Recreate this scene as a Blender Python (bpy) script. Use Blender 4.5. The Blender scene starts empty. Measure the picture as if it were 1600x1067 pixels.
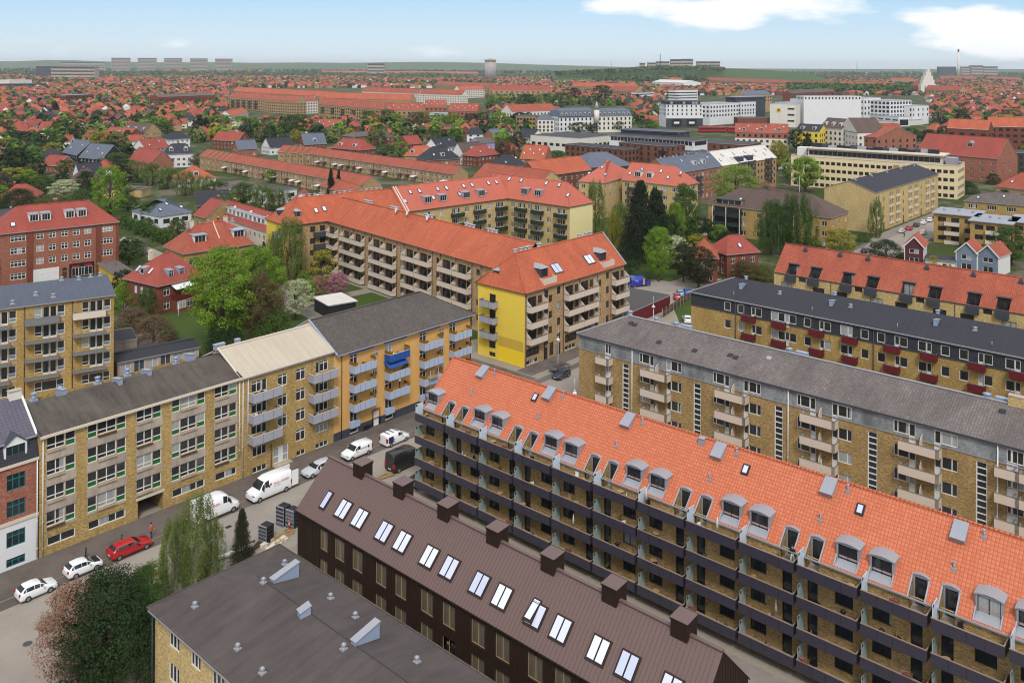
import bpy, math, random
import numpy as np
from mathutils import Vector, Matrix
sc = bpy.context.scene
COL = sc.collection
R0 = random.Random(7)
rad = math.radians
# ---- the ground grid: X runs along the left street, Y across it, camera above the origin
F_, H_, YH_, CA, SA, RO = 1360., 55., 103., .7485, .6631, .0045
def at(px, py, z=0.):
    """surveyed spot of the photograph on the plane of height z"""
    dx, dy = px-800, py-YH_
    x, y = dx+RO*dy, dy-RO*dx
    d = F_*(H_-z)/y; r = x*d/F_
    return Vector((r*SA+d*CA, -r*CA+d*SA, z))
def atd(px, d, z=0.):
    r = (px-800)*d/F_
    return Vector((r*SA+d*CA, -r*CA+d*SA, z))
def topix(p):
    d = p[0]*CA+p[1]*SA; r = p[0]*SA-p[1]*CA
    dx, dy = F_*r/d, F_*(H_-p[2])/d
    return 800+dx-RO*dy, YH_+dy+RO*dx, d
# ---- objects
def tag(o, label=None, cat=None, group=None, kind=None):
    if label: o['label'] = label
    if cat: o['category'] = cat
    if group: o['group'] = group
    if kind: o['kind'] = kind
    return o
def thing(name, label, cat, loc=(0, 0, 0), rz=0., group=None):
    o = bpy.data.objects.new(name, None); COL.objects.link(o)
    o.empty_display_size = .5
    o.location = loc; o.rotation_euler = (0, 0, rz)
    return tag(o, label, cat, group)
def put(name, me, parent=None, loc=(0, 0, 0), rz=0., sc_=None):
    o = bpy.data.objects.new(name, me); COL.objects.link(o)
    o.parent = parent; o.location = loc; o.rotation_euler = (0, 0, rz)
    if sc_: o.scale = sc_
    return o
class MB:
    """collects faces, then becomes ONE mesh"""
    def __init__(s): s.v = []; s.f = []; s.m = []; s.sm = []
    def face(s, pts, mat=0, smooth=False):
        n = len(s.v); s.v += [tuple(p) for p in pts]
        s.f.append(tuple(range(n, n+len(pts)))); s.m.append(mat); s.sm.append(smooth)
    def box(s, x0, x1, y0, y1, z0, z1, mat=0, top=None, skip=''):
        a, b, c, d = (x0, y0), (x1, y0), (x1, y1), (x0, y1)
        q = lambda p, z: (p[0], p[1], z)
        for k, (p, r) in zip('frbl', ((a, b), (b, c), (c, d), (d, a))):
            if k not in skip: s.face([q(p, z0), q(r, z0), q(r, z1), q(p, z1)], mat)
        if 't' not in skip: s.face([q(a, z1), q(b, z1), q(c, z1), q(d, z1)], mat if top is None else top)
        if 'u' not in skip: s.face([q(d, z0), q(c, z0), q(b, z0), q(a, z0)], mat)
    def prism(s, poly, vec, mat=0, m2=None):
        """closed extrusion of a planar polygon (counter-clockwise seen from -vec)"""
        vec = Vector(vec); P = [Vector(p) for p in poly]; Qs = [p+vec for p in P]; n = len(P)
        s.face(P[::-1] if False else P, mat if m2 is None else m2); s.face(Qs[::-1], mat if m2 is None else m2)
        for i in range(n): s.face([P[i], Qs[i], Qs[(i+1) % n], P[(i+1) % n]], mat)
    def cyl(s, p0, p1, r0, r1=None, n=8, mat=0, caps=True):
        r1 = r0 if r1 is None else r1
        p0, p1 = Vector(p0), Vector(p1); ax = (p1-p0).normalized()
        u = ax.orthogonal().normalized(); w = ax.cross(u)
        A = []; B = []
        k = len(s.v)
        for i in range(n):
            t = 2*math.pi*i/n; e = u*math.cos(t)+w*math.sin(t)
            s.v.append(tuple(p0+e*r0)); s.v.append(tuple(p1+e*r1))
        for i in range(n):
            j = (i+1) % n
            s.f.append((k+2*i, k+2*j, k+2*j+1, k+2*i+1)); s.m.append(mat); s.sm.append(True)
        if caps:
            s.f.append(tuple(k+2*i for i in range(n))[::-1]); s.m.append(mat); s.sm.append(False)
            s.f.append(tuple(k+2*i+1 for i in range(n))); s.m.append(mat); s.sm.append(False)
    def bar(s, p0, p1, w, h=None, mat=0):
        h = h or w
        p0, p1 = Vector(p0), Vector(p1); ax = (p1-p0).normalized()
        up = Vector((0, 0, 1)) if abs(ax.z) < .95 else Vector((1, 0, 0))
        u = ax.cross(up).normalized()*w/2; v = u.normalized().cross(ax)*h/2
        a = [p0+u+v, p0-u+v, p0-u-v, p0+u-v]; b = [q+(p1-p0) for q in a]
        for i in range(4):
            j = (i+1) % 4; s.face([a[i], a[j], b[j], b[i]], mat)
        s.face(a[::-1], mat); s.face(b, mat)
    def loft(s, rings, mat=0, smooth=True, capA=True, capB=True, mats=None):
        k = len(s.v); n = len(rings[0])
        for r in rings: s.v += [tuple(p) for p in r]
        for i in range(len(rings)-1):
            for j in range(n):
                j2 = (j+1) % n
                s.f.append((k+i*n+j, k+i*n+j2, k+(i+1)*n+j2, k+(i+1)*n+j))
                s.m.append(mats(i, j) if mats else mat); s.sm.append(smooth)
        if capA: s.f.append(tuple(k+j for j in range(n))[::-1]); s.m.append(mat); s.sm.append(False)
        if capB: s.f.append(tuple(k+(len(rings)-1)*n+j for j in range(n))); s.m.append(mat); s.sm.append(False)
    def add(s, o, M=None):
        k = len(s.v)
        s.v += [tuple(M @ Vector(p)) for p in o.v] if M else o.v
        s.f += [tuple(i+k for i in f) for f in o.f]; s.m += o.m; s.sm += o.sm
    def mesh(s, name, mats, uv=True):
        me = bpy.data.meshes.new(name)
        me.from_pydata(s.v, [], s.f)
        for m in (mats if isinstance(mats, (list, tuple)) else [mats]): me.materials.append(m)
        if s.f:
            me.polygons.foreach_set('material_index', s.m)
            me.polygons.foreach_set('use_smooth', s.sm)
            if uv:
                lay = me.uv_layers.new(name='UVMap').data
                V = s.v; buf = []
                for f in s.f:
                    a, b, c = V[f[0]], V[f[1]], V[f[2]]
                    d = V[f[3]] if len(f) > 3 else a
                    e1 = (c[0]-a[0], c[1]-a[1], c[2]-a[2]); e2 = (d[0]-b[0], d[1]-b[1], d[2]-b[2]) if len(f) > 3 else (b[0]-a[0], b[1]-a[1], b[2]-a[2])
                    if len(f) == 3: e1, e2 = e2, e1
                    nx, ny, nz = e1[1]*e2[2]-e1[2]*e2[1], e1[2]*e2[0]-e1[0]*e2[2], e1[0]*e2[1]-e1[1]*e2[0]
                    l = math.sqrt(nx*nx+ny*ny+nz*nz) or 1.
                    nx, ny, nz = nx/l, ny/l, nz/l
                    h = math.hypot(nx, ny)
                    if h < .02: ux, uy, vx, vy, vz = 1., 0., 0., 1., 0.
                    else:
                        ux, uy = -ny/h, nx/h
                        vx, vy, vz = -nz*uy, nz*ux, nx*uy-ny*ux
                    for i in f:
                        p = V[i]; buf.append(p[0]*ux+p[1]*uy); buf.append(p[0]*vx+p[1]*vy+p[2]*vz)
                lay.foreach_set('uv', buf)
        me.update()
        return me
    def build(s, name, mats, parent=None, loc=(0, 0, 0), rz=0., uv=True):
        return put(name, s.mesh(name, mats, uv), parent, loc, rz)
def grid_wall(mb, O, U, N, L, z0, z1, ops, mat=0, rev=.14, rmat=None, top=None):
    """upright wall from O along U; ops = openings (x0,x1,z0,z1); reveals go inward (against N). top(x) gives the upper edge height if it slopes"""
    O, U, N = Vector(O), Vector(U), Vector(N)
    ops = [(max(a, 0), min(b, L), max(c, z0), min(d, z1)) for a, b, c, d in ops if b > 0 and a < L and d > z0 and c < z1]
    xs = sorted({0., L, *[round(o[0], 3) for o in ops], *[round(o[1], 3) for o in ops]})
    zs = sorted({z0, z1, *[round(o[2], 3) for o in ops], *[round(o[3], 3) for o in ops]})
    P = lambda x, z, y=0.: O+U*x+Vector((0, 0, z))-N*y
    for i in range(len(xs)-1):
        xm = (xs[i]+xs[i+1])/2
        if xs[i+1]-xs[i] < 1e-4: continue
        col = [o for o in ops if o[0] <= xm <= o[1]]
        start = None
        for j in range(len(zs)-1):
            zm = (zs[j]+zs[j+1])/2
            hole = any(o[2] <= zm <= o[3] for o in col)
            if not hole and start is None: start = zs[j]
            if hole and start is not None:
                mb.face([P(xs[i], start), P(xs[i+1], start), P(xs[i+1], zs[j]), P(xs[i], zs[j])], mat); start = None
        if start is not None and z1-start > 1e-4:
            mb.face([P(xs[i], start), P(xs[i+1], start), P(xs[i+1], z1), P(xs[i], z1)], mat)
    rm = mat if rmat is None else rmat
    for a, b, c, d in ops:
        mb.face([P(a, c), P(a, c, rev), P(a, d, rev), P(a, d)], rm)
        mb.face([P(b, c, rev), P(b, c), P(b, d), P(b, d, rev)], rm)
        mb.face([P(a, c), P(b, c), P(b, c, rev), P(a, c, rev)], rm)
        mb.face([P(a, d, rev), P(b, d, rev), P(b, d), P(a, d)], rm)
# ---- procedural materials
def lin(h, k=1.):
    h = h.lstrip('#'); o = []
    for i in (0, 2, 4):
        c = int(h[i:i+2], 16)/255
        o.append(min(1., (c/12.92 if c <= .04045 else ((c+.055)/1.055)**2.4)*k))
    return (*o, 1.)
class NB:
    def __init__(s, name):
        s.mat = bpy.data.materials.new(name); s.mat.use_nodes = True
        s.t = s.mat.node_tree; s.n = s.t.nodes; s.l = s.t.links
        s.bsdf = s.n['Principled BSDF']
    def new(s, typ, **k):
        n = s.n.new(typ)
        for a, b in k.items(): setattr(n, a, b)
        return n
    def set(s, n, i, v):
        if hasattr(v, 'is_linked') or isinstance(v, bpy.types.NodeSocket): s.l.new(v, n.inputs[i])
        else: n.inputs[i].default_value = v
    def uv(s, su=1., sv=1.):
        m = s.new('ShaderNodeMapping'); s.l.new(s.new('ShaderNodeTexCoord').outputs['UV'], m.inputs[0])
        m.inputs['Scale'].default_value = (su, sv, 1); return m.outputs[0]
    def obj(s, su=1., sv=1., sw=1.):
        m = s.new('ShaderNodeMapping'); s.l.new(s.new('ShaderNodeTexCoord').outputs['Object'], m.inputs[0])
        m.inputs['Scale'].default_value = (su, sv, sw); return m.outputs[0]
    def noise(s, vec, scale=1., det=3., rough=.6):
        n = s.new('ShaderNodeTexNoise'); s.l.new(vec, n.inputs['Vector'])
        n.inputs['Scale'].default_value = scale; n.inputs['Detail'].default_value = det; n.inputs['Roughness'].default_value = rough
        return n.outputs['Fac']
    def ramp(s, fac, stops, interp='LINEAR'):
        n = s.new('ShaderNodeValToRGB'); s.l.new(fac, n.inputs[0]); n.color_ramp.interpolation = interp
        e = n.color_ramp.elements
        while len(e) < len(stops): e.new(.5)
        for k, (p, c) in zip(e, stops): k.position = p; k.color = c if len(c) == 4 else (*c, 1)
        return n.outputs[0]
    def mix(s, fac, a, b, mode='MIX'):
        n = s.new('ShaderNodeMix', data_type='RGBA', blend_type=mode)
        s.set(n, 0, fac); s.set(n, 6, a); s.set(n, 7, b); return n.outputs[2]
    def math(s, op, a, b=0., c=None):
        n = s.new('ShaderNodeMath', operation=op); s.set(n, 0, a); s.set(n, 1, b)
        if c is not None: s.set(n, 2, c)
        return n.outputs[0]
    def brick(s, vec, w, h, c1, c2, mort, ms=.01, off=.5, bias=0.):
        n = s.new('ShaderNodeTexBrick', offset=off); s.l.new(vec, n.inputs['Vector'])
        for i, v in (('Color1', c1), ('Color2', c2), ('Mortar', mort), ('Scale', 1.), ('Mortar Size', ms), ('Brick Width', w), ('Row Height', h), ('Bias', bias), ('Mortar Smooth', .1)): s.set(n, i, v)
        return n
    def bump(s, hgt, st=.3, dist=.05):
        b = s.new('ShaderNodeBump'); b.inputs['Strength'].default_value = st; b.inputs['Distance'].default_value = dist
        s.l.new(hgt, b.inputs['Height']); s.l.new(b.outputs[0], s.bsdf.inputs['Normal'])
    def rnd(s): return s.new('ShaderNodeObjectInfo').outputs['Random']
    def out(s, col, rough=.8, metal=0., spec=.3):
        s.set(s.bsdf, 'Base Color', col); s.set(s.bsdf, 'Roughness', rough); s.set(s.bsdf, 'Metallic', metal); s.set(s.bsdf, 'Specular IOR Level', spec)
        return s.mat
def m_brick(name, c1, c2, mort, stain=.25, k=1.):
    b = NB(name); n = b.brick(b.uv(), .24, .08, lin(c1, k), lin(c2, k), lin(mort, k), .009)
    fl = b.noise(b.uv(1.5, 4.6), 1.5, 4., .8)
    c = b.mix(b.math('MULTIPLY', b.math('GREATER_THAN', fl, .57), .6), n.outputs[0], lin(c2, k*.55))
    c = b.mix(b.math('MULTIPLY', b.math('LESS_THAN', fl, .43), .6), c, lin(c1, k*1.3))
    st = b.noise(b.uv(.35, .16), 1., 5., .65)
    c = b.mix(b.ramp(st, [(.38, (stain*1.6,)*3), (.62, (0, 0, 0))]), c, lin(c2, k*.5))
    return b.out(c, .9, 0, .15)
def m_tile(name, c1, c2, dark, k=1., tw=.30, th=.36, joint=.55, moss=0., rnd=.0, blotch=.3):
    """pantile roof: rows and columns of single tiles, each its own shade, weathered in patches"""
    b = NB(name); v = b.uv()
    n = b.brick(v, tw, th, lin(c1, k), lin(c2, k), lin(dark, k), .028, 0.)
    c = b.mix(joint, b.mix(.5, lin(c1, k), lin(c2, k)), n.outputs[0])
    big = b.noise(b.uv(.22, .10), 1., 6., .7)
    c = b.mix(b.ramp(big, [(.36, (blotch*1.4,)*3), (.66, (0, 0, 0))]), c, lin(dark, k*1.15))
    sp = b.noise(b.uv(1.3, 1.1), 1.5, 3., .7)
    c = b.mix(b.ramp(sp, [(.60, (0, 0, 0)), (.72, (blotch*1.3,)*3)]), c, lin(dark, k*.8))
    if moss: c = b.mix(b.ramp(b.noise(b.uv(.7, .7), 2.2, 6., .8), [(.60, (0, 0, 0)), (.72, (moss,)*3)]), c, lin('#c9bfb2', .7))
    if rnd: c = b.mix(b.math('MULTIPLY', b.rnd(), rnd), c, lin(dark, k*1.1))
    w = b.new('ShaderNodeTexWave', wave_type='BANDS', bands_direction='X', wave_profile='SIN'); b.l.new(v, w.inputs['Vector'])
    w.inputs['Scale'].default_value = .314/tw
    r = b.new('ShaderNodeTexWave', wave_type='BANDS', bands_direction='Y', wave_profile='SAW'); b.l.new(v, r.inputs['Vector'])
    r.inputs['Scale'].default_value = .314/th
    b.bump(b.math('ADD', b.math('MULTIPLY', w.outputs['Fac'], .6), b.math('SUBTRACT', 1., r.outputs['Fac'])), .55, .045)
    return b.out(c, .75, 0, .25)
def m_felt(name, c1, c2, k=1., streak=1., seam=0., rough=.9):
    """bitumen felt / sheet roof with stains that run down the slope"""
    b = NB(name); g = b.noise(b.uv(), 14., 2., .7)
    c = b.mix(b.math('MULTIPLY', g, .5), lin(c1, k), lin(c2, k))
    st = b.noise(b.uv(1.1, .16), 1., 5., .65)
    c = b.mix(b.ramp(st, [(.40, (0, 0, 0)), (.62, (.55*streak,)*3)]), c, lin(c2, k*.8))
    p = b.noise(b.uv(.16, .12), 1., 6., .7)
    c = b.mix(b.ramp(p, [(.45, (0, 0, 0)), (.66, (.45*streak,)*3)]), c, lin(c1, k*1.35))
    if seam:
        w = b.brick(b.uv(), seam, 400., (0, 0, 0, 1), (0, 0, 0, 1), (1, 1, 1, 1), .03, 0.)
        c = b.mix(b.math('MULTIPLY', w.outputs[0], .4), c, lin(c2, k*.6))
    return b.out(c, rough, 0, .25)
def m_plain(name, c, k=1., rough=.6, metal=0., spec=.3, var=.12, vs=1.5, rnd=0.):
    b = NB(name); n = b.noise(b.obj(), vs, 5., .7)
    x = b.mix(b.ramp(n, [(.35, (var,)*3), (.65, (0, 0, 0))]), lin(c, k), lin(c, k*.55))
    if rnd: x = b.mix(b.math('MULTIPLY', b.rnd(), rnd), x, lin(c, k*.5))
    return b.out(x, rough, metal, spec)
MAT = {}
def mats():
    M = MAT
    M['brick_yellow'] = m_brick('yellow brick', '#c9ab6c', '#9b7a43', '#b3a07a', .22, .88)
    M['brick_gold'] = m_brick('golden brick', '#bd9f62', '#94753f', '#a68f66', .2, .95)
    M['brick_pale'] = m_brick('pale yellow brick', '#d8c08a', '#b0925c', '#c0ad85', .12, .85)
    M['brick_olive'] = m_brick('olive brick', '#b79a68', '#866c42', '#9d8a68', .2, .92)
    M['brick_buff'] = m_brick('buff brick', '#c7a981', '#96744d', '#aa9474', .15, .85)
    M['brick_red'] = m_brick('red brick', '#b0705a', '#8c5040', '#a08070', .15, .85)
    M['brick_darkred'] = m_brick('dark red brick', '#96503c', '#6d3224', '#8a6a5c', .2, .8)
    M['brick_brown'] = m_brick('brown brick', '#8d5a44', '#663a2a', '#80675a', .15, .8)
    M['brick_char'] = m_brick('charcoal brick', '#57524e', '#3a3634', '#5a5652', .1, .8)
    M['tile_bright'] = m_tile('new orange pantile', '#dd8464', '#cf7350', '#a5543a', .74, .30, .36, .8, 0, 0, .12)
    M['tile_orange'] = m_tile('orange pantile', '#cf7452', '#b95b3b', '#844030', .84, .30, .36, .75, 0, 0, .34)
    M['tile_old'] = m_tile('weathered red pantile', '#be6a50', '#a3523d', '#77392d', .84, .30, .36, .7, 0, 0, .42)
    M['tile_red'] = m_tile('red tile', '#b3594a', '#9d483b', '#6f3630', .84, .30, .36, .6, 0, 0, .35)
    M['tile_salmon'] = m_tile('salmon tile', '#c76f5a', '#b86050', '#935044', .85, .30, .36, .4, 0, 0, .18)
    M['tile_mixed'] = m_tile('house tile', '#c5684c', '#ad5440', '#7c4034', .85, .3, .36, .5, 0, .45, .3)
    M['tile_brown'] = m_tile('brown tile', '#6f5c55', '#5b4943', '#40332f', .85, .3, .36, .5, 0, 0, .3)
    M['tile_dark'] = m_tile('dark grey tile', '#6b645f', '#57504c', '#35302e', .85, .33, .40, .85, 0, 0, .2)
    M['slate_moss'] = m_tile('lichened grey tile', '#8f8683', '#766c69', '#4f4746', .8, .33, .30, .8, .75, 0, .5)
    M['slate_black'] = m_tile('black roof tile', '#3d3f47', '#34363d', '#23252a', .85, .3, .36, .4, 0, .3, .15)
    M['felt_corner'] = m_felt('corner roof felt', '#675d5b', '#4f4746', .62, .9)
    M['slate_plum'] = m_tile('plum grey roof slate', '#6d6877', '#625d6b', '#46424c', .8, .45, .42, .6, 0, 0, .2)
    M['felt_grey'] = m_felt('grey roofing felt', '#6a625e', '#514a47', .85, .8)
    M['felt_brown'] = m_felt('brown grey felt', '#675e57', '#443d39', .72, 1.1)
    M['felt_black'] = m_felt('black roofing felt', '#3c3c44', '#323238', .85, .35, 1.)
    M['felt_blue'] = m_felt('blue grey felt', '#5c6170', '#50545f', .8, .35, 1.)
    M['felt_dark'] = m_felt('dark flat roof felt', '#4c4a4d', '#3d3b3e', .85, .5, 1.)
    M['felt_light'] = m_felt('light grey felt', '#a3a5b0', '#8d8f99', .8, .4)
    M['slate_blue'] = m_felt('blue slate', '#69707f', '#565c69', .8, .4, 0)
    M['slate_wall'] = m_brick('slate cladding', '#a3a7aa', '#868b8f', '#777b7e', .6, .95)
    M['eternit'] = m_felt('pale corrugated sheet', '#c2b6a4', '#a99c8a', .85, .35, 1.13)
    M['roof_white'] = m_felt('white roof sheet', '#d8d3cc', '#bdb7b0', .85, .5, 0)
    M['concrete'] = m_felt('stained concrete', '#bcae9f', '#8e8276', .85, .9)
    M['render_orange'] = m_felt('ochre render', '#dcae6a', '#cb985a', .88, .35)
    M['render_yellow'] = m_felt('yellow render', '#dfc44e', '#d2b544', .95, .1)
    M['render_yellow2'] = m_felt('bright yellow render', '#e8c92e', '#dfbf2b', .95, .1)
    M['render_yellow3'] = m_felt('dull yellow render', '#c8ab45', '#bd9f40', .9, .1)
    M['render_cream'] = m_felt('cream render', '#e6d9a2', '#ded098', .92, .1)
    M['render_sand'] = m_felt('sand coloured panel', '#e2d0a8', '#d4c098', .9, .2)
    M['white_wall'] = m_felt('white render', '#e8e8ea', '#d8d8da', .80, .2)
    M['white_wall2'] = m_felt('off white render', '#ded9cf', '#cac4b8', .88, .3)
    M['white'] = m_plain('white paint', '#efefec', .76, .45, 0, .4, .08)
    M['cream'] = m_plain('cream paint', '#d9ccba', .82, .6, 0, .3, .1)
    M['beige'] = m_plain('beige balcony panel', '#d3c3b3', .85, .7, 0, .3, .12, .5)
    M['grey_panel'] = m_plain('grey balcony panel', '#a8a8b4', .82, .6, 0, .3, .15, .7)
    M['blue_panel'] = m_plain('pale blue balcony panel', '#aebbd6', .82, .6, 0, .3, .12, .6)
    M['blue_awning'] = m_plain('blue awning cloth', '#2b57a5', .8, .8, 0, .2, .1)
    M['green_panel'] = m_plain('green window panel', '#2f7a3f', .6, .6, 0, .3, .1, 1.5, .25)
    M['green_dark'] = m_plain('dark green metal', '#2f3f38', .7, .5, 0, .3, .1)
    M['maroon'] = m_plain('dark red board', '#6d2027', .75, .6, 0, .3, .15, .8)
    M['ochre_wood'] = m_plain('ochre wood', '#9a6e1e', .7, .8, 0, .2, .3, 3)
    M['wood'] = m_plain('pale wood', '#b79a6e', .7, .8, 0, .2, .35, 3)
    M['wood_dark'] = m_plain('dark wood', '#5b4536', .7, .8, 0, .2, .3, 3)
    M['zinc'] = m_plain('zinc sheet', '#a9aab2', .8, .45, .25, .5, .15, 1.)
    M['zinc_blue'] = m_plain('blue grey metal', '#9aa9c4', .8, .45, .1, .5, .12, 1.)
    M['steel'] = m_plain('galvanised steel', '#a0a3a8', .8, .4, .6, .5, .15, 1.)
    M['black_panel'] = m_plain('charcoal violet balcony panel', '#4a4656', .62, .4, .1, .45, .12, .6)
    M['black_metal'] = m_plain('black metal', '#2a2a2e', .8, .45, .2, .4, .1)
    M['rail_wood'] = m_plain('pinkish rail', '#a58c80', .7, .6, 0, .3, .1)
    M['brown_metal'] = m_plain('brown sheet metal', '#705a56', .8, .5, .1, .4, .10, .5)
    M['brown_wall'] = m_plain('dark brown cladding', '#33231c', .75, .6, .1, .35, .12, .6)
    M['slate_paint'] = m_plain('dark slate paint', '#474d58', .7, .7, 0, .3, .2)
    M['blue_grey'] = m_plain('blue grey board', '#7c8a9f', .8, .7, 0, .3, .08)
    M['plum'] = m_plain('plum red board', '#5c2c35', .8, .7, 0, .3, .08)
    M['teal'] = m_plain('teal paint', '#1f7f86', .7, .5, 0, .4, .1)
    M['lilac'] = m_plain('lilac render', '#a99fcf', .8, .8, 0, .2, .1)
    M['red'] = m_plain('red paint', '#b3242c', .75, .4, 0, .4, .05)
    M['orange'] = m_plain('orange plastic', '#e0552a', .8, .5, 0, .3, .05)
    M['yellow'] = m_plain('yellow plastic', '#e0b52a', .8, .5, 0, .3, .05)
    M['navy'] = m_plain('navy paint', '#27345c', .7, .5, 0, .3, .05)
    M['soil'] = m_plain('bare soil', '#8a7458', .6, .95, 0, .1, .5, .8)
    M['gravel'] = m_plain('gravel', '#a79d90', .7, .95, 0, .1, .35, 4.)
    M['paving'] = m_plain('paving', '#9c938a', .7, .95, 0, .1, .3, .8)
    # glass: some panes dark, some with blinds or curtains behind
    b = NB('window glass'); r = b.rnd(); u = b.uv(9., .4); cur = b.noise(u, 1., 2., .5)
    dk = b.mix(b.noise(b.uv(.9, .7), 1., 2., .5), (.008, .009, .012, 1), (.05, .05, .05, 1))
    lt = b.mix(cur, lin('#7d8288', .6), lin('#c9ccc8', .8))
    side = b.math('GREATER_THAN', b.noise(b.uv(.8, .02), 1., 1., .3), .52)
    f = b.math('MULTIPLY', b.math('GREATER_THAN', r, .62), b.math('MAXIMUM', side, b.math('GREATER_THAN', r, .84)))
    M['glass'] = b.out(b.mix(f, dk, lt), b.mix(f, (.05,)*3+(1,), (.25,)*3+(1,)), 0, .6)
    b = NB('dark glass'); M['glass_dark'] = b.out(b.mix(b.noise(b.uv(), 1., 2., .5), (.008, .01, .013, 1), (.035, .037, .042, 1)), .06, 0, .6)
    b = NB('brown window glass'); M['glass_reflect'] = b.out(b.mix(b.noise(b.uv(2., .3), 1., 2., .5), (.03, .027, .022, 1), (.20, .17, .13, 1)), .08, 0, .6)  # pale brownish tone in the base colour stands for reflections in the panes
    b = NB('skylight glass'); M['skylight'] = b.out(b.mix(b.rnd(), lin('#c3cbe6', .75), lin('#dfe2ee', .85)), .12, 0, .7)  # pale blue-grey base colour paints in blinds and the bright sky's reflection
    b = NB('frosted glass'); M['frost'] = b.out(b.mix(b.noise(b.uv(), 1.5, 2., .5), lin('#8fa29e', .6), lin('#b6c6c4', .75)), .3, 0, .5)
    b = NB('frosted glass bright'); M['frost2'] = b.out(lin('#c8d8e6', .8), .3, 0, .5)
    b = NB('road asphalt'); n = b.noise(b.obj(), 5., 4., .7); p = b.noise(b.obj(.09, .09, .09), 1., 6., .65)
    c = b.mix(n, lin('#8f867d', .86), lin('#a39a90', .86)); c = b.mix(b.ramp(p, [(.40, (0, 0, 0)), (.62, (.5,)*3)]), c, lin('#7d756d', .8))
    M['road'] = b.out(c, .9, 0, .2)
    b = NB('footway asphalt'); n = b.noise(b.obj(), 6., 4., .7); p = b.noise(b.obj(.15, .15, .15), 1., 6., .7)
    c = b.mix(n, lin('#6f655f', .72), lin('#7f756e', .72)); c = b.mix(b.ramp(p, [(.44, (0, 0, 0)), (.6, (.6,)*3)]), c, lin('#5c544f', .65))
    M['footway'] = b.out(c, .92, 0, .15)
    b = NB('dark asphalt'); M['asphalt_dark'] = b.out(b.mix(b.noise(b.obj(), 3., 5., .7), lin('#4d4a49', .75), lin('#62605f', .75)), .92, 0, .15)
    b = NB('lawn'); n = b.noise(b.obj(), .35, 6., .7); g = b.noise(b.obj(), 6., 3., .7)
    M['grass'] = b.out(b.mix(g, b.mix(n, lin('#48602a', .62), lin('#6f8440', .62)), lin('#37491f', .62)), .95, 0, .1)
    b = NB('suburb ground'); n = b.noise(b.obj(), .035, 8., .75); g = b.noise(b.obj(), .4, 4., .7)
    c = b.mix(g, lin('#3c4a26', .55), lin('#5d6a38', .55)); M['ground'] = b.out(b.mix(b.ramp(n, [(.50, (0, 0, 0)), (.58, (.8,)*3)]), c, lin('#8a8073', .55)), .95, 0, .1)
mats()
# ---- windows: a frame plate with holes, panes set back in it
WC = {}
def win_me(w, h, cols, fw=.07, fm='white', gm='glass', dep=.07, pm=None):
    """cols = [(share of width, [(share of height, kind)...] bottom to top)]; kind g = glass, p = panel, b = black"""
    key = (round(w, 2), round(h, 2), repr(cols), fw, fm, gm, pm)
    if key in WC: return WC[key]
    fr, gl, pn = MB(), MB(), MB()
    ops = []; x = 0.
    tot = sum(c[0] for c in cols)
    for cw, rows in cols:
        cw = cw/tot*w; z = 0.; rt = sum(r[0] for r in rows)
        for rh, kind in rows:
            rh = rh/rt*h
            o = (x+fw*(.9 if x < 1e-4 else .5), x+cw-fw*(.9 if x+cw > w-1e-4 else .5), z+fw*(.9 if z < 1e-4 else .5), z+rh-fw*(.9 if z+rh > h-1e-4 else .5))
            ops.append(o)
            (gl if kind == 'g' else pn).face([(o[0], .045, o[2]), (o[1], .045, o[2]), (o[1], .045, o[3]), (o[0], .045, o[3])], 0)
            z += rh
        x += cw
    grid_wall(fr, (0, 0, 0), (1, 0, 0), (0, -1, 0), w, 0., h, ops, 0, .045)
    for a, b, c, d in ((0, 0, 0, h), (w, w, 0, h)): fr.face([(a, 0, c), (a, dep, c), (b, dep, d), (a, 0, d)] if a == 0 else [(a, dep, c), (a, 0, c), (a, 0, d), (a, dep, d)])
    fr.face([(0, 0, h), (w, 0, h), (w, dep, h), (0, dep, h)]); fr.face([(0, dep, 0), (w, dep, 0), (w, 0, 0), (0, 0, 0)])
    res = (fr.mesh('window frame', MAT[fm]), gl.mesh('window pane', MAT[gm]) if gl.f else None, pn.mesh('window panel', MAT[pm or 'green_panel']) if pn.f else None)
    WC[key] = res
    return res
def put_win(parent, x, y, z, w, h, cols, rz=0., fw=.07, fm='white', gm='glass', pm=None, name='window', flat=False):
    fr, gl, pn = win_me(w, h, cols, fw, fm, gm, .07, pm)
    o = put(name, fr, parent, (x, y, z), rz)
    if gl: put('pane', gl, o)
    if pn: put('panel', pn, o)
    return o
W1 = [(1, [(1, 'g')])]
W2 = [(1, [(1, 'g')])]*2
W3 = [(1, [(1, 'g')])]*3
W4 = [(1, [(1, 'g')])]*4
T2 = [(1, [(.72, 'g'), (.28, 'g')])]*2
T3 = [(1, [(.72, 'g'), (.28, 'g')])]*3
X2 = [(1, [(.36, 'g'), (.34, 'g'), (.3, 'g')])]*2
X3 = [(1, [(.36, 'g'), (.34, 'g'), (.3, 'g')])]*3
X4 = [(1, [(.36, 'g'), (.34, 'g'), (.3, 'g')])]*4
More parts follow.
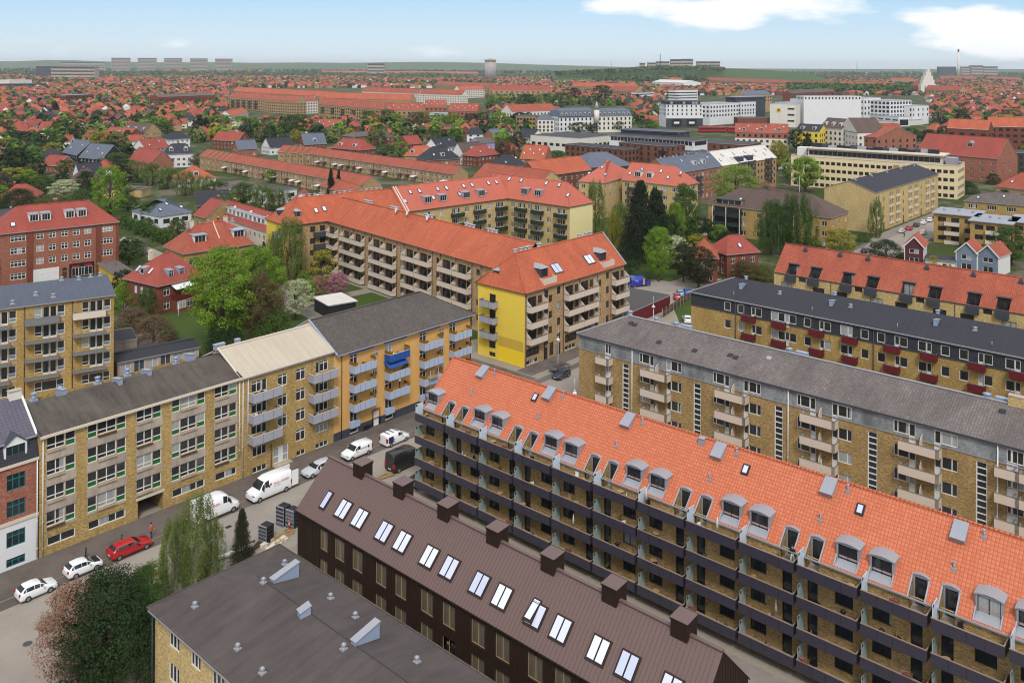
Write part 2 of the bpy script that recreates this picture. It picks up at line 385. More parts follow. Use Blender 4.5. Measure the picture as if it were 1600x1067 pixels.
class Bld:
    """a building: x along the front, y into the depth, front face at y = 0 (outward -y)"""
    def __init__(s, name, label, cat, org, rz, L, D, group=None):
        s.root = thing(name, label, cat, org, rz, group); s.L, s.D = L, D
        s.w = MB(); s.ops = {k: [] for k in 'FRLB'}; s.mats = []; s.pend = []
    def mi(s, m):
        if m not in s.mats: s.mats.append(m)
        return s.mats.index(m)
    def frame(s, side):
        L, D = s.L, s.D
        return {'F': ((0, 0), (1, 0), 0.), 'R': ((L, 0), (0, 1), rad(90)), 'L': ((0, D), (0, -1), rad(-90)), 'B': ((L, D), (-1, 0), rad(180))}[side]
    def pos(s, side, x, y=0.):
        o, u, rz = s.frame(side); n = (-u[1], u[0])
        return (o[0]+u[0]*x+n[0]*y, o[1]+u[1]*x+n[1]*y)
    def win(s, side, x, z, w, h, cols=W2, dep=.09, hole=True, **k):
        if hole: s.ops[side].append((x, x+w, z, z+h))
        p = s.pos(side, x, dep)
        return put_win(s.root, p[0], p[1], z, w, h, cols, s.frame(side)[2], **k)
    def hole(s, side, x0, x1, z0, z1): s.ops[side].append((x0, x1, z0, z1))
    def wall(s, *a, **k): s.pend.append((a, k))
    def wall_now(s, side, z0, z1, mat, y=0., x0=0., x1=None, rev=.16, rmat=None):
        o, u, rz = s.frame(side); ln = (s.L if side in 'FB' else s.D)
        x1 = ln if x1 is None else x1
        p = s.pos(side, x0, y); n = (u[1], -u[0])
        ops = [(a-x0, b-x0, c, d) for a, b, c, d in s.ops[side]]
        grid_wall(s.w, (p[0], p[1], 0), (u[0], u[1], 0), (n[0], n[1], 0), x1-x0, z0, z1, ops, s.mi(mat), rev, s.mi(rmat) if rmat else None)
    def plate(s, side, x0, x1, z0, z1, mat, out=.03, inn=.0):
        a, b = s.pos(side, x0, -out), s.pos(side, x1, inn)
        s.w.box(min(a[0], b[0]), max(a[0], b[0]), min(a[1], b[1]), max(a[1], b[1]), z0, z1, s.mi(mat))
    def part(s, name, mb, mat, loc=(0, 0, 0), rz=0., parent=None): return mb.build(name, [MAT[m] for m in ([mat] if isinstance(mat, str) else mat)], parent or s.root, loc, rz)
    def done(s):
        for a, k in s.pend: s.wall_now(*a, **k)
        if s.w.f: s.w.build('wall', [MAT[m] for m in s.mats], s.root)
def roof_mb(x0, x1, y0, y1, ze, zr, hl=0., hr=0., th=.16, yr=None, mono=False):
    """pitched roof over a rectangle; hl/hr = how far the ridge is set in at either end (0 = gable)"""
    m = MB(); yr = (y0+y1)/2 if yr is None else yr
    A, B, C, D = (x0, y0, ze), (x1, y0, ze), (x1, y1, ze), (x0, y1, ze)
    if mono:
        C, D = (x1, y1, zr), (x0, y1, zr); m.face([A, B, C, D], 0); tops = [(A, B), (B, C), (C, D), (D, A)]
    else:
        E, G = (x0+hl, yr, zr), (x1-hr, yr, zr)
        m.face([A, B, G, E], 0); m.face([C, D, E, G], 0)
        if hr > 0: m.face([B, C, G], 0)
        if hl > 0: m.face([D, A, E], 0)
        tops = [(A, B)]+([(B, C)] if hr > 0 else [(B, G), (G, C)])+[(C, D)]+([(D, A)] if hl > 0 else [(D, E), (E, A)])
    dn = lambda p: (p[0], p[1], p[2]-th)
    for a, b in tops: m.face([dn(a), dn(b), b, a], 1)
    k = [t[0] for t in tops]
    if mono or (hl > 0 and hr > 0): m.face([dn(p) for p in k][::-1], 1)
    else:
        E2, G2 = dn(E), dn(G)
        m.face([E2, G2, dn(B), dn(A)], 1); m.face([G2, E2, dn(D), dn(C)], 1)
        if hr > 0: m.face([G2, dn(C), dn(B)], 1)
        if hl > 0: m.face([E2, dn(A), dn(D)], 1)
    return m
def ridge_cap(m, p, q, r=.13, mat=0):
    m.cyl(p, q, r, r, 6, mat)
def gable_tri(b, side, ze, zr, mat, y=0., yr=None):
    w = b.D if side in 'LR' else b.L
    o, u, rz = b.frame(side); yr = w/2 if yr is None else yr
    P = lambda t, z: (*b.pos(side, t, y), z)
    b.w.face([P(0, ze), P(w, ze), P(yr, zr)], b.mi(mat))
def chimney_mb(w, d, h, cap=.12, pots=0, m0=0, m1=1):
    m = MB(); m.box(-w/2, w/2, -d/2, d/2, -.8, h, m0); m.box(-w/2-cap/2, w/2+cap/2, -d/2-cap/2, d/2+cap/2, h, h+.12, m1)
    for i in range(pots):
        x = (i-(pots-1)/2)*w/max(1, pots); m.cyl((x, 0, h+.12), (x, 0, h+.42), .13, .11, 8, m1)
    return m
def vent_mb(r=.22, h=.5):
    m = MB(); m.cyl((0, 0, -.3), (0, 0, h), r*.8, r*.8, 10); m.cyl((0, 0, h), (0, 0, h+.07), r*1.25, r*1.25, 10); m.cyl((0, 0, h+.07), (0, 0, h+.16), r*1.25, r*.3, 10)
    m.box(-r*1.2, r*1.2, -r*1.2, r*1.2, -.35, -.25+.3)
    return m
def duct_mb(L=1.7, w=.55, h=.55):
    """low sheet-metal duct box with a sloping lid, long axis x"""
    m = MB()
    m.prism([(-L/2, -w/2, -.5), (L/2, -w/2, -.5), (L/2, -w/2, h), (-L/2, -w/2, h*.5)], (0, w, 0), 0)
    m.prism([(-L/2-.06, -w/2-.06, h*.5), (L/2+.06, -w/2-.06, h+.02), (L/2+.06, -w/2-.06, h+.1), (-L/2-.06, -w/2-.06, h*.5+.08)], (0, w+.12, 0), 1)
    return m
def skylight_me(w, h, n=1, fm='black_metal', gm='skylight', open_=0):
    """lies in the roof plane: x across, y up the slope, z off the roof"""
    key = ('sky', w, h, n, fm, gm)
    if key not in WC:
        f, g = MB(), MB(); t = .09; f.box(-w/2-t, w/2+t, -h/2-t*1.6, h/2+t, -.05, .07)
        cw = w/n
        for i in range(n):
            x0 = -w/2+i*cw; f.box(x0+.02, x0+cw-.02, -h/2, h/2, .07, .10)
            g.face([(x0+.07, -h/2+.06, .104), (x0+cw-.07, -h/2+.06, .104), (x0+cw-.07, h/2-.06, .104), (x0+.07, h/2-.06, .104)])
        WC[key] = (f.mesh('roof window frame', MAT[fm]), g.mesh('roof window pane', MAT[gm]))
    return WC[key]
def put_skylight(parent, x, y, z, pitch, w, h, n=1, rz=0., name='skylight', **k):
    f, g = skylight_me(w, h, n, **k)
    o = put(name, f, parent, (x, y, z)); o.rotation_euler = (pitch, 0, rz)
    put('pane', g, o); return o
def dormer(parent, x, y, z, w, h, slope, kind='flat', body='white', roof='zinc', spec=W2, fm='white', rz=0., gm='glass_dark', over=.15, sidew=None, wh=None):
    """x centre, y front face, z sill; cheeks run back until they meet the roof slope (rise per metre); front faces -y"""
    m = MB(); dep = h/max(slope, .2)+.4
    # cheeks
    for sx in (-w/2, w/2):
        t = .06 if sx > 0 else -.06
        m.prism([(sx-t, 0, -.1), (sx-t, dep, h+.0), (sx-t, 0, h)], (t*2, 0, 0), 0)
    fw = .13
    m.box(-w/2-.0, -w/2+fw, -.03, .12, -.1, h, 0); m.box(w/2-fw, w/2, -.03, .12, -.1, h, 0)
    m.box(-w/2, w/2, -.035, .115, h-fw, h, 0); m.box(-w/2-.05, w/2+.05, -.10, .10, -.14, -.0, 1)
    if kind == 'flat':
        m.prism([(-w/2-over, -over, h), (-w/2-over, dep+.2, h+.12), (-w/2-over, dep+.2, h+.2), (-w/2-over, -over, h+.1)], (w+2*over, 0, 0), 1)
    elif kind == 'arch':
        n = 8; ring = lambda yy, zz: [(-w/2-over+(w+2*over)*i/n, yy, zz+.28*math.sin(math.pi*(.12+.76*i/n))-.1) for i in range(n+1)]
        a, b = ring(-over, h), ring(dep+.15, h+.05)
        for i in range(n):
            m.face([a[i], a[i+1], b[i+1], b[i]], 1, True)
            m.face([(a[i][0], a[i][1], a[i][2]-.09), (a[i+1][0], a[i+1][1], a[i+1][2]-.09), a[i+1], a[i]], 2)
            m.face([b[i], b[i+1], (b[i+1][0], b[i+1][1], b[i+1][2]-.09), (b[i][0], b[i][1], b[i][2]-.09)], 2)
            m.face([(a[i+1][0], a[i+1][1], a[i+1][2]-.09), (a[i][0], a[i][1], a[i][2]-.09), (b[i][0], b[i][1], b[i][2]-.09), (b[i+1][0], b[i+1][1], b[i+1][2]-.09)], 2)
        for q, r in ((a[0], b[0]), (a[n], b[n])):
            m.face([q, r, (r[0], r[1], r[2]-.09), (q[0], q[1], q[2]-.09)], 2)
        m.prism([(-w/2, .02, h-.02)]+[(p[0], .02, p[2]-.09) for p in a[1:-1]][::1]+[(w/2, .02, h-.02)], (0, .08, 0), 0)
    elif kind == 'gable':
        r = w*.42
        for sx in (-1, 1):
            m.prism([(sx*(w/2+over), -over, h-.1), (0, -over, h+r), (0, -over, h+r+.1), (sx*(w/2+over), -over, h)][::sx], (0, dep+r/max(slope, .2)+over, 0), 1)
        m.prism([(-w/2, 0, h-.01), (w/2, 0, h-.01), (0, 0, h+r)], (0, .1, 0), 0)
    elif kind == 'hip':
        r = w*.38; B = [(-w/2-over, -over, h), (w/2+over, -over, h), (w/2+over, dep, h), (-w/2-over, dep, h)]
        t = (0, w*.42, h+r); t2 = (0, dep+r/max(slope, .2), h+r)
        m.face([B[0], B[1], t], 1); m.face([B[1], B[2], t2, t], 1); m.face([B[3], B[0], t, t2], 1); m.face(B[::-1], 1)
    o = m.build('dormer', [MAT[body], MAT[roof], MAT['zinc']], parent, (x, y, z), rz)
    fr, gl, pn = win_me(w-2*fw, h-fw, spec, .06, fm, gm)
    k = ('one', fr.name)
    if k not in WC:
        a = MB(); ww, hh = w-2*fw, h-fw
        me = bpy.data.meshes.new('dormer window')
        vs = [tuple(v.co) for v in fr.vertices]+[tuple(v.co) for v in gl.vertices]; nf = len(fr.vertices)
        me.from_pydata(vs, [], [tuple(p.vertices) for p in fr.polygons]+[tuple(i+nf for i in p.vertices) for p in gl.polygons])
        me.materials.append(MAT[fm]); me.materials.append(MAT[gm]); np_ = len(fr.polygons)
        for i, p in enumerate(me.polygons): p.material_index = 0 if i < np_ else 1
        me.uv_layers.new(name='UVMap'); WC[k] = me
    put('window', WC[k], o, (-w/2+fw, .03, 0))
    return o
BC = {}
def balcony(parent, x, y, z, w, d, h, front, slab='concrete', rail='rail_wood', sides=True, rz=0., t=.16, posts=0, name='balcony', left=True, right=True, pt=.05, low=None):
    """slab with its parapet; x,y = left end where it meets the wall; sticks out to -y; z = slab top"""
    lo = -t-.04 if low is None else low
    key = (round(w, 2), d, h, front, slab, rail, sides, posts, left, right, lo)
    if key not in BC:
        s, p, r = MB(), MB(), MB()
        s.box(0, w, -d+.02, 0, -t, 0)
        p.box(0, w, -d-pt, -d, lo, h)
        if left: p.box(-pt, 0, -d-pt, -.02, lo, h)
        if right: p.box(w, w+pt, -d-pt, -.02, lo, h)
        k = .06
        r.box(-pt-.02, w+pt+.02, -d-pt-.03, -d+.03, h, h+k)
        if left: r.box(-pt-.02, .03, -d+.03, -.02, h, h+k)
        if right: r.box(w-.03, w+pt+.02, -d+.03, -.02, h, h+k)
        for i in range(1, posts):
            xx = w*i/posts; p.box(xx-.012, xx+.012, -d-pt-.012, -d-pt, lo+.01, h-.01, 1)
        BC[key] = (s.mesh('balcony slab', MAT[slab]), p.mesh('balcony parapet', [MAT[front], MAT['black_metal']]), r.mesh('hand rail', MAT[rail]))
    a, b, c = BC[key]
    o = put(name, a, parent, (x, y, z), rz)
    put('parapet', b, o); put('handrail', c, o)
    return o
def pipe(parent, x, y, z0, z1, mat='white', r=.06, name='downpipe'):
    m = MB(); m.cyl((x, y, z0), (x, y, z1), r, r, 8)
    for k in range(int((z1-z0)/3)): m.cyl((x, y, z0+1+k*3), (x, y, z0+1.07+k*3), r*1.4, r*1.4, 8)
    return m.build(name, MAT[mat], parent)
def gutter(parent, x0, x1, y, z, mat='zinc', name='gutter'):
    m = MB(); m.box(x0, x1, y-.12, y, z-.12, z, 0); return m.build(name, MAT[mat], parent)
m = MB(); m.face([(-9000, -9000, 0), (26000, -9000, 0), (26000, 26000, 0), (-9000, 26000, 0)])
tag(m.build('ground', MAT['ground']), kind='structure')
def sheet(name, poly, z, mat, kind='structure', rz=0):
    m = MB(); m.face([(p[0], p[1], z) for p in poly]); return tag(m.build(name, MAT[mat]), kind=kind)
def slab_(name, poly, z, mat, edge='concrete'):
    """raised footway with a real kerb face"""
    m = MB(); P = [(p[0], p[1], z) for p in poly]; m.face(P, 0)
    for i in range(len(P)): a, b = P[i], P[(i+1) % len(P)]; m.face([(a[0], a[1], 0), (b[0], b[1], 0), b, a], 1)
    return tag(m.build(name, [MAT[mat], MAT[edge]]), kind='structure')
box = lambda x0, x1, y0, y1: [(x0, y0), (x1, y0), (x1, y1), (x0, y1)]
sheet('district_ground', box(-20, 205, -40, 175), .004, 'gravel')
sheet('road', box(-60, 330, 84.5, 96.2), .012, 'road')
sheet('road', [(-30, 84.5), (30, 84.5), (22, 70), (14, 40), (-30, 40)], .010, 'road')
slab_('footway', box(-60, 112, 97.8, 103.35), .10, 'footway')
sheet('parking_lane', box(-60, 330, 96.2, 97.8), .010, 'footway')
slab_('footway', box(118, 160, 99.5, 103.2), .10, 'footway')
slab_('footway', [(31, 78), (33, 82), (38, 84.3), (66, 84.3), (66, 78)], .10, 'gravel')
slab_('footway', [(57.5, 77.6), (57.5, 84.3), (63, 84.3), (63, 77.6)], .12, 'paving')
sheet('lane', box(62.2, 74.9, -40, 84.4), .008, 'paving')
sheet('grass_strip', box(61.9, 63.4, -40, 77), .016, 'grass')
sheet('road', box(87.8, 108.6, -40, 84.5), .008, 'road')
sheet('road', box(112.2, 117.8, 98, 175), .013, 'footway')
sheet('yard', box(121.3, 143.3, -40, 84.5), .010, 'paving')
sheet('lawn', box(121.8, 142, 2, 78), .016, 'grass')
sheet('lawn', box(156.8, 177.5, 2, 80), .016, 'grass')
sheet('yard', box(37, 108, 115, 150), .010, 'gravel')
sheet('lawn', [(70, 118), (100, 118), (118, 150), (118, 185), (92, 185), (75, 150)], .014, 'grass')
sheet('yard', [(60, 125), (69, 125), (84, 172), (76, 176)], .017, 'paving')
sheet('courtyard_path', [(104, 116), (131, 116), (140.5, 188), (118, 188)], .016, 'paving')
for k in range(4):
    a = [(121+k*.9, 122+k*16), (130+k*2.05, 121+k*16), (131.3+k*2.05, 133+k*16), (122.3+k*.9, 134+k*16)]; sheet('lawn', a, .022, 'grass')
sheet('lawn', [(133, 128), (150, 117), (215, 117), (204, 158), (203, 181), (165, 186), (142, 190)], .012, 'grass')
sheet('courtyard_path', [(150, 127), (153, 127), (196, 158), (196, 181), (193, 181), (193, 160)], .018, 'paving')
A = [at(*q) for q in ((985, 440), (1130, 437), (1130, 470), (1000, 470))]; sheet('yard_road', [at(*q) for q in ((975, 452), (985, 432), (1060, 442), (1105, 452), (1095, 470), (1040, 478))], .02, 'road')
sheet('yard_road', [at(*q) for q in ((1060, 470), (1100, 452), (1100, 512), (1050, 520))], .024, 'road')
sheet('lawn', [at(*q) for q in ((1050, 476), (1088, 462), (1088, 500), (1062, 505))], .028, 'grass')
# road past the long sand coloured block
sheet('road', [at(*q) for q in ((1335, 430), (1378, 385), (1470, 338), (1560, 305), (1580, 310), (1480, 350), (1400, 400), (1375, 430))], .018, 'road')
slab_('footway', [at(*q) for q in ((1353, 383), (1366, 369), (1466, 330), (1474, 333), (1387, 374), (1368, 388))], .12, 'paving')
sheet('lane', [at(*q) for q in ((186, 376), (193, 370), (285, 408), (262, 420))], .02, 'road')
sheet('lane', [at(*q) for q in ((1115, 255), (1240, 250), (1240, 262), (1115, 280))], .02, 'road')
for a, b, w_ in (((300, 322), (430, 322), 3), ((215, 262), (330, 315), 3)): pass
# the painted and worn marks of the street
m = MB()
for (x, y, r) in ((31.5, 89.0, .42),): m.cyl((x, y, .014), (x, y, .018), r, r, 18)
tag(m.build('manhole_cover', MAT['asphalt_dark']), 'round iron manhole cover in the street near the cherry', 'manhole cover')
m = MB(); m.box(-.35, .35, -.25, .25, 0, .02); p = at(357, 823)
tag(m.build('drain_grate', MAT['black_metal'], None, (p.x, p.y, .012)), 'square drain grate in the street below the white vans', 'drain cover')
for x0, x1 in ((70, 74.5), (86.5, 92)): sheet('road_marking', box(x0, x1, 96.12, 96.32), .017, 'maroon')
for k in range(5): sheet('patch', box(23+k*15+R0.uniform(0, 6), 27+k*15+R0.uniform(2, 8), 86.5+R0.uniform(0, 5), 91.5+R0.uniform(0, 3)), .0165, 'asphalt_dark' if k == 9 else 'road')
# ================= the street row on the far side of the street (front line y = 103.3)
YF = 103.3
def townhouse():
    b = Bld('town_house', 'red brick town house with white ground floor, teal windows and slate mansard', 'town house', (24., YF, 0), 0, 13.6, 10.4)
    for x in (1.2, 4.2, 7.2, 10.4):
        for z, h in ((.35, .9), (2.45, 1.7), (5.7, 1.75), (8.6, 1.75)):
            b.win('F', x, z, 1.9, h, [(1, [(.66, 'g'), (.34, 'g')])]*3, fm='teal', fw=.09, gm='glass_dark')
        if x < 10 or 1:
            dormer(b.root, x+.95, -.05+.25, 11.6, 2.2, 1.9, 1.2, 'gable', 'white', 'slate_paint', W3, 'teal')
    b.wall('F', 0, 5.0, 'white_wall'); b.wall('F', 5.0, 11.2, 'brick_red')
    b.plate('F', -.02, 13.62, 4.95, 5.3, 'cream', .12); b.plate('F', -.02, 13.62, 11.15, 11.45, 'cream', .2)
    for sd in 'LRB': b.wall(sd, 0, 11.2, 'brick_red')
    m = MB(); m.face([(0, -.1, 11.4), (13.6, -.1, 11.4), (13.6, .75, 13.7), (0, .75, 13.7)]); m.face([(13.6, -.1, 11.2), (13.6, 10.4, 11.2), (13.6, 9.7, 13.7), (13.6, .75, 13.7)]); m.face([(0, 10.4, 11.2), (0, -.1, 11.2), (0, .75, 13.7), (0, 9.7, 13.7)]); m.face([(13.6, 10.5, 11.3), (0, 10.5, 11.3), (0, 9.7, 13.7), (13.6, 9.7, 13.7)])
    b.part('mansard', m, 'slate_black')
    r = b.part('roof', roof_mb(0, 13.6, .55, 9.9, 13.7, 16.9), ['slate_plum', 'zinc'])
    m = MB(); m.bar((13.6, .5, 13.75), (13.6, 5.2, 17.0), .22, .16); m.bar((13.6, 5.2, 17.0), (13.6, 9.9, 13.75), .22, .16); b.part('verge', m, 'white', parent=r)
    put_skylight(r, 9.6, 1.9, 14.75, rad(34.5), .7, 1.1)
    b.part('chimney', chimney_mb(1.3, .7, 1.0), ['white_wall2', 'concrete'], (12.9, 5.2, 16.6), parent=r)
    gutter(b.root, 0, 13.6, .42, 13.7); pipe(b.root, 13.45, -.12, .3, 11.3, 'white', .07)
    b.done()
townhouse()
def planter(parent, x, y, z, L, flowers='ivy'):
    m = MB(); m.box(-L/2, L/2, -.12, .12, 0, .2); return m
def green_block():
    b = Bld('apartment_block', 'yellow brick apartment block with green panels under its windows and a gateway', 'apartment block', (37.7, YF, 0), 0, 25.0, 11.2)
    LOW = (.3, 'g'); HI = (.7, 'g')
    A2 = [(1, [LOW, HI])]*2
    G1 = [(1, [(.38, 'p'), (.62, 'g')])]
    bays = [(.75, 3.9, 0), (5.2, 9.7, 1), (10.95, 14.1, 0), (15.4, 19.9, 1), (21.2, 24.4, 0)]
    sp = MB()
    for i, (x0, x1, tri) in enumerate(bays):
        for f in range(4):
            z = 3.05+f*2.85; x = x0
            if tri:
                b.win('F', x0, z, 1.12, 1.78, G1, fw=.1); x = x0+1.14
            w = x1-1.16-x
            b.win('F', x, z+.12, w, 1.68, A2, fw=.1, dep=.12)
            b.win('F', x1-1.14, z, 1.14, 1.78, G1, fw=.1)
            if f: b.plate('F', x0-.1, x1+.1, z-1.02, z-.02, 'concrete', .03)
            else: b.plate('F', x0-.1, x1+.1, z-.28, z-.02, 'concrete', .05)
            m = MB(); m.box(0, w*.98, -.16, 0, -.2, -.04); b.part('window_box', m, 'concrete' if (i+f) % 4 else 'wood_dark', (x+.02, -.03, z+.1))
        if i != 2: b.win('F', x0+.1, 1.0, x1-x0-.1, 1.0, [(1.2, [(1, 'g')]), (1.8 if tri else 1.3, [(1, 'g')])]+([(1.1, [(1, 'g')])] if tri else []), fw=.12)
    b.hole('F', 11.15, 14.35, -.1, 2.3)
    b.wall('F', 0, 13.45, 'brick_yellow', rev=.2)
    for sd in 'LRB': b.wall(sd, 0, 13.4 if sd != 'B' else 14.0, 'brick_yellow')
    # gateway passage
    m = MB()
    m.face([(11.15, .2, 0), (11.15, 10.9, 0), (11.15, 10.9, 2.3), (11.15, .2, 2.3)][::-1]); m.face([(14.35, .2, 0), (14.35, 10.9, 0), (14.35, 10.9, 2.3), (14.35, .2, 2.3)])
    m.face([(11.15, .2, 2.3), (14.35, .2, 2.3), (14.35, 10.9, 2.3), (11.15, 10.9, 2.3)][::-1]); m.face([(11.15, 10.9, 0), (14.35, 10.9, 0), (14.35, 10.9, 2.3), (11.15, 10.9, 2.3)])
    b.part('gateway', m, 'brick_olive')
    b.plate('F', 10.9, 14.5, 2.3, 2.62, 'cream', .06)
    m = MB()
    for A, B, z0, z1 in ((-.25, 5.6, 13.5, 15.45), (5.6, 11.5, 15.45, 14.2)):
        pass
    R_ = roof_mb(0, 25.0, -.3, 11.4, 13.55, 15.45, yr=5.5); r = b.part('roof', R_, ['felt_brown', 'cream'])
    m = MB(); m.box(-.02, 25.0, -.42, -.28, 13.32, 13.62); b.part('gutter', m, 'cream')
    for x in (.06, 24.94): m = MB(); m.bar((x, -.3, 13.62), (x, 5.5, 15.52), .2, .12); m.bar((x, 5.5, 15.52), (x, 11.4, 13.62), .2, .12); b.part('verge', m, 'felt_black', parent=r)
    for x, y in ((5.0, 7.2), (11.1, 5.9), (15.0, 6.2), (21.8, 7.8)):
        o = duct_mb(2.0, .5, .7).build('duct', [MAT['zinc_blue'], MAT['zinc']], r, (x, y-.3, 15.2), rad(-90))
    for x, y in ((3.2, 11), (6.2, 10.9), (10.8, 10.9), (14.7, 11), (21.2, 10.6)):
        vent_mb(.33, .75).build('vent', MAT['zinc_blue'], r, (x, y-.4, 14.0))
    pipe(b.root, .35, -.1, 0, 13.3); pipe(b.root, 24.75, -.1, 3., 13.3)
    b.done()
green_block()
def grey_balcony_block():
    b = Bld('apartment_block', 'yellow brick block with pale sheet roof and light grey balconies', 'apartment block', (62.7, YF, 0), 0, 15.1, 11.4)
    S3 = [(1, [(.78, 'g'), (.22, 'g')])]*2
    for f in range(4):
        z = 2.2+f*2.83
        if f:
            b.win('F', 1.55, z+.25, 1.65, 1.55, S3, fw=.1); b.win('F', 3.2, z-.35, .75, 2.15, [(1, [(.25, 'p'), (.75, 'g')])], fw=.1, pm='white', name='balcony_door')
            b.win('F', 5.65, z, 1.55, 1.65, S3, fw=.1)
            b.win('F', 11.9, z-.35, .7, 2.15, [(1, [(.25, 'p'), (.75, 'g')])], fw=.1, pm='white', name='balcony_door'); b.win('F', 12.6, z+.25, 1.5, 1.55, S3, fw=.1)
            balcony(b.root, 1.1, 0, z-.42, 4.4, 1.35, .95, 'grey_panel', 'concrete', 'cream', posts=3)
            balcony(b.root, 10.7, 0, z-.42, 4.1, 1.35, .95, 'grey_panel', 'concrete', 'cream', posts=3)
        else:
            b.win('F', 1.75, z+.05, 2.2, 1.35, [(1, [(1, 'g')])]*3, fw=.1); b.win('F', 11.9, z+.05, 2.2, 1.2, [(1, [(1, 'g')])]*3, fw=.1)
            b.win('F', 5.0, .25, 2.4, 2.3, [(1, [(.4, 'g'), (.6, 'g')]), (.7, [(1, 'p')]), (1, [(.4, 'g'), (.6, 'g')])], fw=.12, pm='white', name='front_door')
        b.win('F', 8.6, z, 1.6, 1.65, S3, fw=.1)
    b.win('F', 1.75, .1, 2.2, .8, W3, fw=.1); b.win('F', 8.7, .1, 1.5, .75, W2, fw=.1); b.win('F', 11.9, .1, 2.2, .75, W3, fw=.1)
    b.wall('F', 0, 13.4, 'brick_yellow')
    for sd in 'LRB': b.wall(sd, 0, 13.4, 'brick_yellow')
    gable_tri(b, 'L', 13.4, 16.0, 'brick_yellow'); gable_tri(b, 'R', 13.4, 16.0, 'brick_yellow')
    r = b.part('roof', roof_mb(-.15, 15.1, -.35, 11.75, 13.35, 16.1), ['eternit', 'cream'])
    m = MB()
    for i in range(22):
        x = .45+i*.67; m.box(x-.03, x+.03, -.34, -.30, 13.3, 13.42)
    m.bar((-.15, 5.7, 16.15), (15.1, 5.7, 16.15), .3, .12); m.bar((-.12, -.35, 13.42), (-.12, 5.7, 16.17), .2, .14)
    b.part('ridge_cap', m, 'cream', parent=r)
    for x in (.2, 3.0):
        b.part('chimney', chimney_mb(1.5 if x < 1 else .6, .6, .45), ['zinc_blue', 'zinc'], (x+.4, 6.6, 15.9), parent=r)
    gutter(b.root, 0, 15.1, -.3, 13.4, 'zinc'); pipe(b.root, .25, -.1, .2, 13.3); pipe(b.root, 1.0, -.1, 3.6, 13.3); pipe(b.root, 4.6, -.08, .1, 3.3, 'brick_brown')
    m = MB(); m.box(4.8, 7.6, -.9, 0, 0, .2); b.part('door_step', m, 'concrete')
    b.done()
grey_balcony_block()
def ochre_block():
    b = Bld('apartment_block', 'ochre rendered block with dark tile roof and pale blue balconies', 'apartment block', (77.8, YF, 0), 0, 28.6, 12.6)
    D2 = [(1, [(.28, 'p'), (.5, 'g'), (.22, 'g')])]*2
    cols = [2.9, 9.65, 16.85, 23.5]
    for i, x in enumerate(cols):
        for f in range(4):
            z = 1.35+f*2.83
            if f:
                b.win('F', x, z, 1.45, 2.2, D2, fw=.1, pm='white', name='balcony_door', gm='glass')
                bz = z-.1
                pan = 'blue_awning' if (i == 1 and f == 3) else 'blue_panel'
                o = balcony(b.root, x-.1, 0, bz, 4.0, 1.3, .92, pan, 'concrete', 'cream', posts=4)
                m = MB()
                for xx in (0., 4.0): m.box(xx-.03, xx+.03, -1.34, -.05, .98, 1.5)
                m.box(0, .5, -1.36, -1.3, .98, 1.45); m.box(3.6, 4.0, -1.36, -1.3, .98, 1.45)
                m.build('wind_screen', MAT['ochre_wood'], o)
                if i in (0, 2): b.win('F', x+4.35, z+.55, .95, 1.35, [(1, [(.75, 'g'), (.25, 'g')])]*2, fw=.1)
            else:
                b.win('F', x+.05, z+.55, 1.4, 1.6, [(1, [(1, 'g')])]*2, fw=.1)
                m = MB(); m.box(-.1, 1.6, -.5, 0, -.6, .3); b.part('window_box', m, 'blue_panel', (x, 0, z+.55))
                b.win('F', x, .3, 1.7, .75, W1, fw=.14)
        if i in (0, 2): b.win('F', x+4.35, 10.6, .95, .6, W2, fw=.1)
    b.win('F', 8.3-.9, .1, 1.1, 2.3, [(1, [(1, 'p')])], fw=.1, pm='white', name='front_door')
    b.plate('F', 7.1, 8.75, 2.42, 2.75, 'brick_red', .05); b.plate('F', 7.1, 7.38, 0, 2.42, 'brick_red', .05); b.plate('F', 8.52, 8.75, 0, 2.42, 'brick_red', .05)
    b.wall('F', 0, 1.3, 'slate_paint', -.05); b.wall('F', 1.3, 12.75, 'render_orange')
    for sd in 'LRB': b.wall(sd, 0, 12.75, 'render_orange')
    gable_tri(b, 'L', 12.75, 16.5, 'render_orange')
    r = b.part('roof', roof_mb(0, 29.1, -.7, 13.3, 12.8, 16.55, 0, 6.5), ['tile_dark', 'zinc'])
    m = MB(); m.bar((.05, -.7, 12.9), (.05, 6.3, 16.66), .26, .18); m.bar((.05, 6.3, 16.66), (.05, 13.3, 12.9), .26, .18); b.part('verge', m, 'zinc_blue', parent=r)
    m = MB(); ridge_cap(m, (0, 6.3, 16.57), (22.6, 6.3, 16.57), .16)
    for q in ((29.1, -.7, 12.8), (29.1, 13.3, 12.8)): ridge_cap(m, (22.6, 6.3, 16.55), q, .13)
    b.part('ridge_tile', m, 'tile_dark', parent=r)
    for x in cols:
        m = MB(); m.box(x-.3, x+4.3, -.28, -.02, 12.25, 12.5); b.part('awning_case', m, 'blue_awning')
    m = MB(); m.prism([(9.3, -.1, 9.55), (9.3, -1.5, 8.75), (9.3, -1.5, 8.68), (9.3, -.1, 9.48)], (3.9, 0, 0)); b.part('awning', m, 'blue_awning')
    gutter(b.root, 0, 29., -.66, 12.78); pipe(b.root, 1.35, -.1, 0, 12.6, 'slate_paint'); pipe(b.root, 28.4, -.1, 0, 12.6, 'slate_paint')
    b.done()
ochre_block()
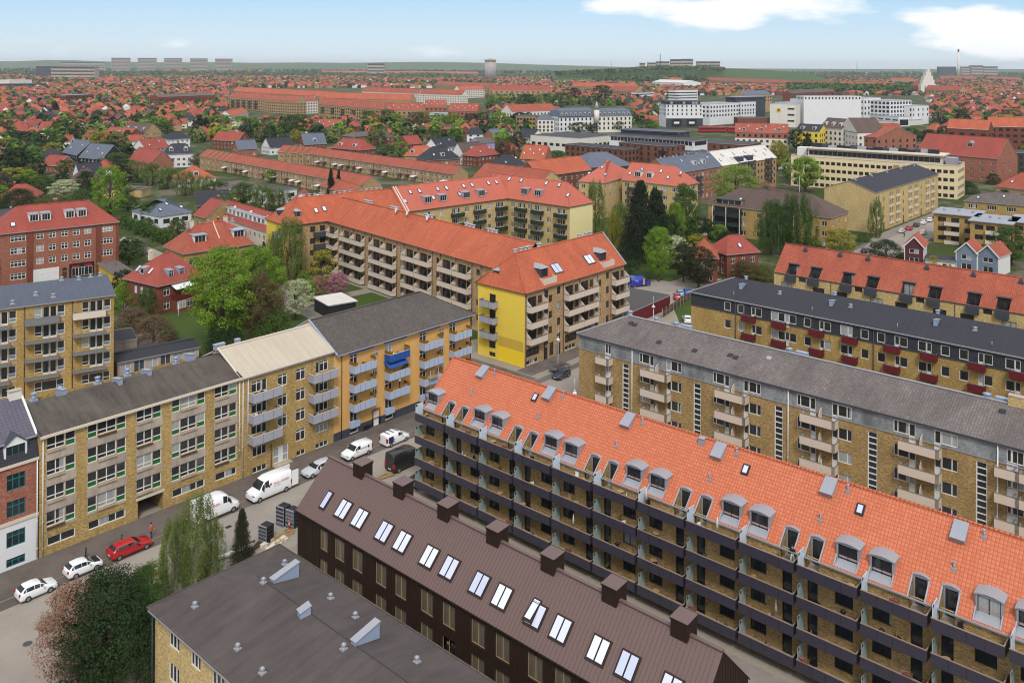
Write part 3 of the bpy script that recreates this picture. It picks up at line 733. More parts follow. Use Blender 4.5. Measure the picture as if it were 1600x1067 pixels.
def rear_block():
    o = Vector((66.9, 150.7, 0)); u = Vector((.958, -.286, 0)); L = 31.; org = o-u*L
    b = Bld('apartment_block', 'yellow brick slab with blue grey roof and steel balconies behind the garages', 'apartment block', org, math.atan2(u.y, u.x), L, 11.)
    P1 = [(1, [(.34, 'p'), (.66, 'g')])]; D1 = [(1, [(.12, 'p'), (.88, 'g')])]
    for k in range(4):
        xr = L-.45-k*7.05
        for f in range(5):
            z = .75+f*3.0; t = z+1.95
            if f:
                b.win('F', xr-4.5, z+.15, 1.1, 1.8, [(1, [(.3, 'g'), (.7, 'g')])], fw=.1); b.win('F', xr-3.3, z-.35, 1.0, 2.3, D1, fw=.1, pm='cream', name='balcony_door', gm='glass_dark'); b.win('F', xr-2.25, z-.35, 1.0, 2.3, D1, fw=.1, pm='cream', name='balcony_door', gm='glass_dark')
                b.win('F', xr-1.15, z+.0, 1.1, 1.95, P1, fw=.1, pm='blue_grey')
                balcony(b.root, xr-5.9, 0, z-.45, 4.9, 1.3, .95 if (k, f) in ((0, 4), (1, 4)) else .3, 'cream' if (k, f) == (0, 4) else 'steel', 'steel', 'steel')
                b.plate('F', xr-4.6, xr, z-.75, z-.45, 'concrete', .03)
            else: b.win('F', xr-4.5, z, 4.4, 1.6, [(1, [(.35, 'g'), (.65, 'g')]), (2, [(1, 'g')]), (1, [(.35, 'g'), (.65, 'g')])], fw=.1, gm='glass')
        pipe(b.root, xr-5.95, -.08, 0, 15.2, 'slate_paint', .06)
    for sd in 'FLRB': b.wall(sd, 0, 15.25 if sd == 'F' else 15.2, 'brick_gold' if sd != 'R' else 'brick_gold')
    b.wall('B', 15.2, 16.2, 'brick_gold')
    r = b.part('roof', roof_mb(-.3, L+.3, -.45, 11.3, 15.3, 16.45, mono=True), ['felt_blue', 'zinc'])
    for s_, y in ((11.6, 4.2), (9.1, 2.2), (17.6, 1.3), (15.1, 1.3), (4.5, 9.8), (2.5, 10.6), (7.2, 10.6), (.9, 10.8)):
        vent_mb(.33, .5).build('vent', MAT['zinc'], r, (L-s_, y, 15.35+y*.098))
    b.done()
rear_block()
# ================= dark brown metal-clad terrace
def brown_block():
    b = Bld('terrace_block', 'dark brown metal clad terrace with roof windows in pairs and box chimneys', 'terrace', (53.7, 77.4, 0), rad(-90), 47., 8.1)
    V = [(1, [(1, 'g')])]*2
    xs = [(3.87, 1.3)]+[(x, 1.6) for x in (6.3,)]+[(9.1+6.37*k, 1.62) for k in range(6)]+[(12.65+6.37*k, 1.62) for k in range(6)]
    for x, w in xs:
        for z in (5.6, 2.6, -.2):
            o = b.win('F', x, max(z, .05), w, 2.1 if z > 0 else 1.9, V, fm='wood', fw=.06, dep=.12, gm='glass_reflect')
            if abs(x-21.84) < .1 and z == 2.6:   # the open window where the people lean out
                for c in list(o.children): bpy.data.objects.remove(c)
                m = MB(); m.box(x-.6, x+w+.6, .3, 2.6, 2.2, 2.34); m.box(x-.6, x+w+.6, 2.6, 2.7, 2.2, 5.2); b.part('room', m, 'brown_wall')
    for sd in 'FLRB': b.wall(sd, 0, 8.4, 'brown_wall', rev=.18)
    gable_tri(b, 'L', 8.4, 12.4, 'brown_wall'); gable_tri(b, 'R', 8.4, 12.4, 'brown_wall')
    # standing ribs on the walls
    m = MB()
    for i in range(0, 118):
        x = .2+i*.4
        for z0, z1 in ((.05, 8.35),):
            if not any(a-.05 < x < a+w+.05 for a, w in xs): m.box(x-.02, x+.02, -.035, .0, z0, z1, skip='bu')
            else:
                for p, q in ((7.72, 8.35), (4.75, 5.57), (1.95, 2.57)): m.box(x-.02, x+.02, -.035, 0, p, q, skip='bu')
    for side_x, sg in ((0, -1), (47., 1)):
        for i in range(1, 20):
            y = i*.405; h = 8.4+4.0*(1-abs(y-4.05)/4.05)-.05
            m.box(min(side_x, side_x+sg*.035), max(side_x, side_x+sg*.035), y-.02, y+.02, .05, h)
    b.part('cladding', m, 'brown_wall')
    R = roof_mb(-.05, 47.05, -.22, 8.32, 8.3, 12.5, 0, 0, .14)
    s = 4.2/4.27
    for i in range(125):
        x = .05+i*.375
        if x > 47: break
        for sg in (0, 1):
            y0, y1 = (-.22, 4.05) if sg == 0 else (8.32, 4.05)
            R.prism([(x-.03, y0, 8.3), (x+.03, y0, 8.3), (x+.012, y0, 8.36), (x-.012, y0, 8.36)], (0, y1-y0, 4.2), 0)
    R.bar((-.05, 4.05, 12.54), (47.05, 4.05, 12.54), .34, .1, 0)
    r = b.part('roof', R, ['brown_metal', 'brown_wall'])
    pit = math.atan2(4.2, 4.27)
    def sk(x, up, n=2, w=1.55): return put_skylight(r, x, -.22+4.27*up, 8.3+4.2*up+.04, pit, w, 1.7, n, fm='brown_wall')
    sk(3.2, .36, 1, .75)
    for k in range(7):
        for q in (0, 1):
            x = 6.05+q*2.65+6.37*k
            if x < 46: sk(x, .36)
    f, g = skylight_me(.75, 1.7, 1, 'brown_wall'); o = put('open_sash', f, r, (6.05+6.37*4-.4, -.22+4.27*.36+.1, 8.3+4.2*.36+.28)); o.rotation_euler = (pit-.2, 0, 0); put('pane', g, o)
    for k in range(8):
        x = 5.4+k*6.37
        if x > 46: break
        m = MB(); m.box(-.72, .72, -.72, .72, -1.4, 1.05, 0)
        for i in range(5):
            t = -.55+i*.27
            for sg in (-1, 1): m.box(t-.02, t+.02, sg*.72-.02, sg*.72+.02, -1.3, 1.0, 0); m.box(sg*.72-.02, sg*.72+.02, t-.02, t+.02, -1.3, 1.0, 0)
        m.box(-.78, .78, -.78, .78, 1.05, 1.2, 0); m.face([(-.78, -.78, 1.201), (.78, -.78, 1.201), (.78, .78, 1.3), (-.78, .78, 1.3)], 1); m.face([(-.78, .78, 1.2), (-.78, -.78, 1.201), (-.78, .78, 1.3)], 0); m.face([(.78, -.78, 1.201), (.78, .78, 1.2), (.78, .78, 1.3)], 0); m.face([(.78, .78, 1.2), (-.78, .78, 1.2), (-.78, .78, 1.3), (.78, .78, 1.3)], 0)
        m.build('chimney', [MAT['brown_wall'], MAT['brown_metal']], r, (x, 4.3, 12.3))
    gutter(b.root, 0, 47, -.16, 8.3, 'brown_wall'); b.done()
brown_block()
# ================= flat grey roof block in the corner
def flat_block():
    b = Bld('apartment_block', 'yellow brick block under a wide brown grey felt roof with small vents', 'apartment block', (35.7, 72.2, 0), rad(-90), 50., 12.2)
    for x, w in ((2.4, 1.8), (6.0, 1.6), (9.3, 1.9), (13.4, 1.6), (17.0, 1.9), (20.6, 1.6), (24.4, 1.9), (28, 1.6), (31.6, 1.9), (35.3, 1.6)):
        for z in (.8, 3.5, 6.35): b.win('F', x, z, w, 1.55, W3, fw=.11)
    for x in (2., 7.):
        for z in (3.5, 6.3): b.win('L', x, z, 1.5, 1.4, W3, fw=.1)
    for sd in 'FLRB': b.wall(sd, 0, 8.55, 'brick_pale')
    yr, zr = 7.2, 9.75
    R = roof_mb(-.35, 50.35, -.55, 12.6, 8.6, zr, 4.6, 5., .3, yr)
    R.bar((4.25, yr, zr+.03), (45.35, yr, zr+.03), .09, .06, 1)
    r = b.part('roof', R, ['felt_corner', 'felt_dark'])
    m = MB()
    for p, q in (((-.35, -.55, 8.62), (50.35, -.55, 8.62)), ((-.35, -.55, 8.62), (-.35, 12.6, 8.62)), ((-.35, 12.6, 8.62), (50.35, 12.6, 8.62))): m.bar(p, q, .14, .1)
    b.part('edge_trim', m, 'felt_brown', parent=r)
    h = lambda y: 8.6+(zr-8.6)*((y+.55)/(yr+.55) if y < yr else (12.6-y)/(12.6-yr))
    for X, Y in ((37.6, 69.), (46.2, 68.6), (42.7, 66.6), (37.2, 61.6), (37., 57.8), (42.1, 54.5), (45.85, 61.2), (45.6, 57.5), (45.3, 49.6)):
        x, y = 72.2-Y, X-35.7; vent_mb(.2, .28).build('vent', MAT['zinc'], r, (x, y, h(y)+.05))
    for X, Y, L in ((44.6, 66.2, 2.6), (44., 54.2, 2.4)):
        x, y = 72.2-Y, X-35.7; duct_mb(L, .6, 1.0).build('duct', [MAT['zinc_blue'], MAT['zinc']], r, (x, y, h(y)), rad(90))
    x, y = 72.2-60.3, 42.5-35.7; duct_mb(.9, .7, .7).build('duct', [MAT['zinc_blue'], MAT['zinc']], r, (x, y, h(y)), rad(75))
    m = MB(); m.box(0, 50, -.66, -.52, 8.42, 8.56); b.part('gutter', m, 'zinc'); pipe(b.root, .1, -.3, 0, 8.5, 'slate_paint', .06)
    b.done()
flat_block()
def on_slope(px, py, x0, z0, sl, rot='a'):
    """where the sight line meets a roof slope that starts at X = x0 (height z0) and rises sl per metre of X"""
    lo, hi = z0-1, z0+9
    for _ in range(40):
        z = (lo+hi)/2; p = at(px, py, z)
        if z < z0+sl*(p.x-x0): lo = z
        else: hi = z
    return p
# ================= long orange roof with the charcoal balconies
def orange_block():
    X0, Y0, L, D, ZE, ZR = 76.7, 83.0, 95., 10.8, 10.85, 16.0
    SL = (ZR-ZE)/5.4
    b = Bld('apartment_block', 'long yellow brick block with bright orange roof, arched dormers and charcoal balconies', 'apartment block', (X0, Y0, 0), rad(-90), L, D)
    P = 5.62; notch = []; wide = []; N = 16
    DW = [(1, [(1, 'g')])]
    for i in range(N):
        x = P*i; odd = i % 2 == 0
        xd, xw = (x+4.1, x+1.05) if odd else (x+.85, x+3.75)
        notch.append(xd); wide.append(xw)
        for f in range(3):
            z = 1.15+f*2.83
            b.win('F', xd-.45, z+.02, .95, 2.2, DW, fm='black_metal', gm='glass_dark', name='balcony_door', fw=.08, dep=.14)
            b.win('F', (x+.5 if odd else x+2.9), z+.8, 1.6, 1.35, W2, fm='black_metal', gm='glass_dark' if (i+f) % 3 else 'glass', fw=.07, dep=.14)
        for f in range(4):
            z = 1.25+f*2.83
            o = balcony(b.root, x+.08, 0, z, 5.2, 1.45, .86, 'black_panel', 'concrete', 'rail_wood', posts=4, left=False, low=-.12)
            m = MB(); m.box(.02, .07, -1.42, -.12, .1, 1.9); m.cyl((.02, -1.42+.16, 1.9-.16), (.07, -1.42+.16, 1.9-.16), .16, .16, 8)
            m.build('divider', MAT['frost2' if f == 3 else 'frost'], o)
            m = MB(); m.box(-.05, 0., -1.5, -.02, -.12, .86); m.build('side_parapet', MAT['black_panel'], o)
    for xd in notch: b.hole('F', xd-.62, xd+.62, 9.66, ZE+.2)
    b.wall('F', 0, ZE, 'brick_olive', rev=.2)
    for sd in 'LRB': b.wall(sd, 0, ZE, 'brick_olive')
    gable_tri(b, 'L', ZE, ZR-.12, 'brick_olive'); gable_tri(b, 'R', ZE, ZR-.12, 'brick_olive')
    # notch cheeks and floors
    for xd in notch:
        for s in (-.62, .62):
            q = [(xd+s, 0, 9.66), (xd+s, 1.25, 9.66), (xd+s, 1.25, ZE+SL*1.25), (xd+s, 0, ZE)]
            b.w.face(q if s > 0 else q[::-1], b.mi('brick_olive'))
        b.w.face([(xd-.62, 0, 9.66), (xd+.62, 0, 9.66), (xd+.62, 1.25, 9.66), (xd-.62, 1.25, 9.66)], b.mi('concrete'))
    # roof: front slope with the cut-outs, back slope, verge, ridge
    T = MB(); ops = [(xd-.62, xd+.62, -.2, 1.25) for xd in notch]+[(xw-.95, xw+.95, -.0, .78) for xw in wide]
    grid_wall(T, (0, 0, 0), (1, 0, 0), (0, -1, 0), L, -.14, 5.4, ops, 0, .14, 1)
    R = MB(); f = lambda p: (p[0], p[2], ZE+.05+SL*p[2]-p[1])
    for fc, mi in zip(T.f, T.m): R.face([f(T.v[k]) for k in fc], mi)
    z = lambda y: ZE+.05+SL*y
    R.face([(L, D+.14, z(-.14)), (0, D+.14, z(-.14)), (0, 5.4, z(5.4)), (L, 5.4, z(5.4))], 0)
    R.face([(0, -.14, z(-.14)-.14), (L, -.14, z(-.14)-.14), (L, -.14, z(-.14)), (0, -.14, z(-.14))], 1)
    for x in (0, L): R.face([(x, -.14, z(-.14)), (x, 5.4, z(5.4)), (x, 5.4, z(5.4)-.16), (x, -.14, z(-.14)-.16)], 1); R.face([(x, D+.14, z(-.14)), (x, 5.4, z(5.4)), (x, 5.4, z(5.4)-.16), (x, D+.14, z(-.14)-.16)], 1)
    FLM = MB()
    fl = FLM
    for xd in notch:
        for s in (-.68, .68): fl.bar((xd+s, -.12, z(-.12)+.05), (xd+s, 1.3, z(1.3)+.05), .12, .07)
    for xw in wide:
        for s in (-.98, .98): fl.bar((xw+s, -.05, z(-.05)+.05), (xw+s, .8, z(.8)+.05), .1, .07)
        fl.face([(xw-.95, -.02, ZE+.08), (xw+.95, -.02, ZE+.08), (xw+.95, .8, ZE+.5), (xw-.95, .8, ZE+.5)])
    FLM.m = [1]*len(FLM.m); R.add(FLM); r = b.part('roof', R, ['tile_bright', 'zinc'])
    m = MB(); n = int(L/.4)
    for k in range(n): m.cyl((k*.4, 5.4, z(5.4)+.0), (k*.4+.42, 5.4, z(5.4)+.03), .13, .15, 7, 0)
    for k in range(14): m.cyl((.06, -.14+k*.4, z(-.14+k*.4)+.02), (.06, .28+k*.4, z(.28+k*.4)+.05), .10, .11, 6, 0)
    b.part('ridge_tile', m, 'tile_bright', parent=r)
    for k, xd in enumerate(notch): dormer(b.root, xd, 1.25, 9.7, 1.22, 2.45, SL, 'arch', 'zinc', 'zinc', DW, 'black_metal', over=.12)
    for k, xw in enumerate(wide): dormer(b.root, xw, .74, ZE+.42, 1.95, 1.5, SL, 'arch', 'zinc', 'zinc', W2, 'black_metal', over=.13, gm='glass' if k % 4 == 3 else 'glass_dark')
    loc = lambda px, py: (lambda p: (Y0-p.y, p.x-X0, p.z))(on_slope(px, py, X0, ZE+.05, SL))
    for px, py in ((755, 583), (859, 617), (982, 659), (1124, 707), (1296, 763), (1500, 833)):
        x, y, _ = loc(px, py); m = MB(); m.box(-.55, .55, -.85, .85, -.7, .35, 0); m.box(-.6, .6, -.9, .9, .35, .42, 1)
        o = m.build('smoke_hatch', [MAT['zinc'], MAT['felt_light']], r, (x, y, z(y)+.05)); o.rotation_euler = (math.atan(SL)*.75, 0, 0)
    x, y, _ = loc(1097, 691); m = MB(); m.box(-.3, .3, -.3, .3, -.4, .45, 0); m.box(-.35, .35, -.35, .35, .45, .52, 0); m.build('vent', MAT['zinc'], r, (x, y, z(y)))
    for px, py in ((836, 621), (1165, 734), (1344, 796)):
        x, y, _ = loc(px, py); put_skylight(r, x, y, z(y)+.05, math.atan(SL), .6, .85, 1)
    for px, py in ((773, 584), (737, 615), (880, 619), (841, 652), (963, 697), (1004, 661), (1109, 749), (1151, 709), (1282, 812), (1325, 767), (1491, 888), (1538, 838)):
        x, y, _ = loc(px, py); m = MB(); m.cyl((0, 0, -.2), (0, 0, .55), .07, .07, 8); m.cyl((0, 0, .55), (0, 0, .62), .14, .14, 8); m.box(-.2, .2, -.2, .2, -.25, .06); m.build('vent', MAT['zinc'], r, (x, y, z(y)))
    gutter(b.root, 0, L, -.14, ZE+.0, 'zinc'); b.done()
orange_block()
# ================= grey tile roof with beige balconies
def beige_block():
    L, D = 80., 12.2
    b = Bld('apartment_block', 'yellow brick block with lichened grey roof, slate clad top floor and beige balconies', 'apartment block', (109., 82.3, 0), rad(-90), L, D)
    WL = [(.5, [(1, 'g')]), (1.15, [(1, 'g')]), (.75, [(.4, 'p'), (.6, 'g')])]
    FZ = [1.45, 4.3, 7.15, 10.0]
    def bay(x, dr):
        for k, z in enumerate(FZ):
            top = k == 3; hh = 1.45; zz = z+1.28 if not top else z+1.3
            kw = dict(fw=.1, dep=.09 if not top else -.02)
            if dr > 0:   # window then door to its right
                b.win('F', x, zz, 1.75, hh, [(.45, [(1, 'g')]), (1.1, [(1, 'g')])], **kw); b.win('F', x+1.77, z+.05, .75, zz+hh-z-.05, [(1, [(.45, 'p'), (.55, 'g')])], pm='white', name='balcony_door', **kw)
            else:
                b.win('F', x+.75, zz, 1.75, hh, [(1.1, [(1, 'g')]), (.6, [(1, 'g')])], **kw); b.win('F', x, z+.05, .72, zz+hh-z-.05, [(1, [(.45, 'p'), (.55, 'g')])], pm='white', name='balcony_door', **kw)
    def stair(x):
        b.win('F', x, 2.4, 1.18, 8.1, [(1, [(1, 'g')]*11)], fw=.14, name='stair_window', gm='glass_dark')
    def bal(x, w, div):
        for z in FZ:
            o = balcony(b.root, x, 0, z, w, 1.15, .85, 'beige', 'concrete', 'steel', pt=.07)
            m = MB(); m.prism([(w+.07, -1.22, -.2), (w+.07, -1.22, .85), (w-.35, -1.22, .85), (w-.35, -1.22, -.2)], (0, .02, 0)); m.build('corner_panel', MAT['beige'], o)
            if div:
                m = MB(); n = 7; pts = [(w*.52, -.02, 0), (w*.52, -1.0, 0), (w*.52, -1.0, .9)]+[(w*.52, -.02-.98*math.cos(t*math.pi/2/n), .9+.95*math.sin(t*math.pi/2/n)) for t in range(1, n+1)]
                m.prism(pts, (.06, 0, 0)); m.build('divider', MAT['beige'], o)
    for k in range(-1, 6):
        g = 11.2+12.05*k
        if k >= 0:
            bay(g, 1); bay(g+4.6, -1); bal(g+.95, 4.4, True)
        stair(g+9.0)
        if k >= 0 and k % 2 == 0: pass
    for x in (5.0, 59.45):
        for k, z in enumerate(FZ):
            b.win('F', x, z+.05, 1.12, 2.7 if k < 3 else 2.75, [(1, [(.45, 'p'), (.55, 'g')])]*2, fw=.1, pm='white', dep=.09 if k < 3 else -.02, name='balcony_door')
        bal(x-.9, 2.3, False)
    b.wall('F', 0, 11.05, 'brick_olive'); b.wall('F', 11.05, 13.2, 'slate_wall', -.06)
    for sd in 'LRB': b.wall(sd, 0, 13.2, 'brick_olive')
    b.plate('F', -.03, L, 10.98, 11.08, 'zinc', .1)
    R = roof_mb(-.3, L, -.3, D+.3, 13.2, 15.7, 5.6, 0, .14)
    r = b.part('roof', R, ['slate_moss', 'zinc'])
    m = MB(); c = (D)/2
    m.bar((5.3, c, 15.75), (L, c, 15.75), .32, .1); m.bar((5.3, c, 15.75), (-.3, -.3, 13.26), .25, .1); m.bar((5.3, c, 15.75), (-.3, D+.3, 13.26), .25, .1)
    b.part('ridge_cap', m, 'zinc', parent=r)
    h = lambda y: 13.2+2.5*(y+.3)/(c+.3)
    m = MB(); m.box(-.35, .35, -.35, .35, -.5, .9); m.box(-.42, .42, -.42, .42, .9, 1.0)
    for x, y in ((4.5, 7.6), (9.5, 7.2)): m2 = vent_mb(.4, .9); m2.build('vent', MAT['zinc_blue'], r, (x, y, 15.0))
    for x in (13.5, 31.4, 56.): vent_mb(.42, .5).build('vent', MAT['zinc_blue'], r, (x, c+.4, 15.6)); m2 = MB(); m2.box(-.8, .8, -.35, .35, -.4, .45); m2.build('duct', MAT['zinc_blue'], r, (x+1.6, c+.9, 15.5))
    for x, y in ((29.5, 4.2), (58., 4.6), (25.2, 2.8), (24.3, 3.0), (13.2, 2.1), (19.1, 2.2), (6.6, 4.6), (7.4, 4.4)):
        m2 = MB(); m2.box(-.35, .35, -.35, .35, -.1, .1); o = m2.build('roof_hatch', MAT['zinc' if y == 4.2 else 'slate_black'], r, (x, y, h(y))); o.rotation_euler = (math.atan(2.5/6.4), 0, 0)
    b.part('chimney', chimney_mb(1.9, .8, 1.3, .1), ['brick_pale', 'concrete'], (59.3, c+.1, 15.4), parent=r)
    m = MB(); m.box(-.3, L, -.42, -.28, 13.05, 13.2); b.part('gutter', m, 'slate_paint')
    for x in (10.0, 34.2, 58.6): pipe(b.root, x, -.18, .2, 13.1, 'white', .07)
    b.done()
beige_block()
# ================= black roof with dark red balconies
def black_block():
    L, D = 80., 12.5
    b = Bld('apartment_block', 'yellow brick block with black roof and top floor and dark red box balconies', 'apartment block', (143.5, 82.3, 0), rad(-90), L, D)
    S1 = [(1, [(1, 'g')])]
    single = [6.8, 9.4, 15.7, 19.0, 21.6, 31.1, 33.7, 43.2, 45.8]; single += [x+24.3 for x in (31.1, 33.7)]
    dbl = [(12.05, 0), (17.0, 1), (24.3, 0), (27.8, 1), (36.4, 0), (39.9, 1), (48.4, 0), (52.0, 1), (60.5, 0)]
    bals = [10.6, 16.2, 22.85, 28.4, 35.0, 40.5, 47.2, 52.7, 59.4]
    for k, z in enumerate((1.45, 4.65, 7.85, 11.05)):
        kw = dict(fw=.11, dep=.09 if k < 3 else -.04)
        for x in single:
            b.win('F', x, z, 1.28, 1.55, S1, **kw)
        for x, mir in dbl:
            b.win('F', x+(.0 if mir else .72), z, 1.25, 1.55, S1, **kw); b.win('F', x+(1.25 if mir else 0), z-.75, .75, 2.3, [(1, [(.4, 'p'), (.6, 'g')])], pm='white', name='balcony_door', **kw)
        if k:
            for x in bals: balcony(b.root, x, 0, z-.85, 2.25, .95, .95, 'maroon', 'concrete', 'steel')
    b.wall('F', 0, 10.8, 'brick_gold'); b.wall('F', 10.8, 13.1, 'slate_black', -.08)
    for sd in 'LRB': b.wall(sd, 0, 13.1, 'brick_gold')
    b.plate('F', -.03, L, 10.72, 10.84, 'slate_paint', .14)
    r = b.part('roof', roof_mb(-.3, L, -.35, D+.3, 13.1, 15.6, 5.9, 0, .14), ['felt_black', 'zinc'])
    c = D/2; h = lambda y: 13.1+2.5*(y+.35)/(c+.35)
    m = MB(); m.bar((-.3, -.35, 13.16), (5.6, c, 15.66), .2, .08); m.bar((-.3, -.35, 13.14), (L, -.35, 13.14), .16, .1); b.part('edge_trim', m, 'zinc', parent=r)
    for x in (8.3, 24.9, 41.5, 58.): duct_mb(2.1, .55, .6).build('duct', [MAT['zinc_blue'], MAT['zinc']], r, (x, 4.2, h(4.0)), rad(-90)); vent_mb(.35, .7).build('vent', MAT['zinc_blue'], r, (x-.6, 6.6, 15.3))
    for x in (15.5, 28., 47.): vent_mb(.3, .35).build('vent', MAT['zinc'], r, (x, 4.0, h(4.0)))
    for x in (8.1, 22.6, 36.5, 50.): m = MB(); m.cyl((0, 0, -.1), (0, 0, .7), .06, .06, 6); m.build('vent', MAT['zinc'], r, (x, 1.0, h(1.)))
    for x in (9.1, 33.2, 57.): pipe(b.root, x, -.2, 0, 13., 'slate_paint', .07)
    b.done()
black_block()
# ================= yellow block with orange roof and sunken dormers
def sunken_dormer_block():
    L, D, ZE, ZR = 85., 11.4, 10.75, 16.0
    SL = (ZR-ZE)/5.7
    b = Bld('apartment_block', 'pale yellow brick block with orange roof, sunken dormers and slate blue box balconies', 'apartment block', (178.5, 82.2, 0), rad(-90), L, D)
    xs = []
    for k in range(6):
        g = 2.6+11.75*k; xs += [g, g+4.95]
        b.win('F', g+2.95, 9.55, 1.5, .95, W1, fm='wood_dark', gm='glass_dark', fw=.08)
        for x, w in ((g-.95, 2.35), (g+6.0, 2.4)):
            for z in (7.4, 4.4, 1.4): b.win('F', x, z, w, 1.55, [(1.3, [(1, 'g')]), (.8, [(1, 'g')])], fm='wood_dark', gm='glass', fw=.09)
    for sd in 'FLRB': b.wall(sd, 0, ZE, 'brick_pale')
    gable_tri(b, 'L', ZE, ZR-.1, 'brick_pale')
    T = MB(); ops = [(x+.05, x+2.25, .0, 2.0) for x in xs]
    grid_wall(T, (0, 0, 0), (1, 0, 0), (0, -1, 0), L, -.1, 5.7, ops, 0, .15, 1)
    z = lambda y: ZE+.05+SL*y
    R = MB()
    for fc, mi in zip(T.f, T.m): R.face([(T.v[k][0], T.v[k][2], z(T.v[k][2])-T.v[k][1]) for k in fc], mi)
    R.face([(L, D+.1, z(-.1)), (0, D+.1, z(-.1)), (0, 5.7, z(5.7)), (L, 5.7, z(5.7))], 0)
    R.face([(0, -.1, z(-.1)-.14), (L, -.1, z(-.1)-.14), (L, -.1, z(-.1)), (0, -.1, z(-.1))], 1)
    R.face([(0, -.1, z(-.1)), (0, 5.7, z(5.7)), (0, 5.7, z(5.7)-.16), (0, -.1, z(-.1)-.16)], 1)
    ridge_cap(R, (0, 5.7, z(5.7)), (L, 5.7, z(5.7)), .16); r = b.part('roof', R, ['tile_old', 'slate_paint'])
    for x in xs:
        m = MB(); m.box(x+.05, x+.12, 0, 2.0, 9.4, ZE); m.box(x+2.18, x+2.25, 0, 2.0, 9.4, ZE)
        for q in (x+.05, x+2.25):
            P = [(q, 0, ZE), (q, 2., ZE), (q, 2., z(2.)), (q, 0, z(0))]; m.face(P if q > x+1 else P[::-1])
        m.face([(x+.05, 0, 9.9), (x+2.25, 0, 9.9), (x+2.25, 2., 9.9), (x+.05, 2., 9.9)]); m.prism([(x-.1, 1.5, z(2.)+.02), (x+2.4, 1.5, z(2.)+.02), (x+2.4, 2.1, z(2.)+.08), (x-.1, 2.1, z(2.)+.08)], (0, 0, .1))
        m.face([(x+.05, 2.0, 9.9), (x+2.25, 2.0, 9.9), (x+2.25, 2.0, z(2.)), (x+.05, 2.0, z(2.))])
        o = b.part('dormer', m, 'slate_paint')
        fr, gl, pn = win_me(2.0, 2.2, [(1, [(1, 'g')])]*2, .08, 'slate_paint', 'glass'); k = put('window', fr, o, (x+.15, 1.85, 10.2)); put('pane', gl, k)
        m = MB(); m.box(x+.02, x+2.3, -.6, -.02, 9.3, 10.55); b.part('balcony', m, 'blue_grey' if x < 0 else 'slate_paint')
    for x in (4.9, 12.4, 18.2, 29.6, 38., 46., 52.):
        m = MB(); m.cyl((0, 0, -.2), (0, 0, .7), .3, .26, 10); m.box(-.45, .45, -.45, .45, -.5, .15); m.build('vent', MAT['slate_paint'], r, (x, 5.0, z(5.)-.1))
    gutter(b.root, 0, L, -.08, ZE, 'slate_paint')
    for x in (12.4, 36., 59.5): pipe(b.root, x, -.1, 0, 10.7, 'slate_paint', .06)
    b.done()
sunken_dormer_block()
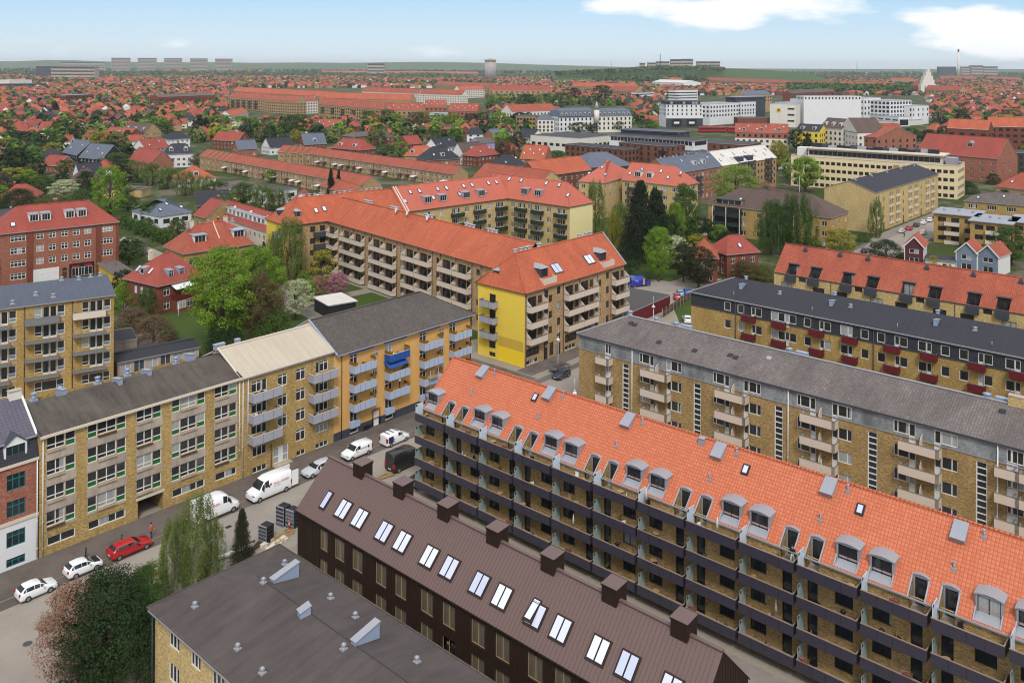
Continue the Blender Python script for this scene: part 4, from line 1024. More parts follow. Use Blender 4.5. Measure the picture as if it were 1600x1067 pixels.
# ================= courtyard complex with the yellow gables
def cream_screens(o, w, d=1.25):
    for x in (0., w):
        m = MB(); m.prism([(x-.04, -.02, .9), (x-.04, -d, .95), (x-.04, -d, 1.1), (x-.04, -.02, 2.05)], (.08, 0, 0)); m.build('side_screen', MAT['cream'], o)
def court_balcony(b, side, x, w, zs, win=True):
    for z in zs:
        p = b.pos(side, x, 0); o = balcony(b.root, p[0], p[1], z, w, 1.25, .95, 'cream' if 0 else 'beige', 'concrete', 'slate_paint', rz=b.frame(side)[2])
        cream_screens(o, w)
        if win:
            b.win(side, x+.35, z+.05, w*.55, 2.25, [(1, [(1, 'g')])]*2, fm='wood_dark', gm='glass_dark', fw=.08, name='balcony_door', dep=.2); b.win(side, x+.35+w*.62, z+.7, w*.26, 1.5, W1, fm='wood_dark', gm='glass_dark', fw=.08)
def yellow_gable_block():
    L, D, ZE, ZR = 31.8, 11.8, 13.6, 19.5
    b = Bld('apartment_block', 'buff brick block with bright yellow gable wall and orange hipped roof', 'apartment block', (120.3, 103.2, 0), 0, L, D)
    zs = [4.35, 7.3, 10.25]
    for x in (.45, 11.6, 16.5, 27.3): court_balcony(b, 'F', x, 4.7, zs)
    for z in (11.55, 8.6, 5.65, 3.6 if 0 else 2.7):
        for x in (5.75, 9.4, 21.6, 25.4): b.win('F', x, z, 1.05, 1.45, W1, fm='wood_dark', gm='glass', fw=.08)
    for z in (10.5, 7.5, 4.6):
        for x in (6.95, 22.8): b.win('F', x, z, 1.0, 1.35, W1, fm='wood_dark', gm='glass', fw=.08)
    for x in (.5, 11.9, 16.8, 27.5): b.win('F', x, 1.7, 3.6, 1.5, W3, fm='wood_dark', gm='glass_dark', fw=.08); b.win('F', x, .25, 3.4, .85, W3, fm='white', gm='glass', fw=.08)
    for x in (5.5, 9.4, 21.4): b.win('F', x, .05, 1.15, 2.25, W1, fm='wood_dark', gm='glass_dark', fw=.1, name='front_door')
    b.win('F', 7.2, .4, 1.2, 2.5, W1, fm='wood_dark', gm='glass_dark', fw=.1, name='stair_window')
    for z in (4.05, 6.95, 9.9):
        b.win('L', 3.0, z+.25, 1.6, 1.9, W2, fm='wood_dark', gm='glass_dark', fw=.08, name='balcony_door')
        p = b.pos('L', 1.55); balcony(b.root, p[0], p[1], z, 3.6, 1.2, 1.0, 'grey_panel', 'slate_paint', 'slate_paint', rz=rad(-90), posts=6)
    for z, h in ((12.0-.0, .0), (1.9, 1.3), (.35, .8)):
        if h: b.win('L', 3.0, z, 1.6, h, W2, fm='wood_dark', gm='glass_dark', fw=.08)
    b.wall('F', 0, ZE, 'brick_buff'); b.wall('R', 0, ZE, 'brick_buff'); b.wall('B', 0, ZE, 'brick_buff'); b.wall('L', 0, ZE, 'render_yellow')
    b.plate('L', 5.3, 11.5, 0, 2.75, 'render_yellow2', .03); b.plate('L', 5.3, 11.5, 2.76, 4.6, 'render_yellow3', .02); b.plate('L', 5.25, 11.6, 4.62, 13.5, 'render_yellow', .02)
    b.plate('L', -.02+.1, 1.45, 0, 13.4, 'render_yellow', .05)
    gable_tri(b, 'R', ZE, ZR-.1, 'brick_buff', yr=5.6)
    R = roof_mb(-.35, L+.25, -.4, D+.4, ZE, ZR, 4.1, 0, .16, 5.7); ridge_cap(R, (3.75, 5.7, ZR), (L+.25, 5.7, ZR), .16)
    for q in ((-.35, -.4, ZE), (-.35, D+.4, ZE)): ridge_cap(R, (3.75, 5.7, ZR), q, .14)
    r = b.part('roof', R, ['tile_orange', 'slate_paint'])
    m = MB(); m.bar((L+.25, -.4, ZE+.06), (L+.25, 5.7, ZR+.08), .3, .16); m.bar((L+.25, 5.7, ZR+.08), (L+.25, D+.4, ZE+.06), .3, .16); b.part('verge', m, 'zinc', parent=r)
    sl = (ZR-ZE)/6.1
    h = lambda y: ZE+sl*(y+.4)
    for x in (7.0, 26.0):
        dormer(b.root, x, 1.15, h(.55), 1.9, 2.3, sl, 'hip', 'slate_paint', 'zinc', W1, 'slate_paint', over=.2)
        m = MB(); m.box(x-1.5, x+2.4, .0, .12, h(0)-.2, h(0)+1.15); m.box(x-1.5, x-1.38, .12, 1.2, h(0)-.2, h(0)+1.15); m.box(x+2.28, x+2.4, .12, 1.2, h(0)-.2, h(0)+1.15); b.part('roof_terrace', m, 'beige')
    put_skylight(r, 11.6, 1.9, h(1.9)+.05, math.atan(sl), 2.3, 2.0, 2, fm='slate_paint'); put_skylight(r, 22.2, 1.9, h(1.9)+.05, math.atan(sl), 2.3, 2.0, 2, fm='slate_paint')
    dormer(b.root, 1.1, 8.2, ZE+1.4, 1.3, 1.3, 1.4, 'hip', 'slate_paint', 'zinc', W1, 'white', over=.15, rz=rad(-90))
    for x in (4.6, 6.3, 7.6, 8.6, 11.6, 24.8, 27.2, 28.5): m = MB(); m.cyl((0, 0, -.5), (0, 0, .7), .42, .36, 10); m.cyl((0, 0, .7), (0, 0, .82), .5, .5, 10); m.build('vent', MAT['zinc'], r, (x, 6.4, ZR-.3))
    gutter(b.root, -.3, L, -.36, ZE, 'slate_paint')
    for x in (.3, 5.6, 11.3, 16.4, 27.1): pipe(b.root, x, -.08, 0, ZE-.1, 'slate_paint', .06)
    for x in (-.0,): pass
    b.done()
yellow_gable_block()
def court_wing():
    L, D, ZE, ZR = 76., 11.2, 13.5, 18.9
    b = Bld('apartment_block', 'long buff brick wing with orange roof, white dishes and many balconies with cream side screens', 'apartment block', (141.2, 190., 0), math.atan2(-.9902, -.1396), L, D)
    zs = [.5, 3.65, 6.8, 9.95]
    court_balcony(b, 'F', -.6 if 0 else .2, 4.7, zs)
    for k in range(5):
        x = 5.6+14.5*k
        for z in (10.9, 7.75, 4.6, 1.45): b.win('F', x, z, 1.2, 1.3, W1, fm='wood_dark', gm='glass', fw=.08)
        if k < 4:
            for q in (2.1, 7.75): court_balcony(b, 'F', x+q, 5.1, zs)
        for q in (1.7, 7.45, 13.1): pipe(b.root, x+q, -.1, 0, ZE-.1, 'slate_paint', .07)
    for sd in 'FLRB': b.wall(sd, 0, ZE, 'brick_buff')
    R = roof_mb(-3, L, -.4, D+.4, ZE, ZR, 0, 0, .16); ridge_cap(R, (-3, D/2, ZR), (L, D/2, ZR), .16); r = b.part('roof', R, ['tile_orange', 'slate_paint'])
    for g in (8.5, 21., 36., 52., 60.):
        for d_ in (0, 1.3, 2.6): m = MB(); m.cyl((0, 0, -.6), (0, 0, .8), .45, .38, 10); m.cyl((0, 0, .8), (0, 0, .92), .55, .55, 10); m.build('vent', MAT['zinc'], r, (g+d_, D/2+.6, ZR-.3))
    for x in (25.5, 30.5, 39.):
        m = MB(); n = 14; rr = .78; ring = lambda rad_, dz: [(rad_*math.cos(2*math.pi*i/n), dz, rad_*math.sin(2*math.pi*i/n)) for i in range(n)]
        m.loft([ring(rr, -.12), ring(rr*.6, .03), ring(.05, .1)], 0, True, False, True); m.loft([ring(rr, -.12), ring(rr*1.03, -.1), ring(rr*.6, .08), ring(.05, .14)], 0, True, False, True)
        m.bar((0, .1, 0), (0, .35, -1.2), .08, .08, 1); m.bar((0, .05, -.5), (0, -.6, -.1), .04, .04, 1)
        o = m.build('satellite_dish', [MAT['white'], MAT['steel']], r, (x, D/2-.9, ZR+.35)); o.rotation_euler = (-.25, 0, rad(-20))
    gutter(b.root, 0, L, -.36, ZE, 'slate_paint'); b.done()
court_wing()
# ================= the quarter beyond: every block placed by the two ends of its front eave
SW = {}
def simple_win(parent, p, z, w, h, rz, mat='glass_dark'):
    k = (round(w, 1), round(h, 1), mat)
    if k not in SW:
        m = MB(); m.box(0, w, -.04, .05, 0, h, 0, skip='bu'); SW[k] = m.mesh('window', MAT[mat])
    return put('window', SW[k], parent, (p[0], p[1], z), rz)
def blk(name, label, cat, pl, pr, ze, D, zr=None, wall='brick_buff', roof='tile_old', floors=(), sp=3.4, ww=1.3, wh=1.5, spec=W2, fm='white', hl=0., hr=0., simple=False, ends=True, chim=0, sky=0, dorm=0, dkind='flat', oh=.35, gm='glass', base=None, vents=0, group=None, mg=1.2, trim='zinc', chm='brick_darkred', dbody='white', back=None, bal=None, parapet=0, skm='black_metal', yr=None):
    A, B = at(*pl, ze), at(*pr, ze); u = B-A; L = u.length; rz = math.atan2(u.y, u.x)
    b = Bld(name, label, cat, (A.x, A.y, 0), rz, L, D, group)
    def row(side, ln, z, h):
        n = max(1, int(round((ln-2*mg)/sp))+1) if ln > 2*mg+ww else 1
        for i in range(n):
            x = (mg+(ln-2*mg-ww)*i/(n-1)) if n > 1 else (ln-ww)/2
            if simple: p = b.pos(side, x); simple_win(b.root, p, z, ww, h, b.frame(side)[2], gm)
            else: b.win(side, x, z, ww, h, spec, fm=fm, gm=gm, fw=.09)
    for z in floors:
        row('F', L, z, wh)
        if ends:
            if math.atan2(B.y, B.x) > 0:
                # which end faces the camera
                ca, cb_ = Vector((-math.cos(rz), -math.sin(rz))), Vector((math.cos(rz), math.sin(rz)))
                side = 'L' if (Vector((A.x, A.y)).dot(ca) < 0) else 'R'
                if D > 4 and ends is True: row(side, D, z, wh)
    for sd in 'FLRB': b.wall(sd, 0, ze+parapet if zr is None else ze-.05, wall)
    if base:
        for sd in 'FLR': b.plate(sd, -.03, (L if sd == 'F' else D)+.03, 0, base[0], base[1], .05)
    if zr is None:
        R = MB(); R.box(-oh, L+oh, -oh, D+oh, ze-.12, ze+.12, 1, 0); h = lambda y: ze+.12; sl = 0; yc = D/2
    else:
        yc = D/2 if yr is None else yr
        R = roof_mb(-oh*(1 if hl else .5), L+oh*(1 if hr else .5), -oh, D+oh, ze, zr, hl, hr, .18, yc)
        sl = (zr-ze)/(yc+oh); h = lambda y: ze+sl*(y+oh) if y < yc else zr-(zr-ze)*(y-yc)/(D+oh-yc)
        if not hl: gable_tri(b, 'L', ze-.05, zr-.15, wall, yr=D-yc)
        if not hr: gable_tri(b, 'R', ze-.05, zr-.15, wall, yr=yc)
        ridge_cap(R, (hl, yc, zr), (L-hr, yc, zr), .16)
    r = b.part('roof', R, [roof, trim])
    for i in range(chim):
        x = L*(i+.5)/chim; b.part('chimney', chimney_mb(1.0, .6, 1.1, .1, 2), [chm, 'concrete'], (x, yc+.3, h(yc)-.2), parent=r)
    for i in range(vents):
        x = L*(i+.5)/vents; vent_mb(.38, .6).build('vent', MAT['zinc'], r, (x, yc+(.5 if i % 2 else -.6), h(yc)-.1))
    for i in range(sky):
        x = L*(i+.5)/sky; y = yc*(.35+.3*(i % 2)); put_skylight(r, x, y, h(y)+.05, math.atan(sl), .85, 1.3, 1, fm=skm)
    for i in range(dorm):
        x = L*(i+.5)/dorm; y = .5+yc*.1; dormer(b.root, x, y, h(y)+.25, 2.0, 1.5, max(sl, .5), dkind, dbody, 'zinc', W2, 'white')
    b.h = h; b.sl = sl; b.r = r; b.A = A; b.yc = yc
    if bal:
        for x in bal[0]:
            for z in bal[1]: balcony(b.root, x, 0, z, bal[2], 1.2, .95, bal[3], 'concrete', bal[4] if len(bal) > 4 else 'slate_paint')
    return b
def ap(*a, **k):
    b = blk(*a, **k); b.done(); return b
# -- red brick corner building with the shops
b = blk('apartment_block', 'large red brick building with red hipped roof, four white dormers and two shops', 'apartment block', (1, 365.5), (184, 346.5), 13.2, 14., 18.6, 'brick_red', 'tile_red', (), hl=5., hr=6., chim=1, oh=.5)
L = b.L; K = L/183.
for f in range(4):
    z = 10.9-f*3.15
    b.win('F', 14*K, z, 3.4, 1.55 if f else 1.35, [(1, [(.6, 'g'), (.4, 'g')])]*4, fw=.13, dep=.05); b.win('F', 154*K, z, 3.0, 1.55 if f else 1.35, [(1, [(.6, 'g'), (.4, 'g')])]*4, fw=.13, dep=.05)
    if f < 3:
        for x in (53, 72, 91, 109.5, 128): b.win('F', x*K, z, 1.65, 1.55 if f else 1.35, [(1, [(.6, 'g'), (.4, 'g')])]*2, fw=.13, dep=.05)
for x in (39, 147, 180): b.plate('F', x*K, x*K+1.3*(.5 if x == 180 else 1), 0, 12.9, 'brick_darkred', .22)
b.plate('F', -.1, L+.1, 12.95, 13.25, 'brick_pale', .3)
b.plate('F', 48*K, 88*K, 0, 3.3, 'white_wall', .06); b.plate('F', 104*K, 144*K, 0, 3.6, 'black_metal', .08)
for x, w_ in ((53, 1.5), (64, .9), (73, 2.2)): b.win('F', x*K, .3, w_, 1.9, W1, gm='glass_dark', dep=-.1, hole=False, name='shop_window')
for x, w_ in ((108, 1.6), (119, 1.3), (128, 1.9)): b.win('F', x*K, .3, w_, 2.2, W2, gm='glass_dark', dep=-.12, hole=False, name='shop_window')
for x, w_ in ((108, 1.7), (128, 1.9)):
    m = MB(); m.box(x*K, x*K+w_, -.16, -.1, 2.6, 3.1); b.part('shop_sign', m, 'red')
b.win('F', 93*K, 0, 1.2, 2.8, [(1, [(.7, 'p'), (.3, 'g')])], pm='wood_dark', fm='brick_pale', name='front_door')
for x in (52, 70.5, 108, 127.5): dormer(b.root, x*K, 2.0, b.h(2.0)+.2, 2.1, 1.7, b.sl, 'flat', 'white', 'zinc', W3, 'white')
put_skylight(b.r, 20*K, 1.8, b.h(1.8)+.05, math.atan(b.sl), 1., 1.2)
b.done()
# -- villa with awning
b = blk('villa', 'dark red brick villa with red hipped roof and a white awning over its balcony', 'villa', (248, 446.5), (318, 430), 6.5, 12.5, 11.8, 'brick_darkred', 'tile_red', (), hl=5.6, hr=4.6, oh=.5)
b.win('F', 1.2, 3.9, 1.6, 1.7, T2, fw=.12); b.win('F', 1.2, .9, 1.6, 1.7, T2, fw=.12); b.win('F', 8.6, 3.9, 1.3, 1.6, T2, fw=.12)
m = MB(); m.box(3.2, 8, -1.6, 0, 0, 2.9); b.part('bay', m, 'brick_darkred'); b.win('F', 3.5, .8, 2.2, 1.7, T3, dep=-1.65, hole=False); b.win('F', 6.0, .8, 1.6, 1.7, T2, dep=-1.65, hole=False)
balcony(b.root, 3.2, 0, 3.0, 4.8, 1.7, .9, 'maroon', 'concrete', 'maroon')
m = MB(); m.prism([(3.0, 0, 6.1), (3.0, -2.0, 5.3), (3.0, -2.0, 5.22), (3.0, 0, 6.0)], (5.0, 0, 0)); b.part('awning', m, 'white')
for x in (2.6, 4.8, 7.0): b.win('L', x+1, 3.7, 1., 1.7, W1, gm='frost2')
for x, w_ in ((3.8, 1.3), (6.6, 1.3)): dormer(b.root, x, .9, 7.5, w_, 1.5, b.sl, 'flat', 'zinc_blue', 'zinc', T2, 'white', over=.1)
dormer(b.root, .9, 7.5, 8.0, 1.5, 1.2, 1.0, 'flat', 'zinc', 'zinc', W1, 'white', rz=rad(-90), over=.1)
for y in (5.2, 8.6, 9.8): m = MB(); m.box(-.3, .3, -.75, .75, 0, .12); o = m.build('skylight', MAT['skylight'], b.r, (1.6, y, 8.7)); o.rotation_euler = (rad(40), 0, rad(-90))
b.part('chimney', chimney_mb(.8, .8, 1.3), ['cream', 'cream'], (3.6, 8.2, 11.2), parent=b.r); b.done()
# -- yellow brown house behind it
b = blk('apartment_house', 'ochre brick house with red hipped roof and two white box dormers', 'house', (288, 396), (394, 380.5), 9.9, 11.5, 15.4, 'brick_gold', 'tile_old', (6.9, 3.6, .6), sp=4.3, ww=1.6, wh=1.6, spec=T2, hl=5.6, hr=5.2, oh=.5, chim=2, vents=3, chm='cream')
for x in (4.6, 14.6): dormer(b.root, x, 1.6, 11.5, 2.9, 1.9, b.sl, 'flat', 'white', 'zinc_blue', W3, 'white', over=.3)
m = MB(); m.bar((9.6, .0, 10.1), (9.6, 5.6, 15.5), .22, .12); b.part('party_gable', m, 'cream', parent=b.r); pipe(b.root, 9.6, -.1, 0, 9.8, 'slate_paint', .08); b.done()
# -- flat annex
ap('annex', 'low grey annex with flat felt roof and ochre yellow end wall', 'annex', (183.5, 431), (212, 427), 4.2, 17., None, 'render_yellow3', 'felt_grey', (1.6,), ww=2.2, wh=1.3, spec=W1, ends=False, gm='glass_dark')
# -- garages
b = blk('garage_row', 'low row of garages with a black felt roof and grey doors', 'garage row', (183.5, 566), (311, 541), 2.7, 6.0, 3.3, 'concrete', 'felt_black', (), ends=False)
L = b.L
for i in range(6):
    b.win('F', .5+i*(L-.6)/6, .1, (L-.6)/6-.5, 2.2, [(1, [(1, 'p')])]*2, pm='slate_paint' if i in (1, 3) else 'grey_panel', name='garage_door', gm='glass_dark')
b.done()
ap('low_building', 'low flat building with black felt roof and two white roof domes', 'low building', (150, 540), (214, 531), 3.2, 8., None, 'concrete', 'felt_black', (), ends=False, oh=.1, parapet=.3)
# -- carport
b = blk('carport', 'carport with flat white roof on dark posts beside the lawn', 'carport', (514, 477.5), (556, 470.5), 3., 8., None, 'black_metal', 'roof_white', ends=False)
b.w = MB(); b.mats = []
m = MB(); m.box(.1, b.L-.1, 7.6, 7.8, 0, 2.9); b.part('rear_screen', m, 'green_dark')
for x in (.1, b.L/2, b.L-.3):
    for y in (.1, 7.4): m = MB(); m.box(x, x+.16, y, y+.16, 0, 2.9); b.part('post', m, 'black_metal')
m = MB(); m.box(.1, b.L-.1, .0, .1, 0, 1.2); b.part('fence_panel', m, 'green_dark'); b.done()
# -- behind the left red brick building
ap('flat_roofed_block', 'low grey roofed building behind the large red brick one', 'building', (-60, 348), (66, 333), 8., 12., 9.6, 'brick_gold', 'felt_dark', (5.2,), hr=4., hl=4., vents=5)
# -- court complex, north and east wings
zf = (11.0, 7.9, 4.8, 1.6)
b = blk('apartment_block', 'wing of the courtyard complex with a yellow gable end beside the birch', 'apartment block', (429.5, 192.2), (513, 345), 13.5, 12.6, 19.3, 'brick_buff', 'tile_orange') if 0 else None
def wing(label, A, B, D, zr, hl, hr, gab='brick_buff', roof='tile_orange', cols=(), green=False, skips=0, dorms=(), endmat=None, xs=None):
    A, B = Vector((*A, 0)), Vector((*B, 0)); u = B-A; L = u.length
    b = Bld('apartment_block', label, 'apartment block', A, math.atan2(u.y, u.x), L, D)
    ze = 13.5
    for k, x in enumerate(cols):
        for z in zf:
            if green and k % 2: 
                b.win('F', x, z, 2.0, 1.55, W3, fw=.1); b.win('F', x+2.1, z-.7, .9, 2.25, [(1, [(.35, 'p'), (.65, 'g')])], pm='white', name='balcony_door', fw=.1)
                if z > 2: balcony(b.root, x-.4, 0, z-.75, 4.2, 1.2, .95, 'green_dark', 'concrete', 'steel')
            else: b.win('F', x, z, 1.5, 1.5, W3 if green else W2, fw=.1, fm='white' if green else 'wood_dark')
    for sd in 'FRB': b.wall(sd, 0, ze, 'brick_pale' if green else 'brick_buff')
    if endmat and green: b.plate('R', 0, D, 0, ze-.1, endmat, .05)
    b.wall('L', 0, ze, endmat if (endmat and not green) else 'brick_buff')
    yc = D/2; R = roof_mb(-.35, L+.35, -.4, D+.4, ze, zr, hl, hr, .16); ridge_cap(R, (hl-.3, yc, zr), (L-hr+.3, yc, zr), .16)
    for h_, xe in ((hl, -.35), (hr, L+.35)):
        if h_:
            for ye in (-.4, D+.4): ridge_cap(R, (hl-.35 if xe < 0 else L+.35-hr, yc, zr), (xe, ye, ze), .13)
    r = b.part('roof', R, [roof, 'slate_paint']); sl = (zr-ze)/(yc+.4); h = lambda y: ze+sl*(y+.4)
    for i in range(skips):
        x = L*(i+.5)/skips; y = 4.6 if i % 3 else 2.4; put_skylight(r, x, y, h(y)+.05, math.atan(sl), .9, 1.3)
    for x in dorms:
        dormer(b.root, x, 1.0, h(1.0)+.25, 2.6, 1.7, sl, 'flat', 'zinc', 'zinc', W3, 'white', over=.15)
    gutter(b.root, 0, L, -.36, ze, 'slate_paint'); b.sl = sl; b.h = h; b.r = r
    return b
b = wing('courtyard wing with a yellow gable end beside the tall birch', (129.6, 192.3), (165., 186.), 12.8, 19.4, 6., 0, cols=(3, 6.6, 9.4, 14, 18), endmat='render_yellow')
for z in (10., 6.9, 3.8):
    b.win('L', 7.6, z+.2, 1.6, 2.0, W2, fm='wood_dark', gm='glass_dark'); p = b.pos('L', 6.4); balcony(b.root, p[0], p[1], z, 3.6, 1.2, 1., 'grey_panel', 'slate_paint', 'slate_paint', rz=rad(-90), posts=5)
for z in (9.95, 6.8, 3.65): balcony(b.root, 7.6, 0, z, 3.2, 1.1, 1., 'slate_paint', 'concrete', 'slate_paint')
dormer(b.root, 4., 1.6, 15.2, 1.4, 1.4, b.sl, 'hip', 'slate_paint', 'zinc', W1, 'white'); dormer(b.root, 1.0, 8.0, 15., 1.4, 1.4, 1.2, 'hip', 'slate_paint', 'zinc', W1, 'white', rz=rad(-90))
put_skylight(b.r, 9.5, 2.6, b.h(2.6)+.05, math.atan(b.sl), .9, 1.4); put_skylight(b.r, 12., 2.8, b.h(2.8)+.05, math.atan(b.sl), 1., 1.6)
for g in (8., 17., 27.):
    for q in (0, 1.6, 3.2, 4.8): m = MB(); m.cyl((0, 0, -.6), (0, 0, .8), .42, .36, 10); m.cyl((0, 0, .8), (0, 0, .92), .52, .52, 10); m.build('vent', MAT['zinc'], b.r, (g+q, 6.9, 19.1))
b.done()
b = wing('courtyard wing with salmon roof, dormers and dark green balconies along the lawn', (164.6, 186.), (204.5, 181.8), 13., 19.8, 0, 0, roof='tile_salmon', cols=(2.5, 6., 12.2, 17., 22., 25.6, 31., 34.4), green=True, skips=12, dorms=(9., 14.5, 23.5, 29.5))
m = MB(); m.bar((.3, -.3, 13.6), (.3, 6.5, 19.95), .3, .2); m.bar((1.1, -.3, 13.6), (1.1, 6.5, 19.95), .3, .2); b.part('fire_gable', m, 'cream', parent=b.r); b.done()
b = wing('courtyard wing with salmon hipped roof and cream end wall facing the garden trees', (203.6, 193.), (203.4, 157.2), 11.2, 19.8, 0, 6., roof='tile_salmon', cols=(12.5, 15.4, 19.5, 22., 27., 29.5 if 0 else 31.), green=True, skips=7, dorms=(17., 22.5), endmat='render_cream'); b.done()
# low roofs behind
ap('apartment_block', 'red brick block with plain orange roof and white windows behind the courtyard complex', 'apartment block', (842, 276), (923.5, 265.5), 11., 12.5, 16.5, 'brick_brown', 'tile_orange', (8.2, 5., 1.8), sp=3.6, ww=1.5, spec=T2, fm='white')
ap('block', 'block with wide red roof rising just behind the courtyard complex', 'apartment block', (740, 276), (842, 290), 10., 14., 15., 'brick_pale', 'tile_old', (7.2,), sp=4)
ap('block', 'dark slate hipped roof block behind the orange roofed one', 'building', (918, 262), (989, 258), 9., 22., 14.5, 'brick_char', 'slate_blue', (), hl=8., hr=8.)
b = blk('apartment_block', 'yellow brick block with salmon roof and dark balconies behind the garden trees', 'apartment block', (972, 281), (1062, 291), 13., 12.5, 19., 'brick_pale', 'tile_salmon', (10.6, 7.5, 4.4), sp=4.4, ww=1.9, spec=W3, hr=6., sky=6, bal=((3., 14., 25.), (9.8, 6.7, 3.6), 3.6, 'slate_paint')); dormer(b.root, 6, 1.2, b.h(1.2)+.2, 2.8, 1.7, b.sl, 'flat', 'white', 'zinc', W3); dormer(b.root, 11, 1.2, b.h(1.2)+.2, 2.4, 1.7, b.sl, 'flat', 'white', 'zinc', W3); b.done()
ap('apartment_block', 'short yellow brick wing with salmon hipped roof turned towards the courtyard complex', 'apartment block', (904.5, 283), (943, 286), 13., 30., 19.5, 'brick_pale', 'tile_salmon', (10.5, 7.4), sp=4.5, hl=6., hr=6., sky=3)
b = blk('apartment_block', 'red brick block with blue slate roof adjoining a white roofed one', 'apartment block', (1046, 272.5), (1127.6, 259.5), 12.6, 12.5, 18.2, 'brick_red', 'slate_blue', (9.8, 6.8, 3.8, .9), sp=3.6, ww=1.7, spec=W2, vents=9, sky=4, bal=((20.,), (9., 6., 3.), 3.2, 'slate_paint')); dormer(b.root, 22., 1.6, b.h(1.6)+.1, 2., 1.6, b.sl); dormer(b.root, 29., 1.6, b.h(1.6)+.1, 2., 1.6, b.sl); b.done()
b = blk('apartment_block', 'buff brick block with white sheet roof and stacked dark balconies', 'apartment block', (1127.8, 259.5), (1213, 246.5), 12.6, 13., 18.2, 'brick_buff', 'roof_white', (9.8, 6.8, 3.8, .9), sp=3.2, ww=1.3, gm='glass_dark', fm='wood_dark', sky=10, skm='black_metal', bal=((14., 22., 38.), (12., 9., 6., 3.), 5.4, 'slate_paint'))
for x in (16.5, 25): m = MB(); m.box(x-2.6, x+2.6, .3, 3.2, 12.2, 15.2); b.part('dormer', m, 'slate_paint')
b.done()
# brown hipped roof block
b = blk('apartment_block', 'yellow brick block with brown hipped roof and dark loggias behind the poplars', 'apartment block', (1107, 318.5), (1298, 340.5), 9.7, 15., 15.2, 'brick_gold', 'tile_brown', (6.9, 3.9, .9), sp=5.6, ww=1.5, spec=W2, hl=8., hr=9., sky=2, ends=True)
for x0 in (2.2, 20.):
    m = MB(); m.box(x0, x0+9.5, -.1, .2, .4, 9.2); b.part('loggia_back', m, 'black_metal')
    for z in (.9, 3.9, 6.9): balcony(b.root, x0, -.1, z-.3, 9.5, 1.5, 1.0, 'green_dark', 'concrete', 'slate_paint')
    for q in (0, 4.7, 9.4): m = MB(); m.box(x0+q, x0+q+.18, -1.7, -1.5, 0, 9.5); b.part('loggia_post', m, 'white_wall2')
    dormer(b.root, x0+4.7, .4, 10.0, 9., 1.7, b.sl, 'flat', 'brick_gold', 'slate_paint', W4, 'white', over=.3)
b.done()
# long sand coloured block with black roof
A = at(1367, 301, 13.6)
b = blk('apartment_block', 'long pale yellow brick block with black felt roof and a blank gable', 'apartment block', (1367, 301), (1466, 272), 13.6, 17., 16.8, 'brick_pale', 'felt_black', (), ends=False, vents=9)
L = b.L; n = 10
for i in range(n):
    x = 1.0+i*(L-3)/n
    for z in (10.9, 8., 5.1, 2.2):
        if i % 3 == 1: b.win('F', x+.6, z-1.2, .9, 1.3, W1, fm='wood_dark', gm='glass_dark')
        else:
            for q in (0, 2.2): b.win('F', x+q, z-.2, 1.4, 1.6, W2, fm='cream'); m = MB(); m.box(x+q-.1, x+q+1.5, -.35, 0, z-.95, z-.25); b.part('window_balcony', m, 'cream')
    if i % 3 == 1: b.win('F', x+.4, 0, 1.5, 2.6, W1, fm='wood_dark', gm='glass_dark', name='front_door')
b.part('chimney', chimney_mb(2.6, 1.2, 1.6), ['brick_gold', 'concrete'], (L*.72, 9.5, 16.2), parent=b.r); b.done()
# cream office
b = blk('office_building', 'long cream office building with ribbon windows and a glazed top floor set back', 'office building', (1236, 243.5), (1496, 260.5), 13.8, 17., None, 'render_sand', 'felt_dark', (10.6, 7.2, 3.8, .6), sp=2.45, ww=1.75, wh=1.5, spec=W2, gm='glass_dark', fm='black_metal', oh=.02, parapet=.5)
L = b.L; m = MB(); m.box(7, L-6, 2.5, 14, 13.9, 17.4); m.box(6.4, L-5.4, 1.6, 15, 17.4, 17.9); b.part('penthouse', m, 'cream')
for i in range(26): simple_win(b.root, (7.6+i*(L-14.5)/26, 2.45), 14.7, 2.0, 2.0, 0)
m = MB(); m.box(1.5, 6, 4, 9, 13.9, 17.6); b.part('stair_head', m, 'white_wall'); m = MB(); m.box(L-5, L-.8, 3, 8, 13.9, 17.); b.part('plant_room', m, 'zinc')
for i in range(16): m = MB(); q = R0.random(); m.box(-1.6-q, 1.6, -1, 1, -.2, .9+q); m.build('roof_plant', MAT[('black_metal', 'slate_paint', 'zinc', 'black_metal')[i % 4]], b.root, (10+i*(L-20)/15, 7.5+3*R0.random(), 17.9))
b.done()
b = blk('brick_block', 'tall plain red brick building with red roof and small white windows', 'building', (1432.5, 237.5), (1558, 248.5), 11.8, 20., 21., 'brick_red', 'tile_red', (8.6, 5., 1.5), sp=5.6, ww=1.5, wh=1.1, spec=W2, ends=False)
for z in (12.6, 8.8, 5.): b.win('R', 6, z, 1.2, 1., W1); b.win('R', 12, z, 1.2, 1., W1)
dormer(b.root, b.L*.62, 4.5, b.h(4.5), 2.4, 1.8, b.sl, 'gable', 'zinc', 'zinc'); b.done()
ap('office_block', 'charcoal brick block with glass stair at the edge of the frame beyond the red roof', 'building', (1561, 238), (1640, 241), 13., 16., None, 'brick_char', 'felt_dark', (10, 6.8, 3.6, .6), sp=2.6, ww=1.2, wh=1.8, spec=W1, fm='slate_paint', gm='glass')
